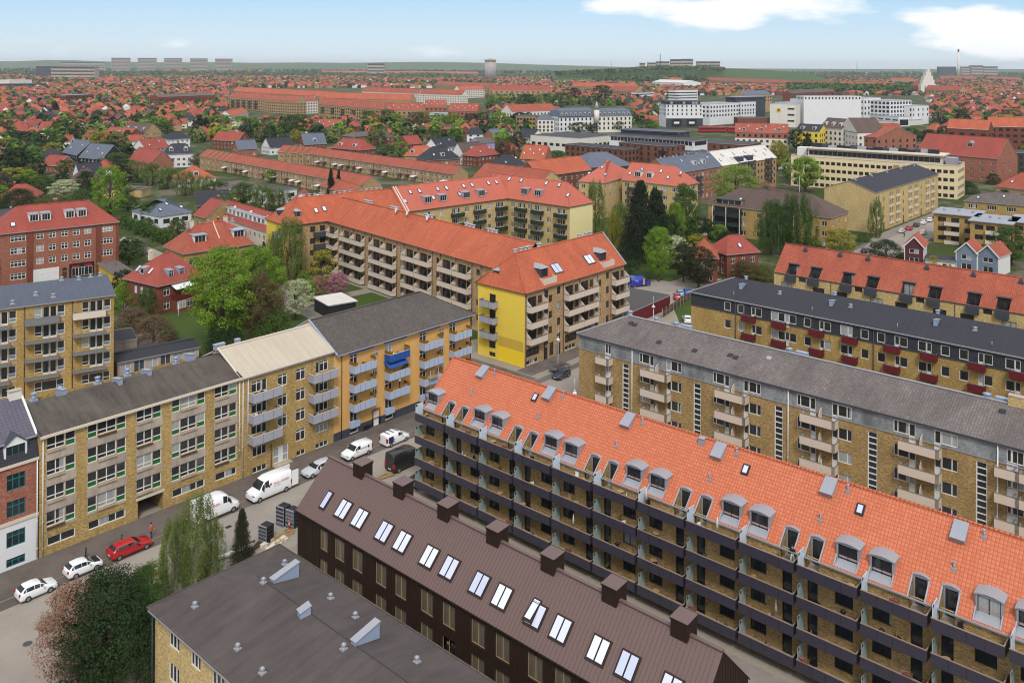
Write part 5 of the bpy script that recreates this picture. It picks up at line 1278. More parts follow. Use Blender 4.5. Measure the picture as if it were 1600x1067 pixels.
# flat roofed yellow blocks at right
b = blk('apartment_block', 'yellow brick block with pale flat roof and white box balconies', 'apartment block', (1459, 332.5), (1527, 339), 9.2, 13., None, 'brick_gold', 'felt_light', (6.7, 3.8, .9), sp=4.2, ww=2.3, wh=1.45, spec=W2, fm='wood_dark', gm='glass_dark', oh=.6, vents=3)
for z in (5.9, 3., .1): balcony(b.root, 3.2, 0, z, 4.2, 1.2, .95, 'cream', 'concrete', 'cream')
b.done()
b = blk('apartment_block', 'yellow brick wing with pale flat roof stepping forward beside the white balconies', 'apartment block', (1516, 344.5), (1580, 351), 9.2, 15., None, 'brick_gold', 'felt_light', (6.7, 3.8, .9), sp=4.6, ww=2.3, wh=1.45, spec=W2, fm='wood_dark', gm='glass_dark', oh=.6, vents=4)
for z in (5.9, 3., .1): balcony(b.root, 4.2, 0, z, 4.6, 1.2, .95, 'cream', 'concrete', 'cream')
b.done()
ap('apartment_block', 'yellow brick wing with pale flat roof cut by the right edge of the frame', 'apartment block', (1578, 346), (1660, 354), 9.2, 15., None, 'brick_gold', 'felt_light', (6.7, 3.8, .9), sp=4.6, ww=2.3, wh=1.45, spec=W2, fm='wood_dark', gm='glass_dark', oh=.6)
ap('school_building', 'yellow brick building with grey hipped roof and white window strips behind the pale flat roofs', 'building', (1507, 313.5), (1625, 324), 6.8, 17., 9.8, 'brick_gold', 'felt_grey', (4.3,), sp=6.2, ww=3.0, wh=1.5, spec=W4, hl=9., hr=9., sky=3)
ap('house', 'buff house with broad red roof behind the grey hipped roof', 'house', (1556, 291), (1640, 301), 6., 15., 12., 'brick_buff', 'tile_old', (2.6,), hl=7., sky=2)
# gabled wooden houses
def gable_house(label, pl, pr, D, ze, zr, front, side='white', roof='tile_mixed'):
    A, B = at(*pl, ze), at(*pr, ze); u = B-A; W = u.length
    b = Bld('gabled_house', label, 'house', (A.x, A.y, 0), math.atan2(u.y, u.x), W, D, None)
    for z in (.5, 3.4): b.win('F', W*.25, z, W*.5, 1.3 if z > 1 else 1.8, W2, fw=.12)
    b.wall('F', 0, ze, front); b.w.face([(0, 0, ze), (W, 0, ze), (W/2, 0, zr)], b.mi(front))
    for sd in 'LRB': b.wall(sd, 0, ze, side)
    b.w.face([(W, D, ze), (0, D, ze), (W/2, D, zr)], b.mi(side))
    R = MB(); s = (zr-ze)/(W/2); e = .35
    for sg in (-1, 1):
        x0 = W/2+sg*(W/2+e); z0 = ze-s*e
        q = [(x0, -e, z0), (W/2, -e, zr), (W/2, D+e, zr), (x0, D+e, z0)]
        up = [(p[0], p[1], p[2]+.14) for p in q]
        R.face(up if sg < 0 else up[::-1], 0); R.face(q, 1)
        for i in range(4): R.face([q[i], q[(i+1) % 4], up[(i+1) % 4], up[i]], 1)
    r = b.part('roof', R, [roof, 'white'])
    m = MB()
    for sg in (-1, 1): m.bar((W/2+sg*(W/2+e), -e-.03, ze-s*e+.02), (W/2, -e-.03, zr+.02), .1, .28)
    for x in (0, W): m.box(x-.1, x+.1, -.08, .02, 0, ze-.1)
    b.part('white_trim', m, 'white'); b.r = r; b.done(); return b
gable_house('plum red gabled house with white trim and red roof', (1413.5, 383.5), (1443.5, 386.5), 9., 5.4, 8., 'plum')
gable_house('blue grey gabled house with white trim standing on the inner side of its twin', (1494, 392), (1526.8, 396), 8.5, 5.4, 8., 'blue_grey')
gable_house('blue grey gabled house with white trim and sunlit white side wall', (1527.6, 396), (1560, 401), 8.5, 5.4, 8., 'blue_grey', roof='tile_old')
ap('shed', 'low black roofed shed between the gabled houses', 'shed', (1446, 404), (1492, 409), 2.7, 6., None, 'white_wall2', 'felt_black', ends=False)
# villas at the corner
ap('villa', 'red brick villa with hipped red roof and white bay windows behind the pines', 'villa', (1085, 402), (1121, 403.5), 6.6, 9., 10.6, 'brick_darkred', 'tile_old', (3.8, .8), sp=2.9, ww=1.4, wh=1.6, spec=T2, hl=3., hr=3.5, chim=1, oh=.5)
ap('villa', 'smaller red brick villa with hipped roof next to the one behind the pines', 'villa', (1136, 397.5), (1185, 393), 6.2, 8., 10.2, 'brick_darkred', 'tile_red', (3.6, .8), sp=3.2, ww=1.4, wh=1.6, spec=T2, hl=3.5, hr=3.5, oh=.5, sky=1)
# asphalt roofed garage with maroon wall
b = blk('garage', 'low garage with flat asphalt roof and dark red timber wall by the parked cars', 'garage', (978, 491.5), (1047, 461.5), 2.9, 14., None, 'maroon', 'asphalt_dark', ends=False, oh=.05); b.done()
# terraces
def terrace(label, pl, pr, D=9., ze=6., zr=9.2, **k):
    b = blk('terraced_row', label, 'terrace', pl, pr, ze, D, zr, 'brick_buff', 'tile_old', (3.6, .8), sp=2.75, ww=1.35, wh=1.35, spec=W2, fm='white', ends=False, gm='glass', **k)
    L = b.L
    for i in range(int(L/5.6)): pipe(b.root, 2.8+i*5.6, -.08, 0, 5.9, 'slate_paint', .07)
    for i in range(int(L/5.6)):
        if R0.random() < .6: m = MB(); m.prism([(0, 0, 2.9), (0, -2.4, 2.5), (0, -2.4, 2.42), (0, 0, 2.8)], (3.2, 0, 0)); b.part('porch_roof', m, ('white', 'roof_white', 'felt_dark', 'maroon')[i % 4], (1+i*5.6, 0, 0))
    for i in range(int(L/11)): b.part('chimney', chimney_mb(.7, .6, .5), ['brick_buff', 'concrete'], (3+i*11, D/2, 9.), parent=b.r) if i % 6 == 5 else None
    b.done(); return b
terrace('long buff brick terrace with weathered red roof, the lower of the two rows', (350, 250.5), (567, 289.5))
for k, x in enumerate((312, 320.5, 328, 336, 343)): ap('terraced_house', ('first', 'second', 'third', 'fourth', 'fifth')[k]+' step from the far end of the lower buff brick terrace', 'terraced house', (x, 243.6+k*1.5), (x+8, 245+k*1.5), 6.+.5*(4-k)*.5, 9., 9.2+.5*(4-k)*.5, 'brick_buff', 'tile_old', (3.6, .8), sp=2.8, ww=1.3, ends=False, trim='cream')
terrace('long buff brick terrace with weathered red roof, the upper of the two rows', (486, 241), (708, 272.5))
for k, x in enumerate((434, 444, 454, 464, 475)): ap('terraced_house', ('first', 'second', 'third', 'fourth', 'fifth')[k]+' step from the far end of the upper buff brick terrace', 'terraced house', (x, 237.0+k*.8), (x+10, 237.7+k*.8), 6.+.25*(4-k), 9., 9.2+.25*(4-k), 'brick_buff', 'tile_old', (3.6, .8), sp=2.8, ww=1.3, ends=False, trim='cream')
terrace('short end row with red roof just below the upper terrace', (500, 290), (546, 305))
b = blk('row_houses', 'row with red roof and a line of small grey dormers behind the ochre house', 'row of houses', (335, 335), (424, 364), 5.2, 9., 9.6, 'cream', 'tile_red', (2.2,), sp=3.2, ww=1.3, ends=False, sky=7, chim=4, dorm=14, skm='white'); b.done()
ap('house', 'small red house with a grey gable and chimney near the row of dormers', 'house', (303, 335.5), (322, 341), 5.5, 12., 10.5, 'brick_olive', 'tile_red', (2.4,), sp=3, chim=1)
b = blk('bungalow', 'wide bungalow with dark blue hipped roof and white wall below the great maple', 'bungalow', (250, 338), (299, 331), 4., 18., 8.2, 'white_wall', 'slate_blue', (1.2,), sp=6, ww=2.4, wh=1.6, gm='glass_dark', fm='slate_paint', hl=8., hr=8., sky=3); b.done()
ap('garage', 'flat roofed sand coloured building next to the dark blue bungalow', 'building', (197, 296), (221, 291.5), 4., 12., None, 'brick_pale', 'felt_grey', (), ends=False)
ap('garage', 'lower flat roofed sand coloured extension beside the bungalow', 'building', (221, 296), (236, 292.), 3.4, 10., None, 'brick_pale', 'felt_grey', (), ends=False)
ap('modern_house', 'white cubic modern house with dark flat roof and one wide window', 'house', (429, 299), (464, 294), 5.6, 15., None, 'white_wall', 'felt_dark', (2.4,), sp=9, ww=3.2, wh=1.6, gm='glass_dark', fm='black_metal', spec=W1)
ap('house', 'orange hipped roof house with a wide grey dormer among the gardens', 'house', (277, 281), (337, 277.5), 3.6, 14., 8.6, 'white_wall2', 'tile_orange', (1.,), hl=8, hr=8, dorm=1)
ap('house', 'low grey roofed house behind the white cubic one', 'house', (345, 293), (386, 287), 3.4, 10., 4.6, 'white_wall2', 'felt_grey', (1.2,), sp=6)
ap('house', 'low house with folded grey roof left of the white cubic one', 'house', (352, 303), (402, 296), 3.4, 12., 5.6, 'brick_olive', 'felt_grey', (1.2,), hl=0, hr=5, sky=2)
# named houses of the upper left
for lab, pl, pr, ze, D, zr, wm, rm, kw in (
    ('dark slate house with black gable and many roof windows', (124, 246), (160, 249.5), 5.5, 13., 12.5, 'black_metal', 'slate_blue', dict(sky=3)),
    ('dark slate house with white lower wall behind its black gabled twin', (98, 238), (121, 243), 5.5, 14., 12.5, 'black_metal', 'slate_blue', dict(sky=2)),
    ('small orange brick house with white bargeboards', (64, 257), (90, 259.5), 3.6, 10., 8.2, 'brick_red', 'tile_red', dict(trim='white')),
    ('white house with dark roof standing in front of the slate gables', (124, 274), (162, 271), 3.2, 9., 8.2, 'white_wall', 'slate_black', {}),
    ('red brick house with big plain gable and red roof', (200, 250), (236, 256), 4.2, 12., 10.6, 'brick_red', 'tile_red', {}),
    ('white house with red roof and white cross gable', (228, 234), (264, 230), 5.0, 11., 10.6, 'white_wall', 'tile_red', dict(sky=2, chim=1)),
    ('white villa with navy mansard roof and white cross gables', (256, 241), (302, 239.5), 7.4, 12., 12.2, 'white_wall', 'slate_black', dict(hl=4, hr=4, dorm=2, dkind='gable', chim=1)),
    ('white villa with dark hipped roof beyond the navy mansard villa', (266, 218), (297, 216), 6., 11., 10.2, 'white_wall', 'slate_black', dict(hl=4, hr=4)),
    ('brick house with blue slate roof at the head of the terraces', (372, 234), (402, 232.5), 4.5, 11., 9.6, 'brick_red', 'slate_blue', dict(chim=1)),
    ('white house with dark roof beside the upper terrace', (422, 231), (460, 228.5), 4.5, 11., 10., 'white_wall', 'slate_black', dict(chim=1)),
    ('brick house with grey cross gable and white extension', (475, 226.5), (510, 225), 5., 12., 11.5, 'brick_darkred', 'slate_blue', dict(dorm=1, dkind='gable')),
    ('orange roofed house with two grey dormers below the maples', (632, 243.5), (675, 245), 6.4, 12., 11.5, 'brick_buff', 'tile_orange', dict(hl=4, hr=5, dorm=2)),
    ('house with broad charcoal hipped roof and white dormer', (668, 251), (719, 248), 6.2, 13., 12.5, 'brick_red', 'slate_black', dict(hl=6, hr=6, dorm=1, sky=2, chim=1)),
    ('white gabled house with dark roof behind the charcoal roof', (684, 232), (716, 228), 6., 10., 11.5, 'white_wall', 'slate_black', dict(sky=2)),
    ('white house with brown roof and grey dormer', (724, 241), (758, 238), 6., 10., 11.8, 'white_wall', 'tile_brown', dict(dorm=1, sky=1)),
    ('red brick house with hipped red roof beside the white brown roofed one', (746, 244.5), (780, 240.5), 6., 11., 11., 'brick_darkred', 'tile_red', dict(hl=5, hr=5, sky=2)),
    ('house with bright orange roof and white gable near the bare trees', (813, 248), (850, 250), 5., 12., 12., 'brick_red', 'tile_orange', dict(sky=5)),
    ('low black pyramid roof with glazed corner', (785, 262), (824, 258.5), 4., 14., 9.5, 'white_wall', 'slate_black', dict(hl=7, hr=7, sky=2)),
    ('red roofed house left of the bare trees', (638, 226), (660, 224), 6., 10., 11., 'brick_darkred', 'tile_red', dict(chim=1)),
    ('red roofed house with white dormers above the upper terrace', (518, 231), (562, 235), 6., 12., 11.5, 'brick_darkred', 'tile_red', dict(dorm=2, hl=4, hr=4)),
    ('grey roofed bungalow beyond the upper terrace', (556, 214), (590, 211), 5., 14., 7.5, 'brick_red', 'felt_grey', dict(hl=4, hr=4)),
    ('dark hipped roof house between the maples', (590, 215.5), (617, 214.5), 5.5, 12., 9.5, 'brick_darkred', 'tile_brown', dict(hl=5, hr=5, chim=1)),
    ('red brick house with grey gable near the white hall', (772, 214), (800, 212), 6., 11., 11., 'brick_red', 'slate_blue', {}),
    ('pale gabled house with dark roof touching the white hall', (806, 213), (830, 216), 6., 12., 11.5, 'white_wall2', 'slate_black', {}),
    ('lilac gabled building beside the red brick house with grey gable', (751, 224), (773, 222), 8., 10., 11., 'lilac', 'felt_grey', {}),
    ('house with red roof and dark solar panels left of the great tree', (332, 219), (372, 221), 5.5, 12., 11., 'brick_darkred', 'tile_red', {}),
    ('wide red roofed block with dormers in front of the tan apartment blocks', (485, 199), (531, 199.5), 7., 14., 13., 'brick_red', 'tile_old', dict(sky=6)),
    ('white house with orange roof and square tower on its side', (361, 182), (388, 176), 7., 11., 12., 'white_wall', 'tile_orange', {}),
    ('white house with red roof near the left edge below the conifer', (48, 196), (71, 194), 6.5, 10., 10.5, 'white_wall', 'tile_red', {}),
    ('grey brown roofed double house with white dormers', (190, 204), (226, 207), 6., 13., 12., 'brick_buff', 'tile_brown', dict(dorm=3)),
    ('red roofed house with balcony facing the yellow willow', (161, 210), (200, 213), 5.5, 12., 10.5, 'brick_darkred', 'tile_old', dict(sky=1, dorm=1)),
):
    ap('house', lab, 'house', pl, pr, ze, D, zr, wm, rm, (3.6, .8) if ze > 4.4 else (1.,), sp=3.3, ww=1.4, wh=1.4, spec=W2, oh=.5, **kw)
# ================= landmarks used to say where a small far thing stands
ANCH = [('plum gabled house', 1430, 390), ('blank pale brick gable', 1330, 325), ('cream office building', 1380, 262), ('brown hipped block', 1200, 318), ('cream end wall', 908, 350), ('upper terrace', 600, 258), ('lower terrace', 450, 275), ('white cubic house', 432, 300), ('dark blue bungalow', 255, 320), ('red shop building', 90, 360), ('black slate gables', 130, 243), ('orange brick house', 76, 252), ('navy mansard villa', 280, 240), ('white hall', 890, 222), ('mansard palace', 930, 185), ('white hotel cube', 1072, 175), ('emblem slab', 1222, 180), ('plain brick building', 1498, 250), ('tan apartment blocks', 590, 176), ('lilac gable', 762, 212), ('charcoal hipped roof', 694, 244), ('long white school', 1345, 175), ('grey brick block', 290, 150), ('brick office', 120, 155), ('gas holder', 766, 105), ('white strips', 1070, 145), ('stepped gable church', 1450, 120), ('flat yellow wings', 1540, 350), ('maroon garage', 1010, 470), ('carport', 525, 470), ('white roofed block', 1180, 245), ('green edge left', 10, 260), ('right red roofs', 1580, 200), ('central red roofs', 750, 150), ('northern red roofs', 500, 125), ('eastern red roofs', 1250, 110)]
ORD = ['nearest', 'second', 'third', 'fourth', 'fifth', 'sixth', 'seventh', 'eighth', 'ninth', 'tenth', 'eleventh', 'twelfth', 'thirteenth', 'fourteenth', 'fifteenth', 'sixteenth', 'seventeenth', 'eighteenth', 'nineteenth', 'twentieth']
PEND = []
def label_later(o, desc, p):
    px, py, d = topix(p); a = min(ANCH, key=lambda q: (q[1]-px)**2+(2.2*(q[2]-py))**2)
    dx, dy = px-a[1], (py-a[2])*2.2
    rel = ('right of' if dx > 0 else 'left of') if abs(dx) > abs(dy) else ('in front of' if dy > 0 else 'beyond')
    PEND.append((o, desc, rel, a[0], math.hypot(dx, dy)))
def settle_labels():
    g = {}
    for t in PEND: g.setdefault((t[1], t[2], t[3]), []).append(t)
    for (desc, rel, an), ts in g.items():
        ts.sort(key=lambda t: t[4])
        for i, t in enumerate(ts): t[0]['label'] = f'{desc} {rel} the {an}' if len(ts) == 1 else f'{ORD[min(i, 19)]} {desc} {rel} the {an}'
# ================= far buildings: 'simple' windows
S = dict(simple=True, gm='glass_dark', ends=True)
def wht(label, pl, pr, zt, D, floors, cat='office building', sp=4., ww=1.5, wh=2., wall='white_wall', **k): return ap('office_building', label, cat, pl, pr, zt, D, None, wall, 'felt_light', floors, sp=sp, ww=ww, wh=wh, oh=.1, parapet=.2, **S, **k)
b = blk('hotel_building', 'white hotel cube standing on a dark glass base with scattered slot windows', 'building', (1041, 164), (1098, 164), 20.5, 24., None, 'white_wall', 'felt_light', (18., 14.5, 11.), sp=4.6, ww=1.2, wh=2.2, oh=.1, **S)
L = b.L; m = MB(); m.box(.5, L-2, .5, 20, 20.6, 24.); b.part('top_floor', m, 'slate_paint')
for i in range(10): simple_win(b.root, (1.2+i*(L-5)/10, .46), 21.2, 2., 2., 0, 'glass')
b.plate('F', -.1, L, 0, 8.2, 'slate_paint', .2); b.plate('R', 0, 24, 0, 8.2, 'slate_paint', .2)
for i in range(2): m = MB(); m.box(5+i*14, 14+i*14, -.4, -.2, 1, 7.4); b.part('shop_poster', m, 'black_metal'); m = MB(); m.box(7+i*14, 12+i*14, -.5, -.4, 3.4, 5.2); b.part('poster_picture', m, 'white')
m = MB(); m.box(L+.0, L+.2, 4, 12, 10.5, 19); b.part('banner', m, 'navy'); b.done()
wht('white office block of narrow windows right of the hotel cube', (1109, 163), (1154, 161), 20., 26., (16., 12., 8.), ww=2.2, sp=5.)
wht('white recessed block with dark top floor and brown base', (1158, 160), (1196, 158.5), 20., 20., (15.5, 11., 8.), ww=2., sp=5.)
ap('office_building', 'dark glazed upper storey stepping back over the white recessed block', 'building', (1150, 152), (1196, 151), 25., 14., None, 'slate_paint', 'felt_light', (22.,), sp=4., ww=3., wh=2., oh=.2, **S)
b = blk('office_building', 'blank white slab carrying a round yellow emblem', 'office building', (1203, 162.5), (1243, 163.5), 21., 22., None, 'white_wall2', 'felt_light', (), oh=.1)
m = MB(); m.cyl((8, -.3, 15.5), (8, -.05, 15.5), 2.0, 2.0, 16); b.part('emblem', m, 'yellow'); m = MB(); m.box(7.2, 8.6, -.36, -.3, 14.4, 16.2); b.part('emblem_mark', m, 'black_metal')
for z in (16., 10.5, 5.): simple_win(b.root, (b.L-7, 0), z, 6., 1.6, 0)
b.done()
wht('white block with paired square windows between the emblem slab and the long school', (1243.5, 161.5), (1267, 160.5), 21., 22., (17.5, 13., 8.5), sp=6., ww=3.2, wh=2.6)
wht('long white school with big square windows in two rows', (1267, 156), (1350, 155), 24., 30., (15.5, 11., ), sp=6.5, ww=4., wh=3.)
ap('office_building', 'white attic storey lying behind the long white school roof', 'building', (1256, 150.5), (1346, 150.5), 28., 16., None, 'white_wall', 'felt_light', (25.,), sp=3.5, ww=1.4, wh=2., oh=.1, **S)
wht('white block with deep notch at the right end of the long school', (1350, 154), (1376, 153), 25., 24., (20., 14., 9.), sp=7., ww=2.6, wh=2.8)
wht('white corner block with roof terrace floor above four rows of windows', (1391, 158), (1424, 157), 23., 26., (19.5, 15.5, 11.5, 7.5), sp=5.2, ww=2.8, wh=2.4)
wht('lower white block closing the school group on the right', (1426, 166), (1451, 165), 18., 22., (13., 8.), sp=8., ww=1.6, wh=2.6)
ap('ramp_building', 'low white ramp building with dark entrance in front of the long school', 'building', (1350, 178.5), (1404, 183), 9., 12., None, 'white_wall', 'felt_light', (1.,), sp=12., ww=7., wh=5.5, oh=.1, **S)
ap('station_wall', 'brown brick base under the white recessed block', 'building', (1153, 184), (1203, 184), 8., 12., None, 'brick_brown', 'felt_dark', (), oh=.1)
b = ap('hall_building', 'long white hall with flat black roof and one row of small windows', 'hall', (829, 211), (906, 216.5), 9.6, 40., None, 'white_wall2', 'felt_dark', (3.6,), sp=5.5, ww=3., wh=1.8, oh=.1, **S)
ap('apartment_block', 'low red brown brick block with dark balconies before the white hall', 'apartment block', (883, 225.5), (975, 234), 8.2, 14., None, 'brick_brown', 'felt_black', (5., 1.6), sp=4.4, ww=1.6, wh=2., oh=.3, **S)
b = blk('apartment_block', 'taller red brown brick block with dark balconies and glazed roof storey', 'apartment block', (967, 222.5), (1040, 229), 10.4, 18., None, 'brick_brown', 'felt_black', (7.4, 4.2, 1.), sp=5., ww=1.5, wh=2., oh=.3, bal=((9., 30.), (7., 3.8), 6., 'black_metal'), **S); b.done()
ap('glazed_building', 'glazed storey with dark floating roof behind the brown brick balconies', 'building', (952, 211), (1084, 220), 12., 16., None, 'white_wall', 'felt_dark', (8.8,), sp=2.6, ww=2.2, wh=2.4, oh=.8, **S)
ap('glazed_building', 'upper blue black glazed box on the floating roof', 'building', (970, 202), (1062, 207), 15., 14., None, 'slate_paint', 'felt_blue', (12.9,), sp=3.2, ww=2.8, wh=1.3, oh=.3, **S)
ap('apartment_block', 'brick block with flat dark roof right of the glazed storey', 'apartment block', (1077, 222), (1168, 227), 8.6, 26., None, 'brick_brown', 'felt_dark', (5.4, 2.), sp=5., ww=1.8, wh=2., oh=.3, **S)
ap('low_block', 'dark low block with one white roof dome before the brick block', 'building', (1062, 240), (1118, 237), 6., 14., None, 'brick_char', 'felt_dark', (), oh=.3)
b = blk('apartment_block', 'long white and red striped block with red roof and dormers', 'apartment block', (1148.5, 206.5), (1232, 208.5), 11.5, 15., 17., 'white_wall2', 'tile_old', (8.5, 5., 1.5), sp=4.2, ww=1.6, wh=1.7, **S, dorm=3, sky=6); b.plate('F', 0, b.L, 7.6, 11.2, 'brick_red', .03); b.done()
ap('town_house', 'yellow town house with dark mansard roof beside the striped block', 'town house', (1243, 204), (1280, 206), 14., 14., 18., 'render_yellow', 'slate_black', (10.5, 7., 3.5), sp=4., ww=1.5, wh=1.9, dorm=2, **S)
ap('town_house', 'cream town house with brown mansard and dormers', 'town house', (1281, 199), (1316, 202), 16., 14., 22., 'white_wall2', 'tile_brown', (12., 8.5, 5.), sp=4., ww=1.5, wh=1.9, dorm=3, dkind='gable', **S)
b = blk('town_house', 'cream gabled house with tall plain gable and dark roof', 'town house', (1312, 203), (1340, 208), 15., 17., 15.1, 'white_wall2', 'tile_brown', (11., 7., 3.), sp=5., ww=1.3, wh=1.7, **S); b.done()
R_ = MB(); w_ = b.L; R_.prism([(-.3, -.3, 15.2), (w_+.3, -.3, 15.2), (w_/2, -.3, 23.5)], (0, 17.6, 0), 0, 1); R_.build('gable_roof', [MAT['tile_brown'], MAT['white_wall2']], b.root)
ap('apartment_block', 'red brick block with brick gable and red roof behind the cream office', 'apartment block', (1338, 212), (1370, 215), 13., 34., 19., 'brick_red', 'tile_old', (9.5, 6., 2.5), sp=6., ww=1.5, wh=1.7, **S)
ap('apartment_block', 'rear red brick wing with red roof and balconies beside trees', 'apartment block', (1372, 206), (1412, 206), 13., 14., 18., 'brick_brown', 'tile_red', (9.5, 6., 2.5), sp=4.5, ww=1.5, wh=1.7, **S)
ap('apartment_block', 'dark red brick block with white band and orange roofs', 'apartment block', (1480, 200), (1544, 203), 14., 14., 20., 'brick_darkred', 'tile_orange', (9.5, 5.5), sp=6.5, ww=3., wh=1.7, trim='white', **S)
ap('apartment_block', 'brick block with white attic floor and orange roof at the right edge', 'apartment block', (1546, 197.5), (1640, 200), 15., 14., 21., 'brick_darkred', 'tile_orange', (12., 8., 4.), sp=5., ww=2.4, wh=1.7, trim='white', **S)
ap('pavilion', 'low lilac white roof in front of the right end of the school', 'building', (1398, 190), (1442, 187), 5., 24., None, 'white_wall2', 'felt_light', (), oh=.2)
b = blk('palace_block', 'mansard palace with blue slate roof, cream front and small corner turret', 'town house', (934, 182), (987, 181), 13.5, 18., 15., 'white_wall2', 'slate_blue', (10., 6.2, 2.4), sp=4.2, ww=1.5, wh=2.3, **S)
def mans(b, h=6.):
    L, D = b.L, b.D; m = MB(); A = [(-.2, -.2, 13.6), (L+.2, -.2, 13.6), (L+.2, D+.2, 13.6), (-.2, D+.2, 13.6)]; B = [(1, 1.4, 13.6+h*.7), (L-1, 1.4, 13.6+h*.7), (L-1, D-1.4, 13.6+h*.7), (1, D-1.4, 13.6+h*.7)]
    for i in range(4): m.face([A[i], A[(i+1) % 4], B[(i+1) % 4], B[i]])
    m.face([B[0], B[1], (L-3, D/2, 13.6+h), (3, D/2, 13.6+h)]); m.face([B[2], B[3], (3, D/2, 13.6+h), (L-3, D/2, 13.6+h)]); m.face([B[1], B[2], (L-3, D/2, 13.6+h)]); m.face([B[3], B[0], (3, D/2, 13.6+h)])
    b.part('mansard', m, 'slate_blue')
    for i in range(int(L/4.4)): dormer(b.root, 2.4+i*4.4, .2, 14.2, 1.8, 2., 2.5, 'gable', 'white_wall2', 'zinc', W1)
mans(b); m = MB(); m.cyl((-.5, 1, 8), (-.5, 1, 19), 2.2, 2.2, 10); m.cyl((-.5, 1, 19), (-.5, 1, 26), 2.4, .1, 10, 1); b.part('turret', m, ['white_wall2', 'zinc']); b.done()
b = blk('palace_block', 'white wing of the mansard palace with a plain party wall', 'town house', (874, 184), (932, 182.5), 13., 18., 15., 'white_wall', 'slate_blue', (10., 6.2, 2.4), sp=4.2, ww=1.5, wh=2.3, **S); mans(b, 6.6); b.done()
ap('house', 'white block with grey roof standing left of the mansard palace', 'house', (840, 187), (866, 187), 11., 14., 15., 'white_wall2', 'slate_blue', (7.5, 4., 1.), sp=4.5, ww=1.5, wh=2., hl=5, hr=5, **S)
ap('apartment_block', 'block wrapped in brown scaffolding with black roof', 'apartment block', (806, 181), (838, 182), 13., 16., None, 'brick_olive', 'felt_black', (9.5, 6., 2.5), sp=3., ww=2., wh=1.6, **S)
ap('apartment_block', 'orange roofed block behind the scaffolded one', 'apartment block', (800, 175), (870, 172.5), 14., 16., 20., 'white_wall2', 'tile_old', (10.5,), sp=4., ww=1.5, wh=1.7, **S)
# tan perimeter blocks with long red roofs, left of centre
tan = dict(simple=True, gm='glass_dark')
def tanb(label, pl, pr, roof='tile_old', wall='brick_buff', z=14., **k): ap('apartment_block', label, 'apartment block', pl, pr, z, 13., z+6.5, wall, roof, (10.6, 7.4, 4.2, 1.), sp=4.6, ww=1.9, wh=1.6, sky=8, **tan, **k)
tanb('tan block with dark balconies, first of the wide red roofs on the left', (357, 152.5), (414, 155.5), bal=((8, 20, 33, 46, 60), (10, 6.8, 3.6), 6., 'black_metal'))
tanb('tan block with dotted windows right of the dark balconies', (414, 157), (463, 159.5))
tanb('long orange red roof rising behind the first tan blocks', (364, 143), (520, 152), 'tile_orange', z=15.)
tanb('white gabled block with blue strip between tan blocks', (472, 159), (497, 158), wall='white_wall2')
tanb('tan block with dark balconies right of the white gable', (497, 163), (606, 172), bal=((8, 30, 52, 74), (10, 6.8), 6., 'black_metal'))
tanb('tan corner block with rows of little windows under red roof', (606, 173), (664, 172))
tanb('pink brick block with gables and white bays', (664, 167), (698, 167), wall='brick_red')
tanb('red brown block with white gable end by the blue sign', (700, 173), (745, 174), wall='brick_red')
tanb('wide orange roof behind the tan corner block', (500, 153), (640, 157), 'tile_orange', z=16.)
tanb('long red roof with white ladder windows in the middle distance', (565, 143), (655, 146.5), wall='white_wall2')
tanb('next long red roof with white ladder windows', (656, 147), (722, 149), wall='white_wall2')
tanb('orange roofed block with pale balconies at the end of the ladder windows', (718, 141), (757, 140), 'tile_orange', wall='white_wall2')
tanb('wide red roof beyond the ladder windows', (680, 132), (770, 136), z=16.)
ap('office_building', 'white and blue office strip in front of the pink brick gables', 'office building', (671, 177), (722, 177.5), 10., 14., None, 'white_wall', 'felt_light', (6.5, 3.), sp=3.4, ww=2.3, wh=1.8, **S)
b = ap('brick_block', 'dark red brick block with grey roofs and white windows far left', 'building', (248, 152), (304, 150), 14., 16., 17., 'brick_darkred', 'felt_grey', (9.5, 5.5, 1.5), sp=4., ww=1.8, wh=1.9, **tan)
ap('brick_block', 'second dark red brick block with grey roof next to the far left one', 'building', (304, 149.5), (335, 149), 14., 16., 16., 'brick_darkred', 'felt_grey', (9.5, 5.5), sp=4.5, ww=1.8, wh=1.9, **tan)
ap('brick_office', 'red brick office with flat roof among the villas on the left', 'office building', (102, 149.5), (146, 147.5), 13., 14., None, 'brick_darkred', 'felt_light', (9., 5.5, 2.), sp=5., ww=2.6, wh=2., **tan)
ap('industrial_hall', 'dark blue industrial halls at the left edge', 'hall', (-6, 132), (72, 130.5), 12., 40., None, 'slate_paint', 'felt_blue', (5.,), sp=9, ww=5., wh=3., **tan)
ap('industrial_hall', 'white roofed hall behind the dark blue ones', 'hall', (15, 125), (50, 124.5), 18., 40., None, 'white_wall2', 'roof_white', ())
ap('apartment_block', 'white balcony strips block beyond the hotel cube', 'apartment block', (1056, 141), (1090, 140.5), 20., 16., None, 'white_wall', 'felt_dark', (15., 11., 7., 3.), sp=30., ww=28., wh=1.6, **S)
ap('apartment_block', 'white balcony strips block left of the other one', 'apartment block', (1000, 145), (1022, 144), 13., 16., None, 'white_wall', 'felt_dark', (9., 5.,), sp=30., ww=20., wh=1.6, **S)
ap('hall_building', 'white tent roofed hall in the middle distance right of centre', 'hall', (1019, 128), (1068, 130), 14., 50., 20., 'white_wall', 'roof_white', ())
ap('office_block', 'brown upper block with navy roof behind the school group', 'building', (1163, 149), (1206, 148), 21., 20., 26., 'brick_buff', 'slate_blue', (17., 13.), sp=5, ww=2., wh=2., **S)
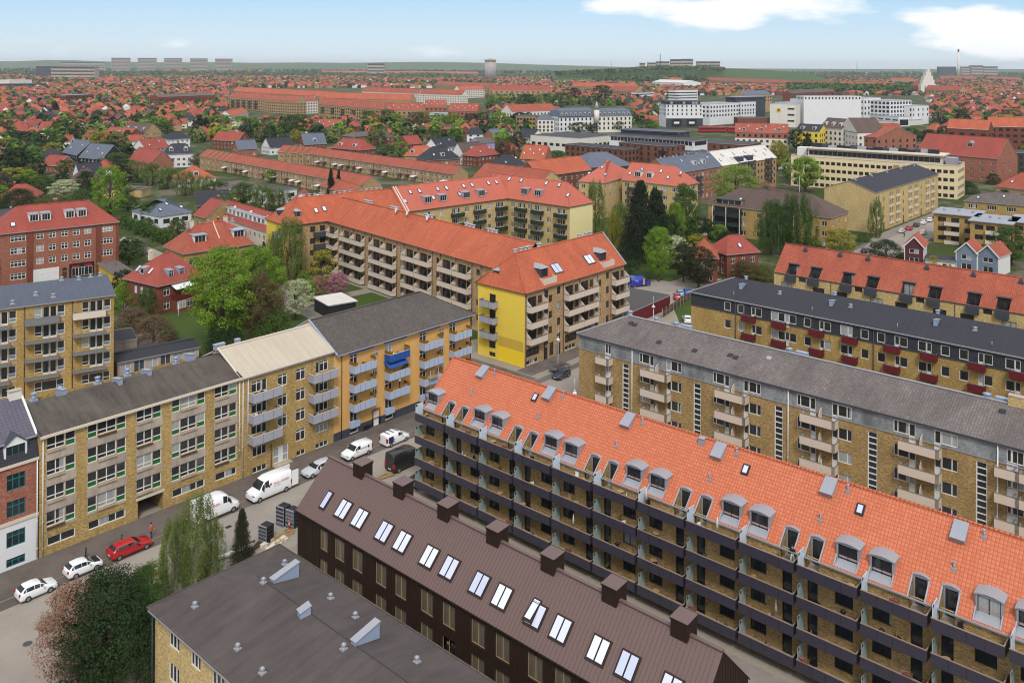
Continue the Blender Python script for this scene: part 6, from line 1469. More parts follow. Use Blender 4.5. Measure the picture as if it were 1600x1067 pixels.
ap('brick_block', 'long red brick range with dark roof beyond the long school', 'building', (1236, 146), (1300, 143), 13., 14., 18., 'brick_darkred', 'tile_brown', (9., 5.), sp=5., ww=2., wh=2., **tan)
for k, (pl, pr, lab) in enumerate((((893, 135), (990, 138), 'long orange roof row left of the white balcony strips'), ((955, 142), (992, 144), 'short orange roof row with cream gable'), ((1020, 115), (1170, 120), 'great red roofed estate on the rise, upper row'), ((930, 120), (1060, 126), 'great red roofed estate on the rise, middle row'), ((1065, 124), (1230, 130), 'long red row in front of the great estate'), ((1230, 131), (1298, 133), 'red row with stepped gables ending the long row'), ((1310, 133), (1390, 135), 'orange roofed court before the poplar belt'), ((1445, 140), (1500, 142), 'steep red roofed row running to the white church'), ((1470, 122), (1535, 122.5), 'orange crescent right of the white church'), ((1540, 123), (1590, 124.5), 'red roofed block at the right skyline'), ((1394, 126), (1428, 126), 'red hall left of the white church'), ((765, 141), (860, 141.5), 'tan row with red roof below the gas holder'), ((500, 113), (640, 114), 'distant red row under the northern woods'), ((250, 111), (410, 110.5), 'distant red row below the five tall slabs'), ((80, 112), (160, 110), 'far red roofed row on the left plain'), ((640, 113.5), (745, 115), 'second distant red row under the northern woods'))):
    ap('apartment_block', lab, 'apartment block', pl, pr, 13., 16., 21., 'brick_buff', ('tile_orange', 'tile_old', 'tile_red')[k % 3], (8.5, 4.5), sp=9., ww=3., wh=2.2, **tan)
# skyline: tower slabs, gas holder, estate towers, stack, church
def slab(label, px0, px1, ytop, d, D, wall, n=9, name='tower_block', ybot=None):
    z = H_-(ytop-YH_-RO*((px0+px1)/2-800))*d/F_; A, B = atd(px0, d), atd(px1, d); u = B-A
    b = Bld(name, label, 'tower block', (A.x, A.y, 0), math.atan2(u.y, u.x), u.length, D)
    for s in 'FLRB': b.wall(s, 0, z, wall)
    m = MB(); m.box(-1, b.L+1, -1, D+1, z, z+1.5); b.part('roof', m, 'felt_grey')
    for i in range(n): m = MB(); q = z*(i+.5)/n; m.box(1, b.L-1, -.4, .2, q, q+z/n*.42); b.part('window_band', m, 'glass_dark' if 0 else 'slate_paint')
    b.done()
for i, (a, c) in enumerate(((174, 202), (215, 243), (256, 283), (297, 323), (336, 362))): slab(('leftmost', 'second', 'middle', 'fourth', 'rightmost')[i]+' of five tall grey housing slabs on the horizon', a, c, 91.2+.35*i, 5600, 18, 'concrete', 10)
for a, c, y, lab in ((1048, 1066, 93.5, 'largest grey estate tower on the hill'), (1066, 1083, 93.2, 'estate tower joined to the largest one'), (1089, 1106, 97., 'wide lower estate tower right of the largest'), (1106, 1125, 97., 'second wide estate tower further right'), (1026, 1046, 97., 'grey estate block behind the thin mast'), (1012, 1025, 98.8, 'small grey estate block at the left of the hill'), (1000, 1008, 99.5, 'smallest estate block at the left of the hill')): slab(lab, a, c, y, 3300, 16, 'concrete', 7)
for a, c, y, d, lab in ((1504, 1516, 105, 5200, 'pale hospital block right of the tall stack'), (1518, 1536, 103, 5200, 'stepped hospital block with roof plant'), (1537, 1559, 104.5, 5200, 'rightmost pale hospital block'), (1468, 1494, 105, 4800, 'dark blue works left of the tall stack'), (120, 146, 106, 3600, 'tan office blocks on the left plain'), (56, 80, 104.5, 3300, 'dark stepped offices on the left plain'), (80, 148, 105, 2900, 'long tan school with dark entrance on the left plain'), (95, 163, 97.5, 6000, 'long pale hospital far left on the horizon'), (574, 600, 100, 4200, 'white works hall on the northern horizon')): slab(lab, a, c, y, d, 30, 'slate_paint' if lab.startswith('dark') else 'concrete', 4, 'distant_building')
t = thing('gas_holder', 'round grey concrete tower with fluted sides and flat cap on the horizon', 'tower', atd(766, 2900)); z = 55+(103-97.3)*2900/1360+8
m = MB(); m.cyl((0, 0, 0), (0, 0, z-5), 17, 17, 24); m.cyl((0, 0, z-5), (0, 0, z), 19.5, 19.5, 24); m.cyl((0, 0, z), (0, 0, z+3), 9, 8, 16); m.build('shaft', MAT['concrete'], t)
for i in range(20): a = i*math.pi/10; m = MB(); m.cyl((17*math.cos(a), 17*math.sin(a), 0), (17*math.cos(a), 17*math.sin(a), z-5), 1.3, 1.3, 6); m.build('rib', MAT['zinc'], t)
t = thing('chimney_stack', 'tall slender pale works chimney with black top on the horizon', 'chimney', atd(1497.5, 4200)); z = 55+(107-78)*4200/1360
m = MB(); m.cyl((0, 0, 0), (0, 0, z-14), 5.5, 3.6, 14); m.build('shaft', MAT['white_wall2'], t); m = MB(); m.cyl((0, 0, z-14), (0, 0, z), 3.9, 3.8, 14); m.build('top', MAT['black_metal'], t)
for px, yt, d, r, lab in ((1031.5, 84.5, 3200, 1.3, 'dark slim chimney rising behind the estate on the hill'), (955, 96, 3600, .6, 'thin mast on the horizon left of the hill estate'), (1339, 96, 4300, .8, 'thin mast on the eastern horizon')):
    t = thing('mast', lab, 'mast', atd(px, d)); m = MB(); z = 55+(YH_+RO*(px-800)-yt)*d/F_; m.cyl((0, 0, 0), (0, 0, z), r*1.5, r, 8); m.build('pole', MAT['slate_paint'], t)
t = thing('church', 'pale church with tall stepped gable facing the city', 'church', atd(1451, 1750), math.atan2(-CA, SA)+rad(90)-rad(90))
A = atd(1451, 1750); u = Vector((SA, -CA)); m = MB()
for k, (w_, z0, z1) in enumerate(((30, 0, 22), (24, 22, 30), (18, 30, 38), (11, 38, 46), (5, 46, 52))): m.box(-w_/2, w_/2, 0, 12, z0, z1)
m.build('west_front', MAT['white_wall2'], t); t.rotation_euler = (0, 0, math.atan2(u.y, u.x))
m = MB(); m.prism([(-11, 12, 0), (11, 12, 0), (11, 12, 18), (0, 12, 30), (-11, 12, 18)], (0, 40, 0)); m.build('nave', MAT['tile_old'], t)
for x in (-7, -2.3, 2.3, 7): m = MB(); m.box(x-.8, x+.8, -.2, 0, 4, 18); m.build('window', MAT['glass_dark'], t)
# two red commuter trains passing behind the brown brick block
for px0, px1, y, lab in ((1092, 1135, 201.5, 'red commuter train leading car by the station'), (1137, 1152, 201.8, 'red commuter train rear car by the station')):
    A, B = at(px0, y, 3.2), at(px1, y, 3.2); u = B-A; t = thing('train_car', lab, 'train', (A.x, A.y, 0), math.atan2(u.y, u.x), 'red train cars'); m = MB(); m.box(0, u.length, 0, 3, .9, 4.6); m.build('body', MAT['red'], t); m = MB(); m.box(1, u.length-1, -.06, 0, 2.6, 3.7); m.build('window_band', MAT['glass_dark'], t); m = MB(); m.box(.5, u.length-.5, .3, 2.7, 0, .9); m.build('bogie', MAT['black_metal'], t)
# ================= plants: crowns of many small leaves on tapered trunks with limbs
def m_leaf(name, c1, c2, k=.55, tr=.28):
    k = min(1.05, k*1.55)
    b = NB(name); n = b.noise(b.obj(), .55, 4., .7); f = b.noise(b.obj(), 5., 2., .6)
    c = b.mix(b.ramp(n, [(.35, (0, 0, 0)), (.65, (1, 1, 1))]), lin(c1, k), lin(c2, k)); c = b.mix(b.math('MULTIPLY', f, .5), c, lin(c2, k*.6))
    c = b.mix(b.math('MULTIPLY', b.rnd(), .35), c, lin(c1, k*.6))
    b.set(b.bsdf, 'Base Color', c); b.bsdf.inputs['Roughness'].default_value = .7; b.bsdf.inputs['Specular IOR Level'].default_value = .15
    t = b.new('ShaderNodeBsdfTranslucent'); b.l.new(c, t.inputs[0]); mx = b.new('ShaderNodeMixShader'); mx.inputs[0].default_value = tr
    b.l.new(b.bsdf.outputs[0], mx.inputs[1]); b.l.new(t.outputs[0], mx.inputs[2]); b.l.new(mx.outputs[0], b.n['Material Output'].inputs[0]); return b.mat
for k_, c1, c2, q in (('spring', '#8aa838', '#5f8226', .6), ('mid', '#5f7a38', '#3f5a28', .55), ('dark', '#3f5530', '#2a3d22', .55), ('olive', '#7b7a40', '#5a5a30', .55), ('yellow', '#a8a040', '#86842c', .6), ('bronze', '#7d6b45', '#5d5236', .55), ('purple', '#4a2f35', '#34222a', .5), ('conifer', '#34432c', '#232f20', .5), ('pine', '#4d5030', '#363c26', .5), ('birch', '#84924c', '#586c36', .62), ('bloom_white', '#d5d5b8', '#8a9a60', .7), ('bloom_pink', '#c58a9a', '#8d5a68', .7), ('bloom_dusky', '#b98a84', '#75683a', .7), ('bud', '#8a7258', '#6d5c48', .55), ('candle', '#a0ae58', '#66803a', .62), ('haze', '#6d8048', '#4c6136', .55)):
    MAT['leaf_'+k_] = m_leaf('foliage '+k_, c1, c2, q)
MAT['bark'] = m_plain('bark', '#6b5d50', .6, .95, 0, .1, .4, 3); MAT['bark_white'] = m_plain('birch bark', '#cfc9bd', .75, .9, 0, .1, .5, 4)
def quads_mesh(name, C, N, S, asp, rng, mat, midx=None, mats=None):
    """leaf faces at centres C with normals N and sizes S"""
    n = len(C); r = rng.normal(size=(n, 3)); u = np.cross(N, r); u /= np.linalg.norm(u, axis=1, keepdims=True)+1e-9; v = np.cross(N, u)
    u = u*S[:, None]*.5; v = v*S[:, None]*.5*asp
    P = np.stack([C-u-v*.3, C-v, C+u-v*.1, C+v], 1).reshape(-1, 3)
    me = bpy.data.meshes.new(name); me.vertices.add(4*n); me.vertices.foreach_set('co', P.ravel())
    me.loops.add(4*n); me.loops.foreach_set('vertex_index', np.arange(4*n, dtype=np.int32)); me.polygons.add(n); me.polygons.foreach_set('loop_start', np.arange(0, 4*n, 4, dtype=np.int32))
    for m in (mats or [mat]): me.materials.append(m)
    if midx is not None: me.polygons.foreach_set('material_index', midx.astype(np.int32))
    me.update(); return me
def crown_pts(kind, rng, nc, nl):
    """unit crown: height 1 (z 0..1), half width about .5; clumps of leaves on and in an uneven volume"""
    cs = []; rs = []
    while len(cs) < nc:
        z = rng.uniform(.02, 1.); a = rng.uniform(0, 2*math.pi)
        if kind == 'cone': R = .5*(1-z)**.8+.03; r = R*rng.uniform(.45, 1.); s = .05+.10*(1-z)
        elif kind == 'column': R = .5*min(1, (1-z)*3.5+.12)*min(1, z*5+.4); r = R*rng.uniform(.4, 1.); s = .11
        elif kind == 'weep': R = .5*math.sqrt(max(0, 1-(2*z-.9)**2*.7))*(.8+.2*math.sin(3*a)); r = R*rng.uniform(.3, 1.)**.6; s = .085
        elif kind == 'bush': R = .5*math.sqrt(max(0., 1-(1.05*z-.05)**2)); r = R*rng.uniform(.4, 1.)**.5; s = .12
        else:
            zz = (z-.52)/.5; R = .5*math.sqrt(max(0., 1-zz*zz))*(.80+.16*math.sin(2*a+1)+.10*math.sin(5*a+4*z)+.06*math.sin(9*a-7*z)); r = R*rng.uniform(.25, 1.)**.55; s = rng.uniform(.055, .10)
        cs.append((r*math.cos(a), r*math.sin(a), z)); rs.append(s)
    cs = np.array(cs); rs = np.array(rs)
    if kind in ('round',): cs = np.concatenate([cs[:nc-6], np.array([[.18*math.cos(t), .18*math.sin(t), rng.uniform(.86, 1.0)] for t in rng.uniform(0, 6.28, 6)])])
    C = np.repeat(cs, nl, 0); off = rng.normal(size=(nc*nl, 3)); l = np.linalg.norm(off, axis=1, keepdims=True); off = off/l*rng.uniform(.3, 1., (nc*nl, 1))**.5
    off *= np.repeat(rs, nl)[:, None]
    if kind == 'weep': off *= np.array([.55, .55, 1.9]); off[:, 2] -= .03
    elif kind == 'cone': off *= np.array([1.4, 1.4, .5])
    else: off[:, 2] *= .75
    N = off/(np.repeat(rs, nl)[:, None])+C*np.array([1., 1., .4])*.8+rng.normal(size=C.shape)*.45+np.array([0, 0, .35])
    N /= np.linalg.norm(N, axis=1, keepdims=True)
    return C+off, N
def trunk_mesh(kind, rng, h=1., cz=.25, r=.03):
    """unit tree height 1: trunk and limbs up into the crown"""
    m = MB(); pts = [(0, 0, -.02), (rng.uniform(-.01, .01), rng.uniform(-.01, .01), cz), (rng.uniform(-.03, .03), rng.uniform(-.03, .03), .62), (0, 0, .88)]
    rr = [r*1.3, r, r*.55, r*.15]
    for i in range(3): m.cyl(pts[i], pts[i+1], rr[i], rr[i+1], 7, 0, False)
    for i in range(6 if kind not in ('cone', 'column') else 0):
        a = rng.uniform(0, 6.28); z0 = rng.uniform(cz*.9, .6); q = (.16*math.cos(a), .16*math.sin(a), z0+rng.uniform(.1, .25)); e = (.34*math.cos(a+.3), .34*math.sin(a+.3), min(.92, q[2]+rng.uniform(.05, .2)))
        m.cyl((0, 0, z0), q, r*.45, r*.28, 5, 0, False); m.cyl(q, e, r*.28, r*.07, 5, 0, False)
    return m
PROTO = {}
def proto(kind, v, nc, nl, ls):
    k = (kind, v, nc)
    if k not in PROTO:
        rng = np.random.default_rng(abs(hash((kind.encode().hex(), v, nc))) % 10**6 if 0 else sum(map(ord, kind))*31+v*7+nc)
        C, N = crown_pts(kind, rng, nc, nl); cz = {'round': .16, 'column': .08, 'cone': .05, 'weep': .12, 'bush': 0.}[kind]
        C[:, 2] = cz+C[:, 2]*(1-cz); S = rng.uniform(.7, 1.3, len(C))*ls
        PROTO[k] = (quads_mesh(kind+' crown', C, N, S, .7, rng, MAT['leaf_mid']), trunk_mesh(kind, rng, 1., max(cz, .12)).mesh(kind+' trunk', MAT['bark'], False))
    return PROTO[k]
def tree(name, label, cat, p, h, w, kind='round', leaf='mid', v=0, dens=1, group=None, bark=None, later=None):
    nc, nl, ls = {0: (60, 22, .062), 1: (110, 34, .042), 2: (190, 60, .026), 3: (260, 90, .019)}[dens]
    if kind == 'cone': nc = int(nc*1.4)
    cm, tm = proto(kind, v, nc, nl, ls)
    t = thing(name, label, cat, (p[0], p[1], 0), R0.uniform(0, 6.28), group)
    for nm, me, mt in (('trunk', tm, MAT[bark or 'bark']), ('crown', cm, MAT['leaf_'+leaf])):
        o = put(nm, me, t); o.scale = (w, w, h)
        o.material_slots[0].link = 'OBJECT'; o.material_slots[0].material = mt
    if later: label_later(t, later, (p[0], p[1], h*.6))
    OCC.append((p[0], p[1], w*.42)); return t
OCC = []
def tr(name, label, px, ybase, ytop, wpx, kind='round', leaf='mid', dens=1, v=0, cat='tree', bark=None):
    """a surveyed tree: foot, top and width as seen"""
    p = at(px, ybase); d = topix(p)[2]; h = (ybase-ytop)*d/F_; tree(name, label, cat, p, h, wpx*d/F_, kind, leaf, v, dens, None, bark)
tr('maple_tree', 'big bright green maple behind the brown grey felt roof, nearest the dark red villa', 345, 545, 392, 135, 'round', 'spring', 3, 0)
tr('maple_tree', 'bright green maple crown joined to the right side of the big one', 405, 505, 388, 90, 'round', 'spring', 3, 1)
tr('broadleaf_tree', 'olive brown budding tree in front of the bright maples', 405, 545, 432, 92, 'round', 'bronze', 3, 2)
tr('shrub', 'green undergrowth below the olive brown tree behind the pale sheet roof', 430, 552, 492, 80, 'bush', 'mid', 2, 0, 'shrub')
tr('shrub', 'dark undergrowth at the end of the garage row', 350, 556, 505, 60, 'bush', 'dark', 2, 1, 'shrub')
tr('blossom_tree', 'white flowering tree left of the carport', 462, 500, 438, 62, 'round', 'bloom_white', 2, 3)
tr('blossom_tree', 'pink cherry tree in front of the court wing', 527, 468, 427, 42, 'round', 'bloom_pink', 2, 4)
tr('blossom_tree', 'dusky pink cherry between the white tree and the pink one', 497, 468, 432, 36, 'round', 'bloom_dusky', 2, 5)
tr('shrub', 'round bright green bush at the corner of the courtyard', 477, 450, 424, 30, 'bush', 'spring', 1, 2, 'shrub')
tr('birch_tree', 'tall drooping birch in front of the yellow gabled courtyard wing', 452, 446, 342, 62, 'weep', 'birch', 3, 0)
tr('birch_tree', 'slimmer drooping birch leaning against the yellow gable', 428, 446, 366, 36, 'weep', 'birch', 2, 1)
tr('maple_tree', 'great bright maple standing behind the red corner building', 172, 346, 262, 70, 'round', 'spring', 2, 5)
tr('shrub', 'green shrubs at the foot of the dark red villa', 232, 490, 452, 50, 'bush', 'mid', 2, 3, 'shrub')
tr('shrub', 'green shrub beside the ochre annex wall', 196, 480, 440, 40, 'bush', 'spring', 2, 4, 'shrub')
tr('shrub', 'bare brown thicket along the yard behind the grey roofed slab', 240, 535, 495, 70, 'bush', 'bud', 2, 5, 'shrub')
tr('shrub', 'second bare brown thicket further along the yard fence', 205, 515, 482, 60, 'bush', 'bud', 2, 0, 'shrub')
tr('conifer_tree', 'very dark spruce group in the garden behind the orange hipped gable building', 1000, 412, 284, 66, 'cone', 'conifer', 2, 0)
tr('conifer_tree', 'second dark spruce joined to the tallest one', 1024, 400, 296, 60, 'cone', 'conifer', 2, 1)
tr('maple_tree', 'fresh green maple by the blue van', 1029, 440, 357, 54, 'round', 'spring', 3, 6)
tr('pine_tree', 'dark loose pine in front of the red brick villa', 1092, 452, 388, 66, 'round', 'pine', 2, 7)
tr('pine_tree', 'lower dark pine leaning over the black roofed block', 1068, 440, 382, 42, 'round', 'pine', 2, 8)
tr('broadleaf_tree', 'slender green tree beside the cream end wall', 930, 372, 285, 42, 'weep', 'birch', 2, 2)
tr('broadleaf_tree', 'tall green tree behind the dark spruces', 1072, 392, 290, 58, 'round', 'mid', 2, 9)
tr('broadleaf_tree', 'grey green tree left of the dark spruces', 968, 395, 318, 48, 'weep', 'birch', 2, 3)
tr('broadleaf_tree', 'yellow green young tree in the court garden', 960, 398, 330, 28, 'weep', 'yellow', 2, 4)
tr('broadleaf_tree', 'bright tree right of the tall green one', 1056, 398, 318, 42, 'round', 'spring', 2, 10)
tr('broadleaf_tree', 'dark tree between the court garden and the red villa', 1045, 410, 335, 46, 'round', 'dark', 2, 11)
tr('poplar_tree', 'wide dark green poplar, tallest of the group before the brown hipped block', 1246, 400, 304, 72, 'weep', 'mid', 3, 5)
tr('poplar_tree', 'dark green poplar on the left of the group before the brown hipped block', 1204, 398, 316, 62, 'weep', 'mid', 3, 6)
tr('willow_tree', 'pale yellow willow behind the orange roof with sunken dormers', 1312, 408, 360, 66, 'round', 'yellow', 2, 12)
tr('broadleaf_tree', 'small bright yellow green tree behind the orange roof with sunken dormers', 1274, 400, 372, 26, 'bush', 'spring', 2, 1)
tr('chestnut_tree', 'chestnut in full flower beside the slate roofed block', 1150, 345, 260, 92, 'round', 'candle', 3, 3)
tr('maple_tree', 'broad bright maple in front of the cream office building', 1258, 300, 246, 64, 'round', 'spring', 2, 4)
tr('broadleaf_tree', 'yellow green tree between the white roofed block and the office', 1215, 268, 222, 40, 'round', 'yellow', 2, 5)
tr('shrub', 'brown pink shrubs beside the chestnut in flower', 1196, 304, 284, 36, 'bush', 'bloom_dusky', 1, 2, 'shrub')
tr('birch_tree', 'birch standing at the blank pale gable', 1369, 372, 314, 30, 'weep', 'birch', 2, 7)
tr('shrub', 'dark hedge bush at the left of the plum gabled house', 1384, 405, 376, 54, 'bush', 'dark', 2, 3, 'shrub')
tr('broadleaf_tree', 'dense green round tree right of the blue grey gabled houses', 1580, 415, 356, 62, 'round', 'mid', 2, 6)
tr('shrub', 'yellow green bush before the black roofed shed', 1458, 420, 400, 24, 'bush', 'yellow', 1, 4, 'shrub')
tr('shrub', 'garden hedge between the birch and the parked cars', 1350, 378, 364, 24, 'bush', 'mid', 1, 5, 'shrub')
tr('shrub', 'hedge trees along the wall right of the office', 1428, 300, 268, 40, 'bush', 'mid', 1, 0, 'shrub')
tr('shrub', 'round clipped tree near the right end of the office', 1400, 305, 284, 20, 'bush', 'mid', 1, 1, 'shrub')
tr('broadleaf_tree', 'bright green tree in the brown villa hedge left of the brown hipped block', 1124, 378, 352, 34, 'round', 'spring', 2, 7)
# foreground trees
tr('broadleaf_tree', 'big dark green tree at the corner of the flat roofed block', 172, 1085, 898, 165, 'bush', 'dark', 3, 6)
tr('broadleaf_tree', 'dark green lower growth touching the flat roofed block', 215, 1060, 915, 100, 'bush', 'mid', 3, 8)
tr('cherry_tree', 'bronze leaved cherry with pink blossom over the street corner', 125, 1078, 912, 135, 'round', 'bloom_dusky', 3, 8)
tr('cherry_tree', 'second bronze cherry with pink blossom behind the dark green tree', 182, 1020, 905, 80, 'round', 'bloom_dusky', 3, 9)
tr('broadleaf_tree', 'rounded green crown between the dark tree and the birches', 225, 1010, 890, 70, 'round', 'mid', 3, 4)
tr('broadleaf_tree', 'dark green crown spilling over the street corner below the cherry', 150, 1090, 960, 90, 'round', 'dark', 3, 12)
tr('birch_tree', 'weeping birch with hanging branches beside the street', 305, 925, 775, 78, 'weep', 'birch', 3, 9, bark='bark_white')
tr('birch_tree', 'shorter weeping birch left of the tall one', 270, 930, 815, 60, 'weep', 'birch', 3, 10, bark='bark_white')
tr('birch_tree', 'thin weeping birch between the tall one and the spruce', 335, 915, 815, 38, 'weep', 'birch', 2, 11, bark='bark_white')
tr('spruce_tree', 'small pointed spruce at the corner of the flat roof', 378, 892, 796, 40, 'cone', 'pine', 3, 2)
tr('shrub', 'yellow green shrubs between cherry and birch', 238, 950, 880, 60, 'bush', 'birch', 2, 2, 'shrub')
# hedge along the lane
p0, p1 = at(190, 352), at(270, 385); u = p1-p0; n_ = 5200; rng = np.random.default_rng(5); t_ = rng.uniform(0, 1, n_); C = np.array([p0+u*x for x in t_])+rng.normal(size=(n_, 3))*np.array([.9, .9, 0]); C[:, 2] = rng.uniform(.1, 3.4, n_)+np.sin(t_*40)*.25
hd = thing('hedge', 'tall clipped green hedge beside the lane right of the red corner building', 'hedge', (0, 0, 0)); N = rng.normal(size=(n_, 3))+np.array([0, 0, .5]); N /= np.linalg.norm(N, axis=1, keepdims=True)
put('foliage', quads_mesh('hedge leaves', C, N, rng.uniform(.4, .8, n_), .7, rng, MAT['leaf_mid']), hd)
# ---- gardens: trees and houses between the surveyed ones
RECT = []
for o in [o for o in COL.objects if o.parent is None and o.type == 'EMPTY']:
    w_ = [c for c in o.children if c.name.split('.')[0] in ('wall', 'roof', 'shaft', 'body')]
    if w_:
        xs = [v[0] for c in w_ for v in c.bound_box]; ys = [v[1] for c in w_ for v in c.bound_box]; RECT.append((o.location.x, o.location.y, math.cos(o.rotation_euler.z), math.sin(o.rotation_euler.z), min(xs), max(xs), min(ys), max(ys)))
RA = np.array(RECT)
def free(x, y, m):
    dx, dy = x-RA[:, 0], y-RA[:, 1]; lx, ly = dx*RA[:, 2]+dy*RA[:, 3], -dx*RA[:, 3]+dy*RA[:, 2]
    return not bool(np.any((lx > RA[:, 4]-m) & (lx < RA[:, 5]+m) & (ly > RA[:, 6]-m) & (ly < RA[:, 7]+m)))
def blocks_view(p, h):
    """would a plant of this height hide one of the surveyed fronts?"""
    px, py, d = topix((p[0], p[1], h)); q, yb, _ = topix((p[0], p[1], 0))
    for x0, x1, y0, y1 in KEEP:
        if x0 < px < x1 and y0 < yb and py < y1 and yb > y0: return True
    return False
KEEP = [(300, 715, 225, 292), (560, 960, 262, 420), (1030, 1460, 150, 200), (1236, 1525, 226, 330), (828, 1150, 196, 250), (1100, 1330, 285, 380), (1330, 1470, 262, 420), (0, 190, 308, 460), (870, 990, 166, 202), (1430, 1600, 215, 285), (195, 300, 290, 340), (425, 470, 285, 315), (270, 340, 255, 284), (345, 760, 138, 182), (960, 1215, 225, 330), (1455, 1600, 325, 400), (1405, 1470, 365, 420), (1490, 1580, 372, 425), (330, 428, 308, 372), (1148, 1412, 188, 232), (98, 165, 222, 272), (60, 92, 240, 275), (226, 304, 206, 262), (630, 780, 222, 262), (200, 240, 232, 262)]
NAMES = {'round': 'broadleaf_tree', 'bush': 'shrub', 'cone': 'conifer_tree', 'weep': 'birch_tree', 'column': 'poplar_tree'}
LN = {'spring': 'fresh green', 'mid': 'mid green', 'dark': 'dark green', 'olive': 'olive green', 'yellow': 'yellow green', 'bronze': 'bronze brown', 'purple': 'dark purple', 'conifer': 'blackish green', 'birch': 'grey green', 'bloom_white': 'white flowering', 'bloom_pink': 'pink flowering', 'pine': 'brownish green', 'haze': 'soft green'}
rr = random.Random(11); cnt = 0
# surveyed garden trees of the middle distance: px, foot, top, width, kind, leaf
for px, yb, yt, w_, kd, lf in ((20, 300, 262, 60, 'round', 'yellow'), (65, 305, 275, 50, 'round', 'mid'), (100, 315, 282, 60, 'round', 'bloom_white'), (135, 308, 268, 40, 'round', 'dark'), (30, 330, 296, 60, 'bush', 'dark'), (80, 338, 305, 70, 'bush', 'olive'), (128, 330, 296, 50, 'bush', 'mid'), (25, 275, 232, 60, 'round', 'dark'), (50, 262, 236, 40, 'round', 'mid'), (103, 275, 250, 36, 'round', 'mid'), (82, 248, 224, 44, 'round', 'yellow'), (155, 238, 206, 50, 'round', 'yellow'), (168, 252, 222, 52, 'round', 'dark'), (183, 270, 240, 60, 'round', 'mid'), (215, 285, 252, 46, 'weep', 'birch'), (238, 290, 256, 44, 'weep', 'birch'), (262, 295, 262, 44, 'weep', 'birch'), (290, 306, 268, 44, 'weep', 'birch'), (318, 310, 275, 40, 'weep', 'birch'), (340, 312, 284, 44, 'round', 'mid'), (380, 322, 286, 44, 'round', 'mid'), (410, 330, 290, 50, 'weep', 'birch'), (436, 328, 296, 42, 'weep', 'birch'), (352, 330, 300, 40, 'weep', 'spring'), (320, 262, 240, 52, 'round', 'bronze'), (424, 285, 266, 26, 'round', 'spring'), (517, 318, 264, 17, 'cone', 'conifer'), (529, 312, 266, 15, 'cone', 'conifer'), (312, 215, 180, 26, 'cone', 'conifer'), (322, 216, 184, 24, 'cone', 'conifer'), (345, 205, 180, 50, 'round', 'spring'), (378, 206, 182, 42, 'round', 'spring'), (395, 208, 190, 34, 'round', 'purple'), (420, 212, 184, 46, 'round', 'mid'), (462, 214, 180, 66, 'round', 'mid'), (470, 224, 206, 30, 'round', 'yellow'), (575, 198, 174, 40, 'round', 'mid'), (605, 202, 172, 46, 'round', 'olive'), (618, 204, 178, 44, 'round', 'spring'), (652, 206, 176, 50, 'round', 'bronze'), (660, 202, 174, 36, 'round', 'spring'), (686, 204, 178, 36, 'round', 'spring'), (708, 204, 178, 34, 'round', 'spring'), (735, 200, 178, 36, 'round', 'dark'), (755, 200, 176, 40, 'round', 'mid'), (675, 224, 202, 34, 'round', 'mid'), (712, 232, 202, 36, 'round', 'mid'), (592, 228, 204, 34, 'birch' if 0 else 'round', 'birch'), (600, 246, 226, 40, 'round', 'mid'), (625, 246, 222, 34, 'round', 'spring'), (572, 236, 219, 20, 'round', 'spring'), (790, 256, 216, 46, 'weep', 'bronze'), (775, 240, 220, 36, 'weep', 'olive'), (826, 252, 228, 24, 'round', 'dark'), (870, 252, 236, 34, 'round', 'mid'), (886, 256, 244, 30, 'bush', 'spring'), (780, 206, 176, 44, 'round', 'spring'), (812, 200, 176, 30, 'round', 'dark'), (866, 206, 184, 30, 'round', 'spring'), (905, 210, 192, 40, 'round', 'olive'), (925, 208, 194, 26, 'round', 'dark'), (1010, 208, 186, 36, 'round', 'mid'), (962, 206, 186, 36, 'round', 'mid'), (826, 170, 148, 36, 'round', 'dark'), (870, 178, 160, 30, 'round', 'mid'), (876, 165, 145, 40, 'round', 'mid'), (898, 158, 138, 26, 'round', 'purple'), (940, 156, 134, 40, 'round', 'dark'), (1020, 208, 190, 26, 'round', 'spring'), (1245, 238, 202, 34, 'round', 'dark'), (1262, 240, 208, 20, 'cone', 'conifer'), (1395, 232, 196, 40, 'weep', 'birch'), (1425, 230, 200, 40, 'round', 'mid'), (1450, 232, 204, 36, 'round', 'dark'), (1395, 222, 208, 30, 'round', 'spring'), (1500, 195, 172, 40, 'round', 'dark'), (1475, 190, 176, 30, 'round', 'spring'), (1582, 190, 172, 46, 'round', 'mid'), (1510, 302, 284, 36, 'bush', 'dark'), (1552, 288, 272, 24, 'bush', 'dark'), (120, 210, 182, 48, 'round', 'mid'), (86, 185, 158, 20, 'cone', 'purple'), (30, 232, 206, 56, 'round', 'dark'), (72, 228, 204, 46, 'round', 'mid'), (105, 228, 200, 46, 'round', 'dark'), (246, 206, 182, 40, 'round', 'spring'), (262, 214, 190, 34, 'round', 'mid'), (200, 330, 306, 40, 'round', 'mid'), (236, 348, 316, 50, 'round', 'mid'), (228, 365, 342, 36, 'bush', 'mid'), (210, 400, 376, 44, 'bush', 'dark'), (1225, 335, 318, 30, 'round', 'mid'), (955, 235, 222, 30, 'round', 'spring'), (1010, 250, 236, 26, 'round', 'mid'), (1150, 420, 395, 40, 'bush', 'olive'), (1165, 436, 408, 50, 'bush', 'bronze'), (1190, 440, 415, 44, 'bush', 'olive'), (1135, 382, 362, 30, 'bush', 'dark'), (1105, 372, 352, 30, 'bush', 'dark'), (985, 432, 410, 34, 'bush', 'dark'), (1000, 438, 424, 40, 'bush', 'mid')):
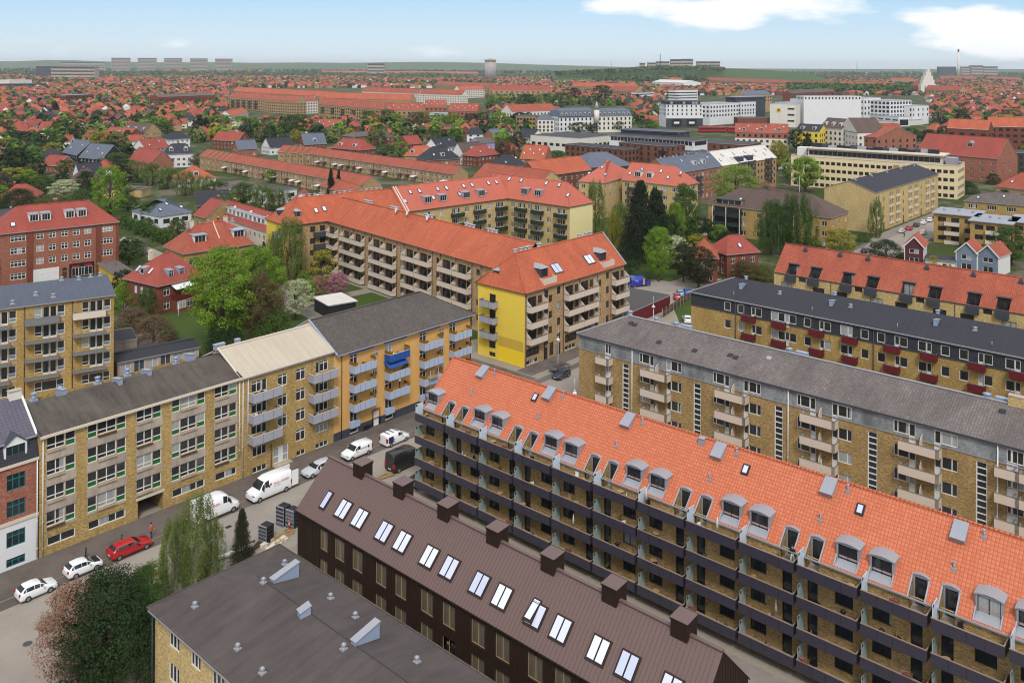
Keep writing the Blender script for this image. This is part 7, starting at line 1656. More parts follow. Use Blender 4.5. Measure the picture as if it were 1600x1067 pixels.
    p = at(px, yb); d = topix(p)[2]; h = (yb-yt)*d/F_; tree(NAMES[kd], None, 'tree' if kd != 'bush' else 'shrub', p, h, w_*d/F_, kd, lf, rr.randrange(6), 2 if yb > 300 else 1, 'garden trees', None, f"{LN[lf]} {'pointed conifer' if kd == 'cone' else 'bush' if kd == 'bush' else 'drooping tree' if kd == 'weep' else 'round tree'}"); cnt += 1
def pick(r):
    return r.choices((('round', 'mid'), ('round', 'dark'), ('round', 'spring'), ('round', 'olive'), ('round', 'yellow'), ('weep', 'birch'), ('cone', 'conifer'), ('round', 'bronze'), ('round', 'purple'), ('round', 'bloom_white'), ('bush', 'mid'), ('bush', 'dark'), ('round', 'bloom_pink')), (22, 16, 14, 9, 7, 8, 6, 6, 3, 2, 10, 8, 1))[0]
# houses along garden streets: rows across the view
HS = []
for ring in range(200):
    s = 150+ring*30.
    st = 22 if s < 650 else 20
    for k in range(int(2*s*.68/st)):
        r = -s*.68+k*st+rr.uniform(-3.5, 3.5); d = s+rr.uniform(-4, 4)+.12*r
        if d < 235 or d > 3800 or abs(r)/d > .66: continue
        if d < 650 and rr.random() < .2: continue
        x, y = r*SA+d*CA, -r*CA+d*SA
        px, py, _ = topix((x, y, 0))
        if not free(x, y, 7.5) or any((x-a)**2+(y-b)**2 < (c*.7+5)**2 for a, b, c in OCC): continue
        if blocks_view((x, y), 8.): continue
        if math.sin(x*.004+1)*math.cos(y*.0035) > .72: continue
        HS.append((d, x, y))
HS.sort(); HP = {}
WALLC = ('white_wall', 'brick_darkred', 'brick_red', 'brick_buff', 'white_wall2', 'brick_brown'); ROOFC = ('tile_mixed', 'tile_old', 'tile_red', 'slate_black', 'tile_brown', 'tile_orange', 'tile_mixed', 'tile_red')
WN = {'white_wall': 'white', 'brick_darkred': 'dark red brick', 'brick_red': 'red brick', 'brick_buff': 'buff brick', 'white_wall2': 'cream', 'brick_brown': 'brown brick'}
RN = {'tile_mixed': 'red', 'tile_old': 'weathered red', 'tile_red': 'deep red', 'slate_black': 'black', 'tile_brown': 'brown', 'tile_orange': 'orange'}
def hgeo(v):
    L, D, ze, zr, hp = ((9, 8, 4.2, 8.4, 0), (11, 9, 3.4, 8.2, 0), (10, 10, 5.6, 9.4, 4), (12, 9, 5.2, 9.8, 3), (8, 9, 5.6, 9.8, 0), (13, 10, 3.2, 7.6, 5))[v]
    w, r = MB(), roof_mb(-.4, L+.4, -.4, D+.4, ze, zr, hp, hp, .15)
    w.box(0, L, 0, D, 0, ze-.05, 0, skip='tu')
    if not hp:
        w.face([(0, D, ze-.05), (0, 0, ze-.05), (0, D/2, zr-.15)]); w.face([(L, 0, ze-.05), (L, D, ze-.05), (L, D/2, zr-.15)])
    return L, D, ze, zr, w, r
NH = 225
for i, (d, x, y) in enumerate(HS[:NH]):
    v = rr.randrange(6); wm, rm = rr.choice(WALLC), rr.choice(ROOFC)
    if v not in HP:
        L, D, ze, zr, w, r = hgeo(v); HP[v] = (L, D, ze, zr, w.mesh('house wall', MAT['white_wall']), r.mesh('house roof', [MAT['tile_mixed'], MAT['zinc']]), chimney_mb(.7, .7, .9, .1, 1).mesh('house chimney', [MAT['brick_darkred'], MAT['concrete']]))
    L, D, ze, zr, wme, rme, cme = HP[v]
    t = thing('house', None, 'house', (x, y, 0), rad(rr.choice((-42, 48, -30, 60, -48))+rr.uniform(-6, 6)), 'garden suburb houses')
    for nm, me, mt in (('wall', wme, wm), ('roof', rme, rm)):
        o = put(nm, me, t); o.material_slots[0].link = 'OBJECT'; o.material_slots[0].material = MAT[mt]
        if nm == 'roof': put('chimney', cme, o, (L*rr.uniform(.3, .7), D/2+.2, zr-.2)); ro = o
    for xx in (L*.15, L*.6): simple_win(t, (xx, 0), .9 if ze < 5 else 3.6, 1.8, 1.3, 0)
    if ze > 5: simple_win(t, (L*.15, 0), .8, 1.6, 1.4, 0)
    ce, se = math.cos(t.rotation_euler.z), math.sin(t.rotation_euler.z)
    if v in (0, 1, 4): simple_win(t, (0, D*.65), 3.6, 1.6, 1.3, rad(-90)); simple_win(t, (L, D*.35), 3.6, 1.6, 1.3, rad(90))
    label_later(t, f'{WN[wm]} house with {RN[rm]} {"hipped" if v in (2, 3, 5) else "gabled"} roof', (x, y, 5)); OCC.append((x, y, 7.5))
FH, FM = MB(), []
ROT = {}
for d, x, y in HS[NH:]:
    v = rr.randrange(6); L, D, ze, zr = ((9, 8, 4.2, 8.4), (11, 9, 3.4, 8.2), (10, 10, 5.6, 9.4), (12, 9, 5.2, 9.8), (8, 9, 5.6, 9.8), (13, 10, 4., 8.6))[v]
    if d > 1500: k = 1.35; L, D = L*k, D*k
    a = rad(rr.choice((-42, 48, -30, 60))+rr.uniform(-8, 8)); c, s = math.cos(a), math.sin(a); wm, rm = rr.randrange(4), 4+rr.choices(range(5), (5, 4, 4, 2.2, 1))[0]
    T = lambda px, py, z: (x+px*c-py*s, y+px*s+py*c, z)
    hp = L*.3 if v in (2, 3, 5) else 0
    A = [T(-.4, -.4, ze), T(L+.4, -.4, ze), T(L+.4, D+.4, ze), T(-.4, D+.4, ze)]; E, G = T(hp, D/2, zr), T(L-hp, D/2, zr)
    W = [T(0, 0, 0), T(L, 0, 0), T(L, D, 0), T(0, D, 0)]; V = [T(0, 0, ze), T(L, 0, ze), T(L, D, ze), T(0, D, ze)]
    for i in range(4): FH.face([W[i], W[(i+1) % 4], V[(i+1) % 4], V[i]], wm)
    FH.face([A[0], A[1], G, E], rm); FH.face([A[2], A[3], E, G], rm); FH.face([A[1], A[2], G], rm if hp else wm); FH.face([A[3], A[0], E], rm if hp else wm)
    if d < 1400:
        for q in (.15, .6):
            m0 = L*q; FH.face([T(m0, -.05, ze-2.2), T(m0+1.7, -.05, ze-2.2), T(m0+1.7, -.05, ze-.9), T(m0, -.05, ze-.9)], 9)
tag(FH.build('distant_house_roofs', [MAT[k] for k in ('white_wall', 'brick_darkred', 'brick_buff', 'brick_red', 'tile_old', 'tile_red', 'tile_orange', 'slate_black', 'tile_brown', 'glass_dark')], uv=True), 'mass of distant red roofed houses of the garden suburb', None, None, 'stuff')
# garden trees, nearest as things, the rest as one mass
TS = []
for ring in range(520):
    s = 190+ring*(8.5+ring*.022)
    if s > 5200: break
    n = int(2*s*.7/(10 if s < 900 else 13 if s < 2000 else 22))
    for k in range(n):
        if rr.random() < .34: continue
        r = (k+rr.random())/n*2*s*.7-s*.7; d = s+rr.uniform(-5, 5)
        if abs(r)/d > .66: continue
        x, y = r*SA+d*CA, -r*CA+d*SA
        if x < 205 and 75 < y < 165 and x > 30: continue
        h = rr.uniform(4.5, 9.5) if d < 330 else rr.uniform(5.5, 13.) if d < 800 else rr.uniform(4., 10.)
        if not free(x, y, 2.2) or blocks_view((x, y), h): continue
        if d < 900 and any((x-a)**2+(y-b)**2 < (c+1.2)**2 for a, b, c in OCC): continue
        TS.append((d, x, y, h))
TS.sort()
NT = max(0, 285-cnt-58)
for d, x, y, h in TS[:NT]:
    kd, lf = pick(rr)
    if kd == 'bush': h *= .5
    if kd == 'cone': h *= 1.3
    tree(NAMES[kd], None, 'tree' if kd != 'bush' else 'shrub', (x, y), h, h*(.42 if kd == 'cone' else 1.1 if kd != 'weep' else .8), kd, lf, rr.randrange(6), 0 if d > 380 else 1, 'garden trees', None, f"{LN[lf]} {'pointed conifer' if kd == 'cone' else 'bush' if kd == 'bush' else 'drooping tree' if kd == 'weep' else 'round tree'}")
C, N, S, MI = [], [], [], []; rng = np.random.default_rng(3); LM = ['mid', 'dark', 'spring', 'olive', 'yellow', 'birch', 'conifer', 'bronze', 'purple', 'bloom_white', 'bloom_pink']
for d, x, y, h in TS[NT:]:
    kd, lf = pick(rr); w_ = h*(1.05 if kd != 'cone' else .4)
    if d > 1800: w_ *= 1.5
    n = 110 if d < 700 else 56 if d < 1300 else 26 if d < 2400 else 14
    z = rng.uniform(.08, 1., n); a = rng.uniform(0, 6.28, n)
    R = (np.sqrt(np.maximum(.02, 1-((z-.5)/.52)**2)) if kd != 'cone' else (1-z)+.05)*w_*.5*(.8+.2*np.sin(2*a+x))*rng.uniform(.55, 1.05, n)
    q = np.stack([x+R*np.cos(a), y+R*np.sin(a), z*h*(1.25 if kd == 'cone' else 1.)], 1); nn = np.stack([np.cos(a)*.9, np.sin(a)*.9, (z-.35)*1.6+.3], 1)+rng.normal(size=(n, 3))*.4
    C.append(q); N.append(nn); S.append(rng.uniform(.7, 1.3, n)*w_*(2.6/math.sqrt(n))); MI.append(np.full(n, LM.index(lf)))
# woods: northern ridge, poplar belt, park on the hill
def wood(px0, px1, d0, d1, n, h, lf):
    for i in range(n):
        p = atd(rr.uniform(px0, px1), rr.uniform(d0, d1)); m = 14; a = rng.uniform(0, 6.28, m); z = rng.uniform(.2, 1, m); w_ = h*1.1
        C.append(np.stack([p.x+w_*.5*np.cos(a)*rng.uniform(.4, 1, m), p.y+w_*.5*np.sin(a)*rng.uniform(.4, 1, m), z*h*rr.uniform(.75, 1.15)], 1)); N.append(np.stack([np.cos(a), np.sin(a), z*1.3], 1)+rng.normal(size=(m, 3))*.3); S.append(rng.uniform(.7, 1.3, m)*w_*.5); MI.append(np.full(m, LM.index(lf)))
wood(1235, 1430, 1750, 2150, 420, 17, 'mid'); wood(930, 1110, 2700, 3300, 380, 22, 'mid'); wood(-40, 700, 3600, 5200, 900, 16, 'mid'); wood(-40, 1650, 5200, 7600, 1500, 20, 'dark'); wood(1100, 1650, 3200, 5200, 500, 15, 'olive')
HP2 = [(860, 114), (930, 111), (985, 108), (1010, 106.5), (1046, 105.5), (1110, 106), (1160, 108), (1210, 111), (1260, 114)]
for i in range(620):
    px = rr.uniform(870, 1130); dd = rr.uniform(2950, 3150); y = float(np.interp(px, [q[0] for q in HP2], [q[1] for q in HP2])); p = atd(px, dd, 0); zb = max(0., 55+(YH_+RO*(px-800)-y)*3150/F_-9); m = 14; a = rng.uniform(0, 6.28, m); z = rng.uniform(.2, 1, m); h = rr.uniform(9, 15)
    C.append(np.stack([p.x+h*.5*np.cos(a), p.y+h*.5*np.sin(a), zb+z*h], 1)); N.append(np.stack([np.cos(a), np.sin(a), z*1.3], 1)+rng.normal(size=(m, 3))*.3); S.append(rng.uniform(.7, 1.3, m)*h*.5); MI.append(np.full(m, rr.choice((0, 0, 1, 3, 5))))
C, N, S, MI = np.concatenate(C), np.concatenate(N), np.concatenate(S), np.concatenate(MI); N /= np.linalg.norm(N, axis=1, keepdims=True)
tag(put('distant_foliage', quads_mesh('distant foliage', C, N, S, .8, rng, None, MI, [MAT['leaf_'+k] for k in LM])), 'mass of distant garden trees and woods', None, None, 'stuff')
settle_labels()
# low wooded hills on the skyline
def hill(d, pts, mat, dep=900.):
    m = MB(); top = []
    for px, y in pts: p = atd(px, d); top.append((p.x, p.y, max(2., 55+(YH_+RO*(px-800)-y)*d/F_)))
    back = [(x+CA*dep, y+SA*dep, z*.6) for x, y, z in top]; frt = [(x-CA*dep, y-SA*dep, -1.) for x, y, z in top]
    for i in range(len(top)-1): m.face([frt[i], frt[i+1], top[i+1], top[i]]); m.face([top[i], top[i+1], back[i+1], back[i]])
    tag(m.build('hills', MAT[mat]), kind='structure')
hill(8200, [(-60, 96.5), (30, 96), (70, 94.5), (110, 94.6), (160, 96.4), (240, 98), (330, 97.5), (400, 98.6), (470, 98.0), (540, 98.6), (620, 97.6), (680, 97.2), (760, 98.6), (830, 101), (900, 103), (990, 105.5), (1100, 107.5), (1300, 108.2), (1670, 108.6)], 'leaf_haze')
hill(3150, HP2, 'leaf_mid', 350.)
# ================= vehicles: lofted bodies, glass, wheels with rims, lamps, plates
def wheel_mb(r=.31, w=.2):
    t, h = MB(), MB(); t.cyl((0, -w/2, 0), (0, w/2, 0), r, r, 16); h.cyl((0, -w/2-.01, 0), (0, -w/2+.02, 0), r*.62, r*.62, 12); h.cyl((0, w/2-.02, 0), (0, w/2+.01, 0), r*.62, r*.62, 12); return t, h
TYRE, RIM = None, None
PROF = {  # stations: x, half width, sill z, belt z (bonnet top), roof z (None = no roof), roof half width
    'hatch': [(0, .70, .35, .62, None, 0), (.12, .80, .22, .74, None, 0), (.9, .84, .20, .90, None, 0), (1.0, .84, .20, .93, .95, .76), (1.75, .85, .20, .95, 1.42, .60), (2.3, .85, .2, .96, 1.50, .60), (3.1, .85, .2, .98, 1.46, .58), (3.62, .82, .24, .98, 1.05, .70), (3.72, .76, .36, .80, None, 0)],
    'wagon': [(0, .74, .36, .60, None, 0), (.15, .86, .22, .74, None, 0), (1.15, .90, .2, .92, None, 0), (1.3, .9, .2, .94, .96, .82), (2.1, .91, .2, .97, 1.42, .64), (2.9, .91, .2, .98, 1.49, .64), (4.0, .90, .2, 1.0, 1.44, .62), (4.5, .86, .24, 1.0, 1.08, .74), (4.68, .80, .38, .82, None, 0)],
    'van': [(0, .86, .42, .9, None, 0), (.12, .95, .28, 1.1, None, 0), (.75, .99, .25, 1.32, None, 0), (.85, .99, .25, 1.34, 1.38, .92), (1.65, 1.0, .25, 1.42, 2.42, .80), (2.3, 1.0, .25, 1.42, 2.62, .84), (3.6, 1.0, .25, 1.42, 2.64, .84), (5.5, 1.0, .25, 1.42, 2.6, .84), (5.6, .98, .35, 1.42, 2.52, .82)],
    'smallvan': [(0, .74, .38, .70, None, 0), (.12, .86, .25, .86, None, 0), (.95, .9, .22, 1.06, None, 0), (1.05, .9, .22, 1.08, 1.1, .84), (1.75, .91, .22, 1.12, 1.74, .74), (2.3, .91, .22, 1.12, 1.84, .76), (3.3, .91, .22, 1.12, 1.82, .76), (4.3, .90, .25, 1.12, 1.76, .76), (4.38, .88, .36, 1.12, 1.6, .78)]}
CARPAINT = {}
def paint(h):
    if h not in CARPAINT:
        b = NB('car paint '+h); b.bsdf.inputs['Coat Weight'].default_value = .6; b.bsdf.inputs['Coat Roughness'].default_value = .06
        CARPAINT[h] = b.out(b.mix(b.math('MULTIPLY', b.noise(b.obj(), 3., 4., .7), .18), lin(h, .9), lin(h, .55)), .35, 0, .5)
    return CARPAINT[h]
CM = {}
def car_parts(kind, hexc, glazed=True):
    key = (kind, hexc)
    if key in CM: return CM[key]
    P = PROF[kind]; B, G = MB(), MB()
    rings = []
    for x, hw, z0, zb, zr, rw in P:
        zr_, rw_ = (zr, rw) if zr else (zb+.03, hw*.86)
        rings.append([(x, -hw*.92, z0), (x, -hw, z0+.18), (x, -hw, (z0+zb)/2+.1), (x, -hw*.97, zb), (x, -rw_, zr_-.04), (x, -rw_*.7, zr_), (x, rw_*.7, zr_), (x, rw_, zr_-.04), (x, hw*.97, zb), (x, hw, (z0+zb)/2+.1), (x, hw, z0+.18), (x, hw*.92, z0)])
    B.loft(rings, 0, True)
    B.box(P[1][0]+.1, P[-2][0]-.1, -P[3][1]*.9, P[3][1]*.9, .16, .3, 1)
    lo, hi = P[3], P[4]; tail = P[-2] if kind in ('hatch', 'wagon') else P[-1]; pre = P[-3]
    def pane(q, o=.012):
        a = Vector(q[1])-Vector(q[0]); b = Vector(q[3])-Vector(q[0]); n = a.cross(b).normalized()*o; G.face([Vector(p)+n for p in q])
    L = lambda A, C, t: tuple(A[i]+(C[i]-A[i])*t for i in range(3))
    # windscreen
    a0, a1, b1, b0 = (lo[0], -lo[5]*.95, lo[4]), (lo[0], lo[5]*.95, lo[4]), (hi[0], hi[5]*.95, hi[4]-.03), (hi[0], -hi[5]*.95, hi[4]-.03)
    pane([L(a0, b0, .1), L(a0, b0, .92), L(a1, b1, .92), L(a1, b1, .1)], .02)
    # side glass between the stations
    def side(i, j, f=0., g=1.):
        for s in (-1, 1):
            A, C = P[i], P[j]; p = lambda st, t: (st[0], s*(st[1]*.97+(st[5]-st[1]*.97)*t), st[3]+(st[4]-.04-st[3])*t)
            q = [L(p(A, .12), p(C, .12), f), L(p(A, .12), p(C, .12), g), L(p(A, .84), p(C, .84), g), L(p(A, .84), p(C, .84), f)]
            pane(q if s < 0 else q[::-1], .014)
    if kind in ('hatch', 'wagon'):
        side(3, 4, .5, .97); side(4, 5, .06, .98); side(5, 6, .04, .97); side(6, 7, .06, .55)
        A, C = P[-3], P[-2]; q = [(C[0], -C[5]*.9, C[4]), (A[0], -A[5]*.9, A[4]-.03), (A[0], A[5]*.9, A[4]-.03), (C[0], C[5]*.9, C[4])]
        c = [L(q[0], q[1], .12), L(q[0], q[1], .9), L(q[3], q[2], .9), L(q[3], q[2], .12)]; pane(c[::-1] if kind else c, .02); pane(c, .02)
    else:
        side(3, 4, .45, .97); side(4, 5, .05, .9)
        C = P[-1]; pane([(C[0], .7*C[5], C[3]+.15), (C[0], -.7*C[5], C[3]+.15), (C[0], -.7*C[5], C[4]-.2), (C[0], .7*C[5], C[4]-.2)], .02) if glazed else None
    lamp, tail_m, plate, mir = MB(), MB(), MB(), MB()
    hw, zb = P[1][1], P[1][3]
    for s in (-1, 1):
        y0, y1 = sorted((s*hw*.58, s*hw*.98)); lamp.box(.06, .3, y0, y1, zb-.16, zb-.01)
    CM[key] = (B.mesh(kind+' body', [paint(hexc), MAT['black_metal']]), G.mesh('car glass', MAT['glass_dark']), P)
    return CM[key]
def car(kind, hexc, label, cat, p, ang, name='parked_car', bonnet=None, extra=None, group=None):
    """p = middle of the car on the road, nose towards angle ang"""
    global TYRE, RIM
    if TYRE is None:
        t, h = wheel_mb(); TYRE, RIM = t.mesh('tyre', MAT['black_metal']), h.mesh('rim', MAT['steel'])
    body, glass, P = car_parts(kind, hexc); L = P[-1][0]
    t = thing(name, label, cat, (p[0], p[1], 0.012), ang+math.pi, group)
    off = -L/2; hw = P[3][1]
    put('body', body, t, (off, 0, 0)); put('glass', glass, t, (off, 0, 0))
    wr = 1.12 if kind == 'van' else 1.
    for x in (P[1][0]+.68*wr, L-.78*wr):
        for s in (-1, 1):
            o = put('wheel', TYRE, t, (off+x, s*(hw-.08), .31*wr)); o.scale = (wr, 1, wr); put('rim', RIM, o)
    def lampbox(nm, x0, x1, y0, y1, z0, z1, mat):
        m = MB(); m.box(x0, x1, y0, y1, z0, z1); m.build(nm, MAT[mat], t, (off, 0, 0))
    z = P[1][3]; w = P[1][1]
    for s in (-1, 1):
        a, b = sorted((s*w*.55, s*w*.99)); lampbox('headlight', .03, .3, a, b, z-.17, z-.03, 'steel')
        zz = P[-2][3] if kind in ('hatch', 'wagon') else 1.0; w2 = P[-1][1]; a, b = sorted((s*w2*.72, s*w2*1.03)); lampbox('taillight', L-.16, L+.02, a, b, zz-.22, zz+.02+(.35 if kind in ('van', 'smallvan') else 0), 'red')
        a, b = sorted((s*(hw+.0), s*(hw+.2))); lampbox('mirror', P[3][0]+.42, P[3][0]+.56, a, b, P[4][3]-.02, P[4][3]+(.3 if kind == 'van' else .14), 'black_metal' if kind == 'van' else 'white' if hexc == '#eef0f2' else 'black_metal')
    lampbox('number_plate', L-.005, L+.015, -.26, .26, .52, .64, 'white'); lampbox('number_plate', -.012, .05, -.26, .26, .42, .53, 'white'); lampbox('bumper', -.03, .1, -w*.8, w*.8, .3, .42, 'black_metal')
    if bonnet: m = MB(); m.box(.35, .98, -.62, .62, .80, .955); m.build('bonnet', MAT['black_metal'], t, (off, 0, 0))
    return t, off, L
def on_side(t, off, L, y, rects):
    """painted marks on the flank: x0,x1,z0,z1,material"""
    for x0, x1, z0, z1, mt in rects: m = MB(); m.box(x0, x1, y-.012 if y > 0 else y-.006, y+.006 if y > 0 else y+.012, z0, z1); m.build('marking', MAT[mt], t, (off, 0, 0))
def words(t, txt, size, loc, rot, mat):
    c = bpy.data.curves.new('lettering', 'FONT'); c.body = txt; c.size = size; c.extrude = .004; c.align_x = 'LEFT'; tmp = bpy.data.objects.new('tmp', c); COL.objects.link(tmp)
    me = bpy.data.meshes.new_from_object(tmp.evaluated_get(bpy.context.evaluated_depsgraph_get())); bpy.data.objects.remove(tmp); me.materials.clear(); me.materials.append(MAT[mat])
    o = put('lettering', me, t, loc); o.rotation_euler = rot; return o
A0 = 0.   # along the street
car('hatch', '#eef0f2', 'white hatchback with dark rear window parked nearest the bottom left corner', 'car', at(57, 928), A0)
car('hatch', '#eef0f2', 'older white hatchback with a black bonnet parked behind the red wagon', 'car', at(130, 893), A0, bonnet=True)
car('wagon', '#b3141f', 'red estate car parked where the person stands', 'car', at(203, 862), A0)
for px, py, lab, ang in ((336, 800, 'white panel van half hidden by the weeping birch, facing the next van', 0.), (420, 768, 'white panel van with its rear doors open and a red and blue logo', math.pi)):
    t, off, L = car('van', '#eef0f2', lab, 'van', at(px, py+5), ang, 'panel_van')
    for y, r in ((1.0, (rad(90), 0, math.pi)), (-1.0, (rad(90), 0, 0))):
        x = 4.9 if y > 0 else 2.9; words(t, 'PAUL LARSEN', .36, (off+x if y > 0 else off+x, y*1.012, 1.62), r, 'orange'); words(t, 'VVS & BLIK', .2, (off+x, y*1.012, 1.32), r, 'grey_panel')
        on_side(t, off, L, y*1.005, [(2.35+(3.0 if y > 0 else 0)-.2, 2.35+(3.0 if y > 0 else 0), 1.5, 1.75, 'navy'), (2.35+(3.0 if y > 0 else 0), 2.55+(3.0 if y > 0 else 0), 1.7, 1.95, 'red')])
    if ang:
        for s in (-1, 1): m = MB(); m.box(L, L+.06, s*.95-.03, s*.95+.03, .5, 2.4); m.box(L, L+.95, s*1.0-.04, s*1.0+.04, .5, 2.4); m.build('rear_door', paint('#eef0f2'), t, (off, 0, 0))
car('wagon', '#c3c7cc', 'silver car showing its nose left of the brown metal roof', 'car', at(497, 738), math.pi)
t, off, L = car('smallvan', '#eef0f2', 'small white van with a dark logo, partly behind the first box chimney', 'van', at(557, 712), math.pi, 'small_van'); on_side(t, off, L, .92, [(3.5, 3.75, 1.05, 1.4, 'navy'), (2.2, 3.4, 1.2, 1.3, 'grey_panel')]); on_side(t, off, L, -.92, [(3.5, 3.75, 1.05, 1.4, 'navy'), (2.2, 3.4, 1.2, 1.3, 'grey_panel')])
t, off, L = car('smallvan', '#eef0f2', 'small white van with roof bars and blue flashes on its tail', 'van', at(617, 691), 0., 'small_van'); on_side(t, off, L, .915, [(3.2, 4.1, .6, 1.5, 'navy'), (2.9, 3.2, .5, 1.1, 'blue_panel')]); on_side(t, off, L, -.915, [(3.2, 4.1, .6, 1.5, 'navy'), (2.9, 3.2, .5, 1.1, 'blue_panel')])
for x in (2.2, 3.0, 3.8): m = MB(); m.box(x-.03, x+.03, -.7, .7, 1.86, 1.93); m.build('roof_bar', MAT['black_metal'], t, (off, 0, 0))
p = at(633, 728); car('van', '#15161a', 'black panel van beside the orange roofed block', 'van', p, 0., 'panel_van')
car('hatch', '#2b3442', 'dark blue hatchback in front of the yellow gable block', 'car', at(877, 590), math.pi)
t, off, L = car('van', '#1b2f9e', 'blue van with a lime green slash parked by the green maple', 'van', at(999, 447), rad(-25), 'panel_van')
for y in (1.0, -1.0): words(t, 'Tryg', .6, (off+(4.8 if y > 0 else 3.2), y*1.012, 1.5), (rad(90), 0, math.pi if y > 0 else 0), 'white'); on_side(t, off, L, y*1.005, [(1.9, 2.3, .5, 2.1, 'yellow')])
for px, py, hx, lab in ((1058, 467, '#b3202c', 'red hatchback next to the pale blue car by the fence'), (1063, 462, '#6fa8d8', 'pale blue hatchback between the red and the royal blue one'), (1074, 460, '#2554b5', 'royal blue hatchback at the end of the trio by the fence'), (1074, 503, '#eef0f2', 'white car at the corner of the black roofed block')): car('hatch', hx, lab, 'car', at(px, py), rad(35))
for px, py, hx, lab in ((1409, 363, '#c9c9c4', 'silver car first in the line along the sand coloured block'), (1421, 359, '#b01e2e', 'red car second in the line along the sand coloured block'), (1432, 354, '#23262e', 'black car third in the line along the sand coloured block'), (1443, 350, '#e6e6e4', 'white car fourth in the line along the sand coloured block'), (1453, 346, '#e9e9ea', 'white car fifth in the line along the sand coloured block'), (1463, 341, '#a82030', 'red car last in the line along the sand coloured block'), (1366, 385, '#22252c', 'dark car parked left of the round hedge bush'), (1352, 394, '#1c1f26', 'black car parked nearest the orange roof with sunken dormers'), (1442, 366, '#d9dadb', 'pale car across the road from the line, half hidden by the plum house'), (1433, 372, '#cfd1d3', 'second pale car across the road by the plum house')):
    car('hatch' if '#2' in hx else 'wagon', hx, lab, 'car', at(px, py), rad(8))
# trailers and site things
def trailer(label, p, ang, w=2.0, L=3.6):
    t = thing('trailer', label, 'trailer', (p[0], p[1], 0), ang); m = MB(); m.box(-L/2, L/2, -w/2, w/2, .55, .65); m.build('bed', MAT['wood_dark'], t)
    for a in ((-L/2, L/2, -w/2, -w/2+.06), (-L/2, L/2, w/2-.06, w/2), (-L/2, -L/2+.06, -w/2, w/2), (L/2-.06, L/2, -w/2, w/2)): m = MB(); m.box(*a, .6, 1.15); m.build('side_board', MAT['steel'], t)
    m = MB(); m.bar((L/2, 0, .5), (L/2+1.3, 0, .45), .1); m.build('drawbar', MAT['steel'], t)
    for s in (-1, 1): o = put('wheel', TYRE, t, (0, s*(w/2+.02), .31)); put('rim', RIM, o)
    return t
trailer('flat trailer with metal sides parked beside the dark blue hatchback', at(874, 580), rad(0)); trailer('grey trailer with a load standing behind the black van', at(655, 757), rad(8), 1.9, 3.4)
def clutter(name, label, cat, p, mb, mat, rz=0., z=0., group=None): return tag(mb.build(name, [MAT[k] for k in ([mat] if isinstance(mat, str) else mat)], None, (p[0], p[1], z), rz), label, cat, group)
def pallet(h, w=1.2, d=.8, n=5):
    m = MB()
    for i in range(n): m.box(-w/2, w/2, -d/2, d/2, h*i/n+.02, h*(i+.82)/n)
    for x in (-w/2, w/2-.06): m.box(x, x+.06, -d/2-.02, d/2+.02, 0, h+.03, 1)
    return m
for px, py, h, lab in ((443, 818, 2.3, 'tall shrink wrapped black pallet by the brown metal gable'), (458, 822, 2.2, 'second tall black pallet against the brown metal gable'), (416, 845, 2.0, 'strapped black pallet among the timber heap')): clutter('pallet_stack', lab, 'pallet', at(px, py), pallet(h, 1.3, 1.2), ['black_metal', 'grey_panel'], rad(12))
for px, py, n, lab, mt in ((440, 838, 9, 'heap of pale boards beside the strapped pallet', 'wood'), (392, 858, 8, 'stack of dark boards at the foot of the spruce', 'wood_dark'), (600, 745, 8, 'stack of boards lying behind the brown metal roof', 'wood')):
    m = MB()
    for i in range(n): m.bar((-1.4+R0.uniform(-.3, .3), R0.uniform(-.8, .8), .06+.05*(i % 4)), (1.5+R0.uniform(-.3, .3), R0.uniform(-.8, .8), .06+.05*(i % 4)), .16, .05)
    clutter('timber_heap', lab, 'timber', at(px, py), m, mt, rad(R0.uniform(-20, 30)))
m = MB()
for i in range(16): q = (R0.uniform(-1.5, 1.5), R0.uniform(-1, 1)); s_ = R0.uniform(.12, .35); m.box(q[0]-s_, q[0]+s_, q[1]-s_*.7, q[1]+s_*.7, 0, s_*1.2)
tag(clutter('building_rubble', 'loose sacks and rubble between the pallets and the timber', 'rubble', at(425, 850), m, 'cream', .3), kind='stuff')
for i in range(6): p = at(350+i*7.5, 872-i*3.2); m = MB(); m.cyl((0, -.6, .22), (0, .6, .22), .22, .22, 10); clutter('white_roll', f'{ORD[i] if i else "first"} white roll in the row between birch and spruce', 'roll', p, m, 'white', rad(70))
for px, py, lab in ((402, 0, ''), (403+37, 810, 'red and white marker post left of the pallets'), (452, 826, 'red and white marker post at the corner of the brown gable'), (463, 697, 'red fire post by the door of the grey balcony block')):
    if lab: m = MB(); m.cyl((0, 0, 0), (0, 0, 1.1), .09, .06, 8); m.box(-.2, .2, -.2, .2, 0, .08); m.cyl((0, 0, .5), (0, 0, .7), .095, .09, 8, 1); clutter('marker_post', lab, 'marker post', at(px, py), m, ['orange', 'white'])
for px, py, lab in ((134, 873, 'short black bollard by the older white hatchback'), (190, 852, 'short black bollard by the red estate car'), (553, 700, 'short black bollard by the small white van')): m = MB(); m.cyl((0, 0, 0), (0, 0, 1.2), .08, .08, 10); m.cyl((0, 0, 1.2), (0, 0, 1.28), .1, .06, 10); clutter('bollard', lab, 'bollard', at(px, py), m, 'black_metal')
m = MB(); m.box(-.5, .5, -.25, .25, 0, 1.1); m.box(-.55, .55, -.3, .3, 1.1, 1.16); clutter('utility_box', 'grey utility box at the wall between the two yellow brick blocks', 'utility box', at(386, 741), m, 'grey_panel')
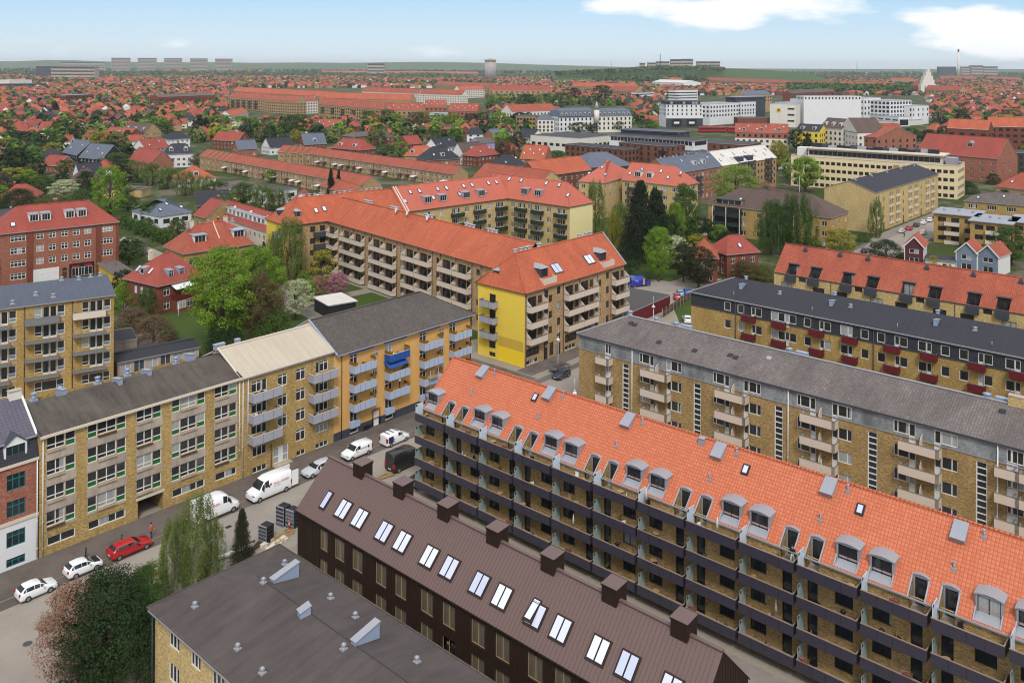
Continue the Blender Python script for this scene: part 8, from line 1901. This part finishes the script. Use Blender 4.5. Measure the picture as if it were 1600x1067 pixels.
for i, (px, py) in enumerate(((572, 672), (577, 670.5))):
    t = thing('motor_scooter', ('black scooter left of the white arched door', 'second black scooter close to the white arched door')[i], 'scooter', at(px, py), rad(20)); m = MB(); m.box(-.5, .35, -.14, .14, .35, .6); m.box(-.55, .1, -.17, .17, .6, .75); m.bar((.35, 0, .4), (.6, 0, 1.05), .1); m.build('body', MAT['black_metal'], t); m = MB(); m.bar((.58, -.32, 1.05), (.58, .32, 1.05), .05); m.build('handlebar', MAT['steel'], t)
    for x in (-.5, .65): m = MB(); m.cyl((x, -.05, .25), (x, .05, .25), .25, .25, 12); m.build('wheel', MAT['black_metal'], t)
# lamps on posts and on wires
for px, py, top, lab in ((562, 0, 0, ''), (1229+20, 318, 276, 'pale flag pole in front of the brown hipped block'), (279, 497, 475, 'white post below the white flowering tree'), (181, 442, 401, 'black lamp post in front of the white shop')):
    if lab: p = at(px, py); d = topix(p)[2]; m = MB(); m.cyl((0, 0, 0), (0, 0, (py-top)*d/F_), .09, .05, 8); clutter('lamp_post', lab, 'post', p, m, 'black_metal' if 'black' in lab else 'white')
for px, py, z, lab in ((898, 612, 6.8, 'white street lamp hanging at the end of the beige balcony block'), (1283, 742, 7.2, 'white street lamp hanging over the ridge of the orange roof'), (1021, 478, 6.5, 'white lamp hanging above the asphalt garage roof'), (872, 529, 6., 'white lamp hanging before the buff brick front')):
    p = at(px, py, z); m = MB(); m.cyl((0, 0, -.25), (0, 0, 0), .42, .2, 12); m.cyl((0, 0, 0), (0, 0, .3), .12, .1, 8); m.cyl((0, 0, .3), (0, 0, 1.9), .03, .03, 6); m.cyl((0, 0, -z), (0, 0, -z+.3), .12, .12, 8); m.cyl((.0, 0, -z), (.0, 0, -.2), .05, .05, 6); clutter('street_lamp', lab, 'street lamp', (p.x, p.y), m, 'white', 0, z)
# fences
for q0, q1, h, lab, mt in (((1035, 497), (1083, 464), 1.9, 'tall lattice fence between the lawn and the parked cars', 'wood_dark'), ((172, 468), (240, 528), 1.7, 'dark green fence along the yard by the dark red villa', 'green_dark'), ((262, 360), (296, 354), 1.8, 'weathered board fence at the garden of the bungalow', 'wood')):
    A, B = at(*q0), at(*q1); u = B-A; t = thing('fence', lab, 'fence', A, math.atan2(u.y, u.x)); n = int(u.length/2.2)
    for i in range(n+1): m = MB(); x = u.length*i/n; m.box(x-.06, x+.06, -.06, .06, 0, h+.1); m.build('post', MAT['concrete'], t)
    m = MB()
    for i in range(9): m.box(0, u.length, -.015, .015, .15+i*(h-.2)/9, .15+(i+.72)*(h-.2)/9)
    m.build('panel', MAT[mt], t)
# ================= people
MAT['skin'] = m_plain('skin', '#c99a80', .8, .6, 0, .3, .05); MAT['jeans'] = m_plain('jeans', '#34466b', .7, .8, 0, .2, .1); MAT['cloth_black'] = m_plain('dark cloth', '#26252a', .8, .85, 0, .2, .1); MAT['cloth_pink'] = m_plain('coral vest', '#d8674f', .8, .8, 0, .2, .1); MAT['cloth_white'] = m_plain('white cloth', '#dddad4', .8, .85, 0, .2, .1); MAT['hair'] = m_plain('dark hair', '#2c211b', .8, .8, 0, .2, .1)
def person(label, p, rz, z=0., top='cloth_black', legs='jeans', arm=.25, step=.12, group=None):
    t = thing('person', label, 'person', (p[0], p[1], z), rz, group)
    V = [(0, 0, .96), (0, 0, 1.2), (0, -.01, 1.42), (0, -.01, 1.52), (0, .02, 1.62), (0, .03, 1.76)]; Rr = [(.165, .12), (.15, .105), (.17, .11), (.06, .06), (.085, .1), (.075, .09)]; E = [(0, 1), (1, 2), (2, 3), (3, 4), (4, 5)]
    def chain(start, pts):
        k = start
        for q, r in pts: V.append(q); Rr.append((r, r)); E.append((k, len(V)-1)); k = len(V)-1
    for s in (-1, 1):
        chain(0, [((s*.1, 0, .88), .1), ((s*.11, s*step*.5+.03, .5), .068), ((s*.11, s*step, .1), .045), ((s*.12, s*step+.15, .04), .04)])
        chain(2, [((s*.2, 0, 1.4), .065), ((s*.27, .03-arm*.1, 1.13), .048), ((s*.25, .05+arm*.6, .92+arm*.3), .034), ((s*.24, .08+arm*.8, .84+arm*.35), .034)])
    me = bpy.data.meshes.new('person'); me.from_pydata(V, E, []); o = bpy.data.objects.new('tmp', me); COL.objects.link(o)
    o.modifiers.new('s', 'SKIN'); sub = o.modifiers.new('d', 'SUBSURF'); sub.levels = 1; sub.render_levels = 1
    for i, d_ in enumerate(me.skin_vertices[0].data): d_.radius = Rr[i]; d_.use_root = i == 0
    m2 = bpy.data.meshes.new_from_object(o.evaluated_get(bpy.context.evaluated_depsgraph_get())); bpy.data.objects.remove(o)
    m2.materials.clear()
    for k in ('skin', top, legs, 'black_metal'): m2.materials.append(MAT[k])
    for f in m2.polygons:
        c = f.center; f.use_smooth = True
        f.material_index = 3 if c.z < .09 else 2 if c.z < .98 and abs(c.x) < .2 else 1 if c.z < 1.47 and (c.z > .98) else 0
    put('body', m2, t)
    m = MB(); n = 10; ring = lambda r, zz, oy: [(r*math.cos(2*math.pi*i/n), .02+oy+r*1.12*math.sin(2*math.pi*i/n), zz) for i in range(n)]
    m.loft([ring(.088, 1.68, -.02), ring(.098, 1.74, -.01), ring(.085, 1.81, 0), ring(.03, 1.845, 0)], 0, True, False, True); m.build('hair', MAT['hair'], t)
    m = MB(); m.box(-.012, .012, .10, .135, 1.64, 1.69); m.build('nose', MAT['skin'], t)
    if top == 'cloth_pink':
        m = MB(); m.box(-.19, .19, -.13, -.12, 1.0, 1.4); m.build('vest_back', MAT['cloth_pink'], t)
    return t
person('person in coral vest and blue jeans standing by the red estate car', at(236, 842), rad(-150), .1, 'cloth_pink')
p = at(1246, 872, 9.75); person('person in black top and white trousers in an open attic balcony door', (76.55, p.y), rad(90), 9.66, 'cloth_black', 'cloth_white')
p = at(672, 612, 6.2); person('worker in white top standing on the scaffold at the ochre block', (p.x, 102.2), rad(0), 5.2, 'cloth_white', 'cloth_black', .6)
for k, (x, s_) in enumerate(((54.15, 22.15), (54.3, 22.6), (54.15, 23.1))): person(('dark clothed person leaning at a window of the brown terrace', 'second dark clothed person at the same brown terrace window', 'third dark clothed person at the same brown terrace window')[k], (x, 77.4-s_), rad(90), 2.35, 'cloth_black', 'cloth_black', .5)
p = at(1413, 371); person('cyclist in dark clothes on the road by the silver car', p, rad(40), 0., 'cloth_black', 'cloth_black', .6)
t = thing('scaffold', 'mobile scaffold tower against the ochre block', 'scaffold', (95.2, 101.4, 0)); X = .0
for x in (0, 1.8):
    for y in (0, 1.1): m = MB(); m.cyl((x, y, 0), (x, y, 6.4), .04, .04, 6); m.build('standard', MAT['steel'], t)
for z in (2.1, 5.1): m = MB(); m.box(0, 1.8, 0, 1.1, z, z+.08); m.build('deck', MAT['wood'], t)
for z in (1., 2.9, 4., 6.1):
    for y in (0, 1.1): m = MB(); m.bar((0, y, z), (1.8, y, z), .05); m.build('ledger', MAT['steel'], t)
# ================= what stands on the balconies
def table(): m = MB(); m.cyl((0, 0, .70), (0, 0, .74), .36, .36, 12); m.cyl((0, 0, 0), (0, 0, .7), .03, .03, 6); m.cyl((0, 0, 0), (0, 0, .03), .2, .2, 10); return m
def chair():
    m = MB(); m.box(-.22, .22, -.22, .22, .42, .47); m.box(-.22, .22, .19, .24, .47, .9)
    for x in (-.2, .2):
        for y in (-.2, .2): m.cyl((x, y, 0), (x, y, .42), .02, .02, 5)
    return m
def plantpot(): 
    m = MB(); m.cyl((0, 0, 0), (0, 0, .3), .14, .19, 9)
    for i in range(26): a, e = R0.uniform(0, 6.28), R0.uniform(.2, 1.); q = Vector((.22*e*math.cos(a), .22*e*math.sin(a), .35+R0.uniform(0, .5))); v = Vector((R0.uniform(-1, 1), R0.uniform(-1, 1), R0.uniform(-.3, 1))).normalized()*.12; w = v.cross(Vector((.3, .8, .2))).normalized()*.07; m.face([q-v, q+w, q+v, q-w], 1)
    return m
def flowerbox():
    m = MB(); m.box(-.4, .4, -.1, .1, 0, .18)
    for i in range(34): q = Vector((R0.uniform(-.4, .4), R0.uniform(-.12, .12), .2+R0.uniform(0, .18))); v = Vector((R0.uniform(-1, 1), R0.uniform(-1, 1), R0.uniform(0, 1))).normalized()*.08; w = v.cross(Vector((.3, .8, .2))).normalized()*.05; m.face([q-v, q+w, q+v, q-w], 1+i % 2)
    return m
def grill(): m = MB(); m.cyl((0, 0, .6), (0, 0, .8), .16, .28, 10); m.cyl((0, 0, .8), (0, 0, .98), .28, .1, 10); [m.cyl((.2*math.cos(a), .2*math.sin(a), 0), (.1*math.cos(a), .1*math.sin(a), .62), .02, .02, 5) for a in (0, 2.1, 4.2)]; return m
def parasol(): m = MB(); m.cyl((0, 0, 0), (0, 0, 2.3), .025, .025, 6, 1); m.cyl((0, 0, 1.1), (0, 0, 2.25), .17, .03, 8); m.cyl((0, 0, 0), (0, 0, .08), .25, .25, 10, 1); return m
KIT = [(k, f().mesh(k, [MAT[q] for q in mt]), w) for k, f, mt, w in (('table', table, ['wood'], 5), ('chair', chair, ['black_metal'], 8), ('chair', chair, ['wood'], 4), ('chair', chair, ['white'], 3), ('potted_plant', plantpot, ['brick_red', 'leaf_mid'], 7), ('flower_box', flowerbox, ['brick_darkred', 'leaf_mid', 'leaf_bloom_pink'], 3), ('grill', grill, ['black_metal'], 2), ('parasol', parasol, ['cream', 'steel'], 1.2))]
LBL = {0: 'pale round table', 1: 'black chair', 2: 'wooden chair', 3: 'white chair', 4: 'leafy potted plant', 5: 'flower box', 6: 'black kettle grill', 7: 'closed cream parasol'}
FLN = ['ground floor', 'second floor', 'third floor', 'attic']; seen = {}
for f in range(4):
    for i in range(12):
        for q in range(R0.choice((1, 2, 2, 3))):
            k = R0.choices(range(8), [w for _, _, w in KIT])[0]; n, me, _ = KIT[k]
            if (f, i, k) in seen: continue
            seen[f, i, k] = 1; s_ = 5.62*i+R0.uniform(.6, 5.0); y = R0.uniform(.4, 1.1); z = 1.15+2.83*f
            if n == 'flower_box': y, z = 1.42, z+1.06
            tag(put(n, me, None, (76.7-y, 83-s_, z), R0.uniform(0, 6.28) if n != 'flower_box' else rad(90)), f'{LBL[k]} on the {FLN[f]} charcoal balcony, {ORD[i] if i else "first"} column from the street', n.replace('_', ' '), 'things on the charcoal balconies')
for bi, (nm, x0, per, base, zs, yy) in enumerate((('grey', 62.7+1.3, 9.6, YF, (4.6, 7.43, 10.26), 2), ('pale blue', 77.8+3., 6.9, YF, (4.1, 6.93, 9.76), 4))):
    for c in range(yy):
        for f, z in enumerate(zs):
            for q in range(2):
                k = R0.choices(range(7), (3, 6, 3, 2, 7, 0, 2))[0]; n, me, _ = KIT[k]
                if (nm, c, f, k) in seen: continue
                seen[nm, c, f, k] = 1; tag(put(n, me, None, (x0+per*c+R0.uniform(.2, 3.2), base-R0.uniform(.35, 1.0), z), R0.uniform(0, 6.28)), f'{LBL[k]} on the {("lowest", "middle", "top")[f]} {nm} balcony, {ORD[c] if c else "first"} stack from the left', n.replace('_', ' '), 'things on the street balconies')
# ================= camera, light, sky
cam = bpy.data.objects.new('camera', bpy.data.cameras.new('camera')); COL.objects.link(cam)
cam.data.sensor_width = 36; cam.data.lens = F_/1600*36; cam.data.shift_y = -(533.5-YH_)/1600
cam.data.clip_start = 1; cam.data.clip_end = 60000
cam.matrix_world = Matrix.Translation((0, 0, H_)) @ Matrix.Rotation(math.atan2(-CA, SA), 4, 'Z') @ Matrix.Rotation(rad(90), 4, 'X') @ Matrix.Rotation(RO, 4, 'Z')
sc.camera = cam
m = MB(); cx, cy = 9000*CA, 9000*SA; m.box(-11000, 11000, -11000, 11000, -1.5, 150., 0)
hz = bpy.data.materials.new('haze'); hz.use_nodes = True; hn = hz.node_tree; hn.nodes.clear(); ho = hn.nodes.new('ShaderNodeOutputMaterial'); hv = hn.nodes.new('ShaderNodeVolumePrincipled'); hv.inputs['Density'].default_value = .00005; hv.inputs['Color'].default_value = (.86, .92, 1., 1); hv.inputs['Anisotropy'].default_value = .2; hn.links.new(hv.outputs[0], ho.inputs['Volume'])
me = m.mesh('haze', [hz], False); o = put('haze', me, None, (cx, cy, 0), math.atan2(SA, CA)); tag(o, 'thin pale summer haze over the city', None, None, 'stuff')
SUN_D = Vector((-.62, -.66, 1.05)).normalized()
sun = bpy.data.objects.new('sun', bpy.data.lights.new('sun', 'SUN')); COL.objects.link(sun)
sun.data.energy = 2.0; sun.data.angle = rad(14); sun.data.color = (1., .95, .88)
sun.rotation_euler = SUN_D.to_track_quat('Z', 'Y').to_euler()
w = bpy.data.worlds.new('World'); sc.world = w; w.use_nodes = True
nt = w.node_tree; bg = nt.nodes['Background']
sky = nt.nodes.new('ShaderNodeTexSky'); sky.sky_type = 'NISHITA'; sky.sun_disc = False
sky.sun_elevation = math.asin(SUN_D.z); sky.sun_rotation = math.atan2(SUN_D.x, SUN_D.y); sky.air_density = 1.0; sky.dust_density = .6; sky.ozone_density = 1.2; sky.altitude = 50
def wn(t, **k):
    n = nt.nodes.new(t)
    for a, v in k.items(): setattr(n, a, v)
    return n
def wmath(op, a, b=0.):
    n = wn('ShaderNodeMath', operation=op)
    for i, v in enumerate((a, b)):
        if isinstance(v, (int, float)): n.inputs[i].default_value = v
        else: nt.links.new(v, n.inputs[i])
    return n.outputs[0]
# clouds: noise on the direction, thin veil everywhere, a few banks at their own bearings
tc = wn('ShaderNodeTexCoord'); 
fwd = Vector((CA, SA, 0)); rgt = Vector((SA, -CA, 0))
def dot(v):
    n = wn('ShaderNodeVectorMath', operation='DOT_PRODUCT'); nt.links.new(tc.outputs['Generated'], n.inputs[0]); n.inputs[1].default_value = v; return n.outputs['Value']
df = wmath('MAXIMUM', dot(fwd), .05); ax = wmath('DIVIDE', dot(rgt), df); el = wmath('DIVIDE', dot((0, 0, 1)), df)
cb = wn('ShaderNodeCombineXYZ'); nt.links.new(wmath('MULTIPLY', ax, 1.), cb.inputs[0]); nt.links.new(wmath('MULTIPLY', el, 3.2), cb.inputs[1])
nz = wn('ShaderNodeTexNoise'); nt.links.new(cb.outputs[0], nz.inputs['Vector']); nz.inputs['Scale'].default_value = 9.; nz.inputs['Detail'].default_value = 7.; nz.inputs['Roughness'].default_value = .55
tot = None
for px, py, sx, sy, g in ((1515, 42, 92, 40, 1.25), (1590, 60, 70, 30, 1.0), (1190, 10, 170, 34, 1.0), (960, 14, 80, 22, .8), (1100, 40, 60, 25, .3), (330, 78, 120, 22, .45), (690, 84, 90, 18, .35), (60, 75, 150, 30, .3), (1120, 78, 60, 14, .3)):
    u = wmath('MULTIPLY', wmath('SUBTRACT', ax, (px-800)/F_), F_/sx); v = wmath('MULTIPLY', wmath('SUBTRACT', el, (YH_+1-py)/F_), F_/sy)
    q = wmath('ADD', wmath('MULTIPLY', u, u), wmath('MULTIPLY', v, v)); e = wmath('MULTIPLY', wmath('POWER', 2.718, wmath('MULTIPLY', q, -1.)), g)
    tot = e if tot is None else wmath('ADD', tot, e)
m = wmath('MULTIPLY', wmath('SUBTRACT', wmath('ADD', tot, wmath('MULTIPLY', wmath('SUBTRACT', nz.outputs['Fac'], .5), 2.2)), .42), 2.4)
m = wmath('MINIMUM', wmath('MAXIMUM', m, 0.), 1.)
m = wmath('MULTIPLY', m, wmath('MINIMUM', wmath('MULTIPLY', tot, 2.5), 1.))
# above the picture the sky is mostly cloud: soft light
hi = wmath('MINIMUM', wmath('MAXIMUM', wmath('MULTIPLY', wmath('SUBTRACT', el, .10), 4.), 0.), .82)
m = wmath('MAXIMUM', m, hi)
g_ = wn('ShaderNodeMix', data_type='RGBA'); nt.links.new(wmath('MINIMUM', wmath('MAXIMUM', wmath('MULTIPLY', el, 12.), 0.), 1.), g_.inputs[0]); g_.inputs[6].default_value = (5.2, 6.1, 6.7, 1); g_.inputs[7].default_value = (3.0, 4.9, 6.9, 1)
k_ = wn('ShaderNodeMix', data_type='RGBA'); k_.inputs[0].default_value = .85; nt.links.new(sky.outputs[0], k_.inputs[6]); nt.links.new(g_.outputs[2], k_.inputs[7])
mx = wn('ShaderNodeMix', data_type='RGBA'); nt.links.new(m, mx.inputs[0]); nt.links.new(k_.outputs[2], mx.inputs[6]); mx.inputs[7].default_value = (7.6, 7.7, 7.9, 1)
nt.links.new(mx.outputs[2], bg.inputs[0]); bg.inputs[1].default_value = .10
sc.view_settings.view_transform = 'Standard'; sc.view_settings.look = 'None'; sc.view_settings.exposure = .5; sc.view_settings.gamma = 1.
sc.cycles.max_bounces = 5; sc.cycles.diffuse_bounces = 2; sc.cycles.glossy_bounces = 2; sc.cycles.transmission_bounces = 2; sc.cycles.volume_bounces = 0
sc.cycles.use_denoising = True; sc.cycles.pixel_filter_type = 'BLACKMAN_HARRIS'; sc.cycles.filter_width = 1.1
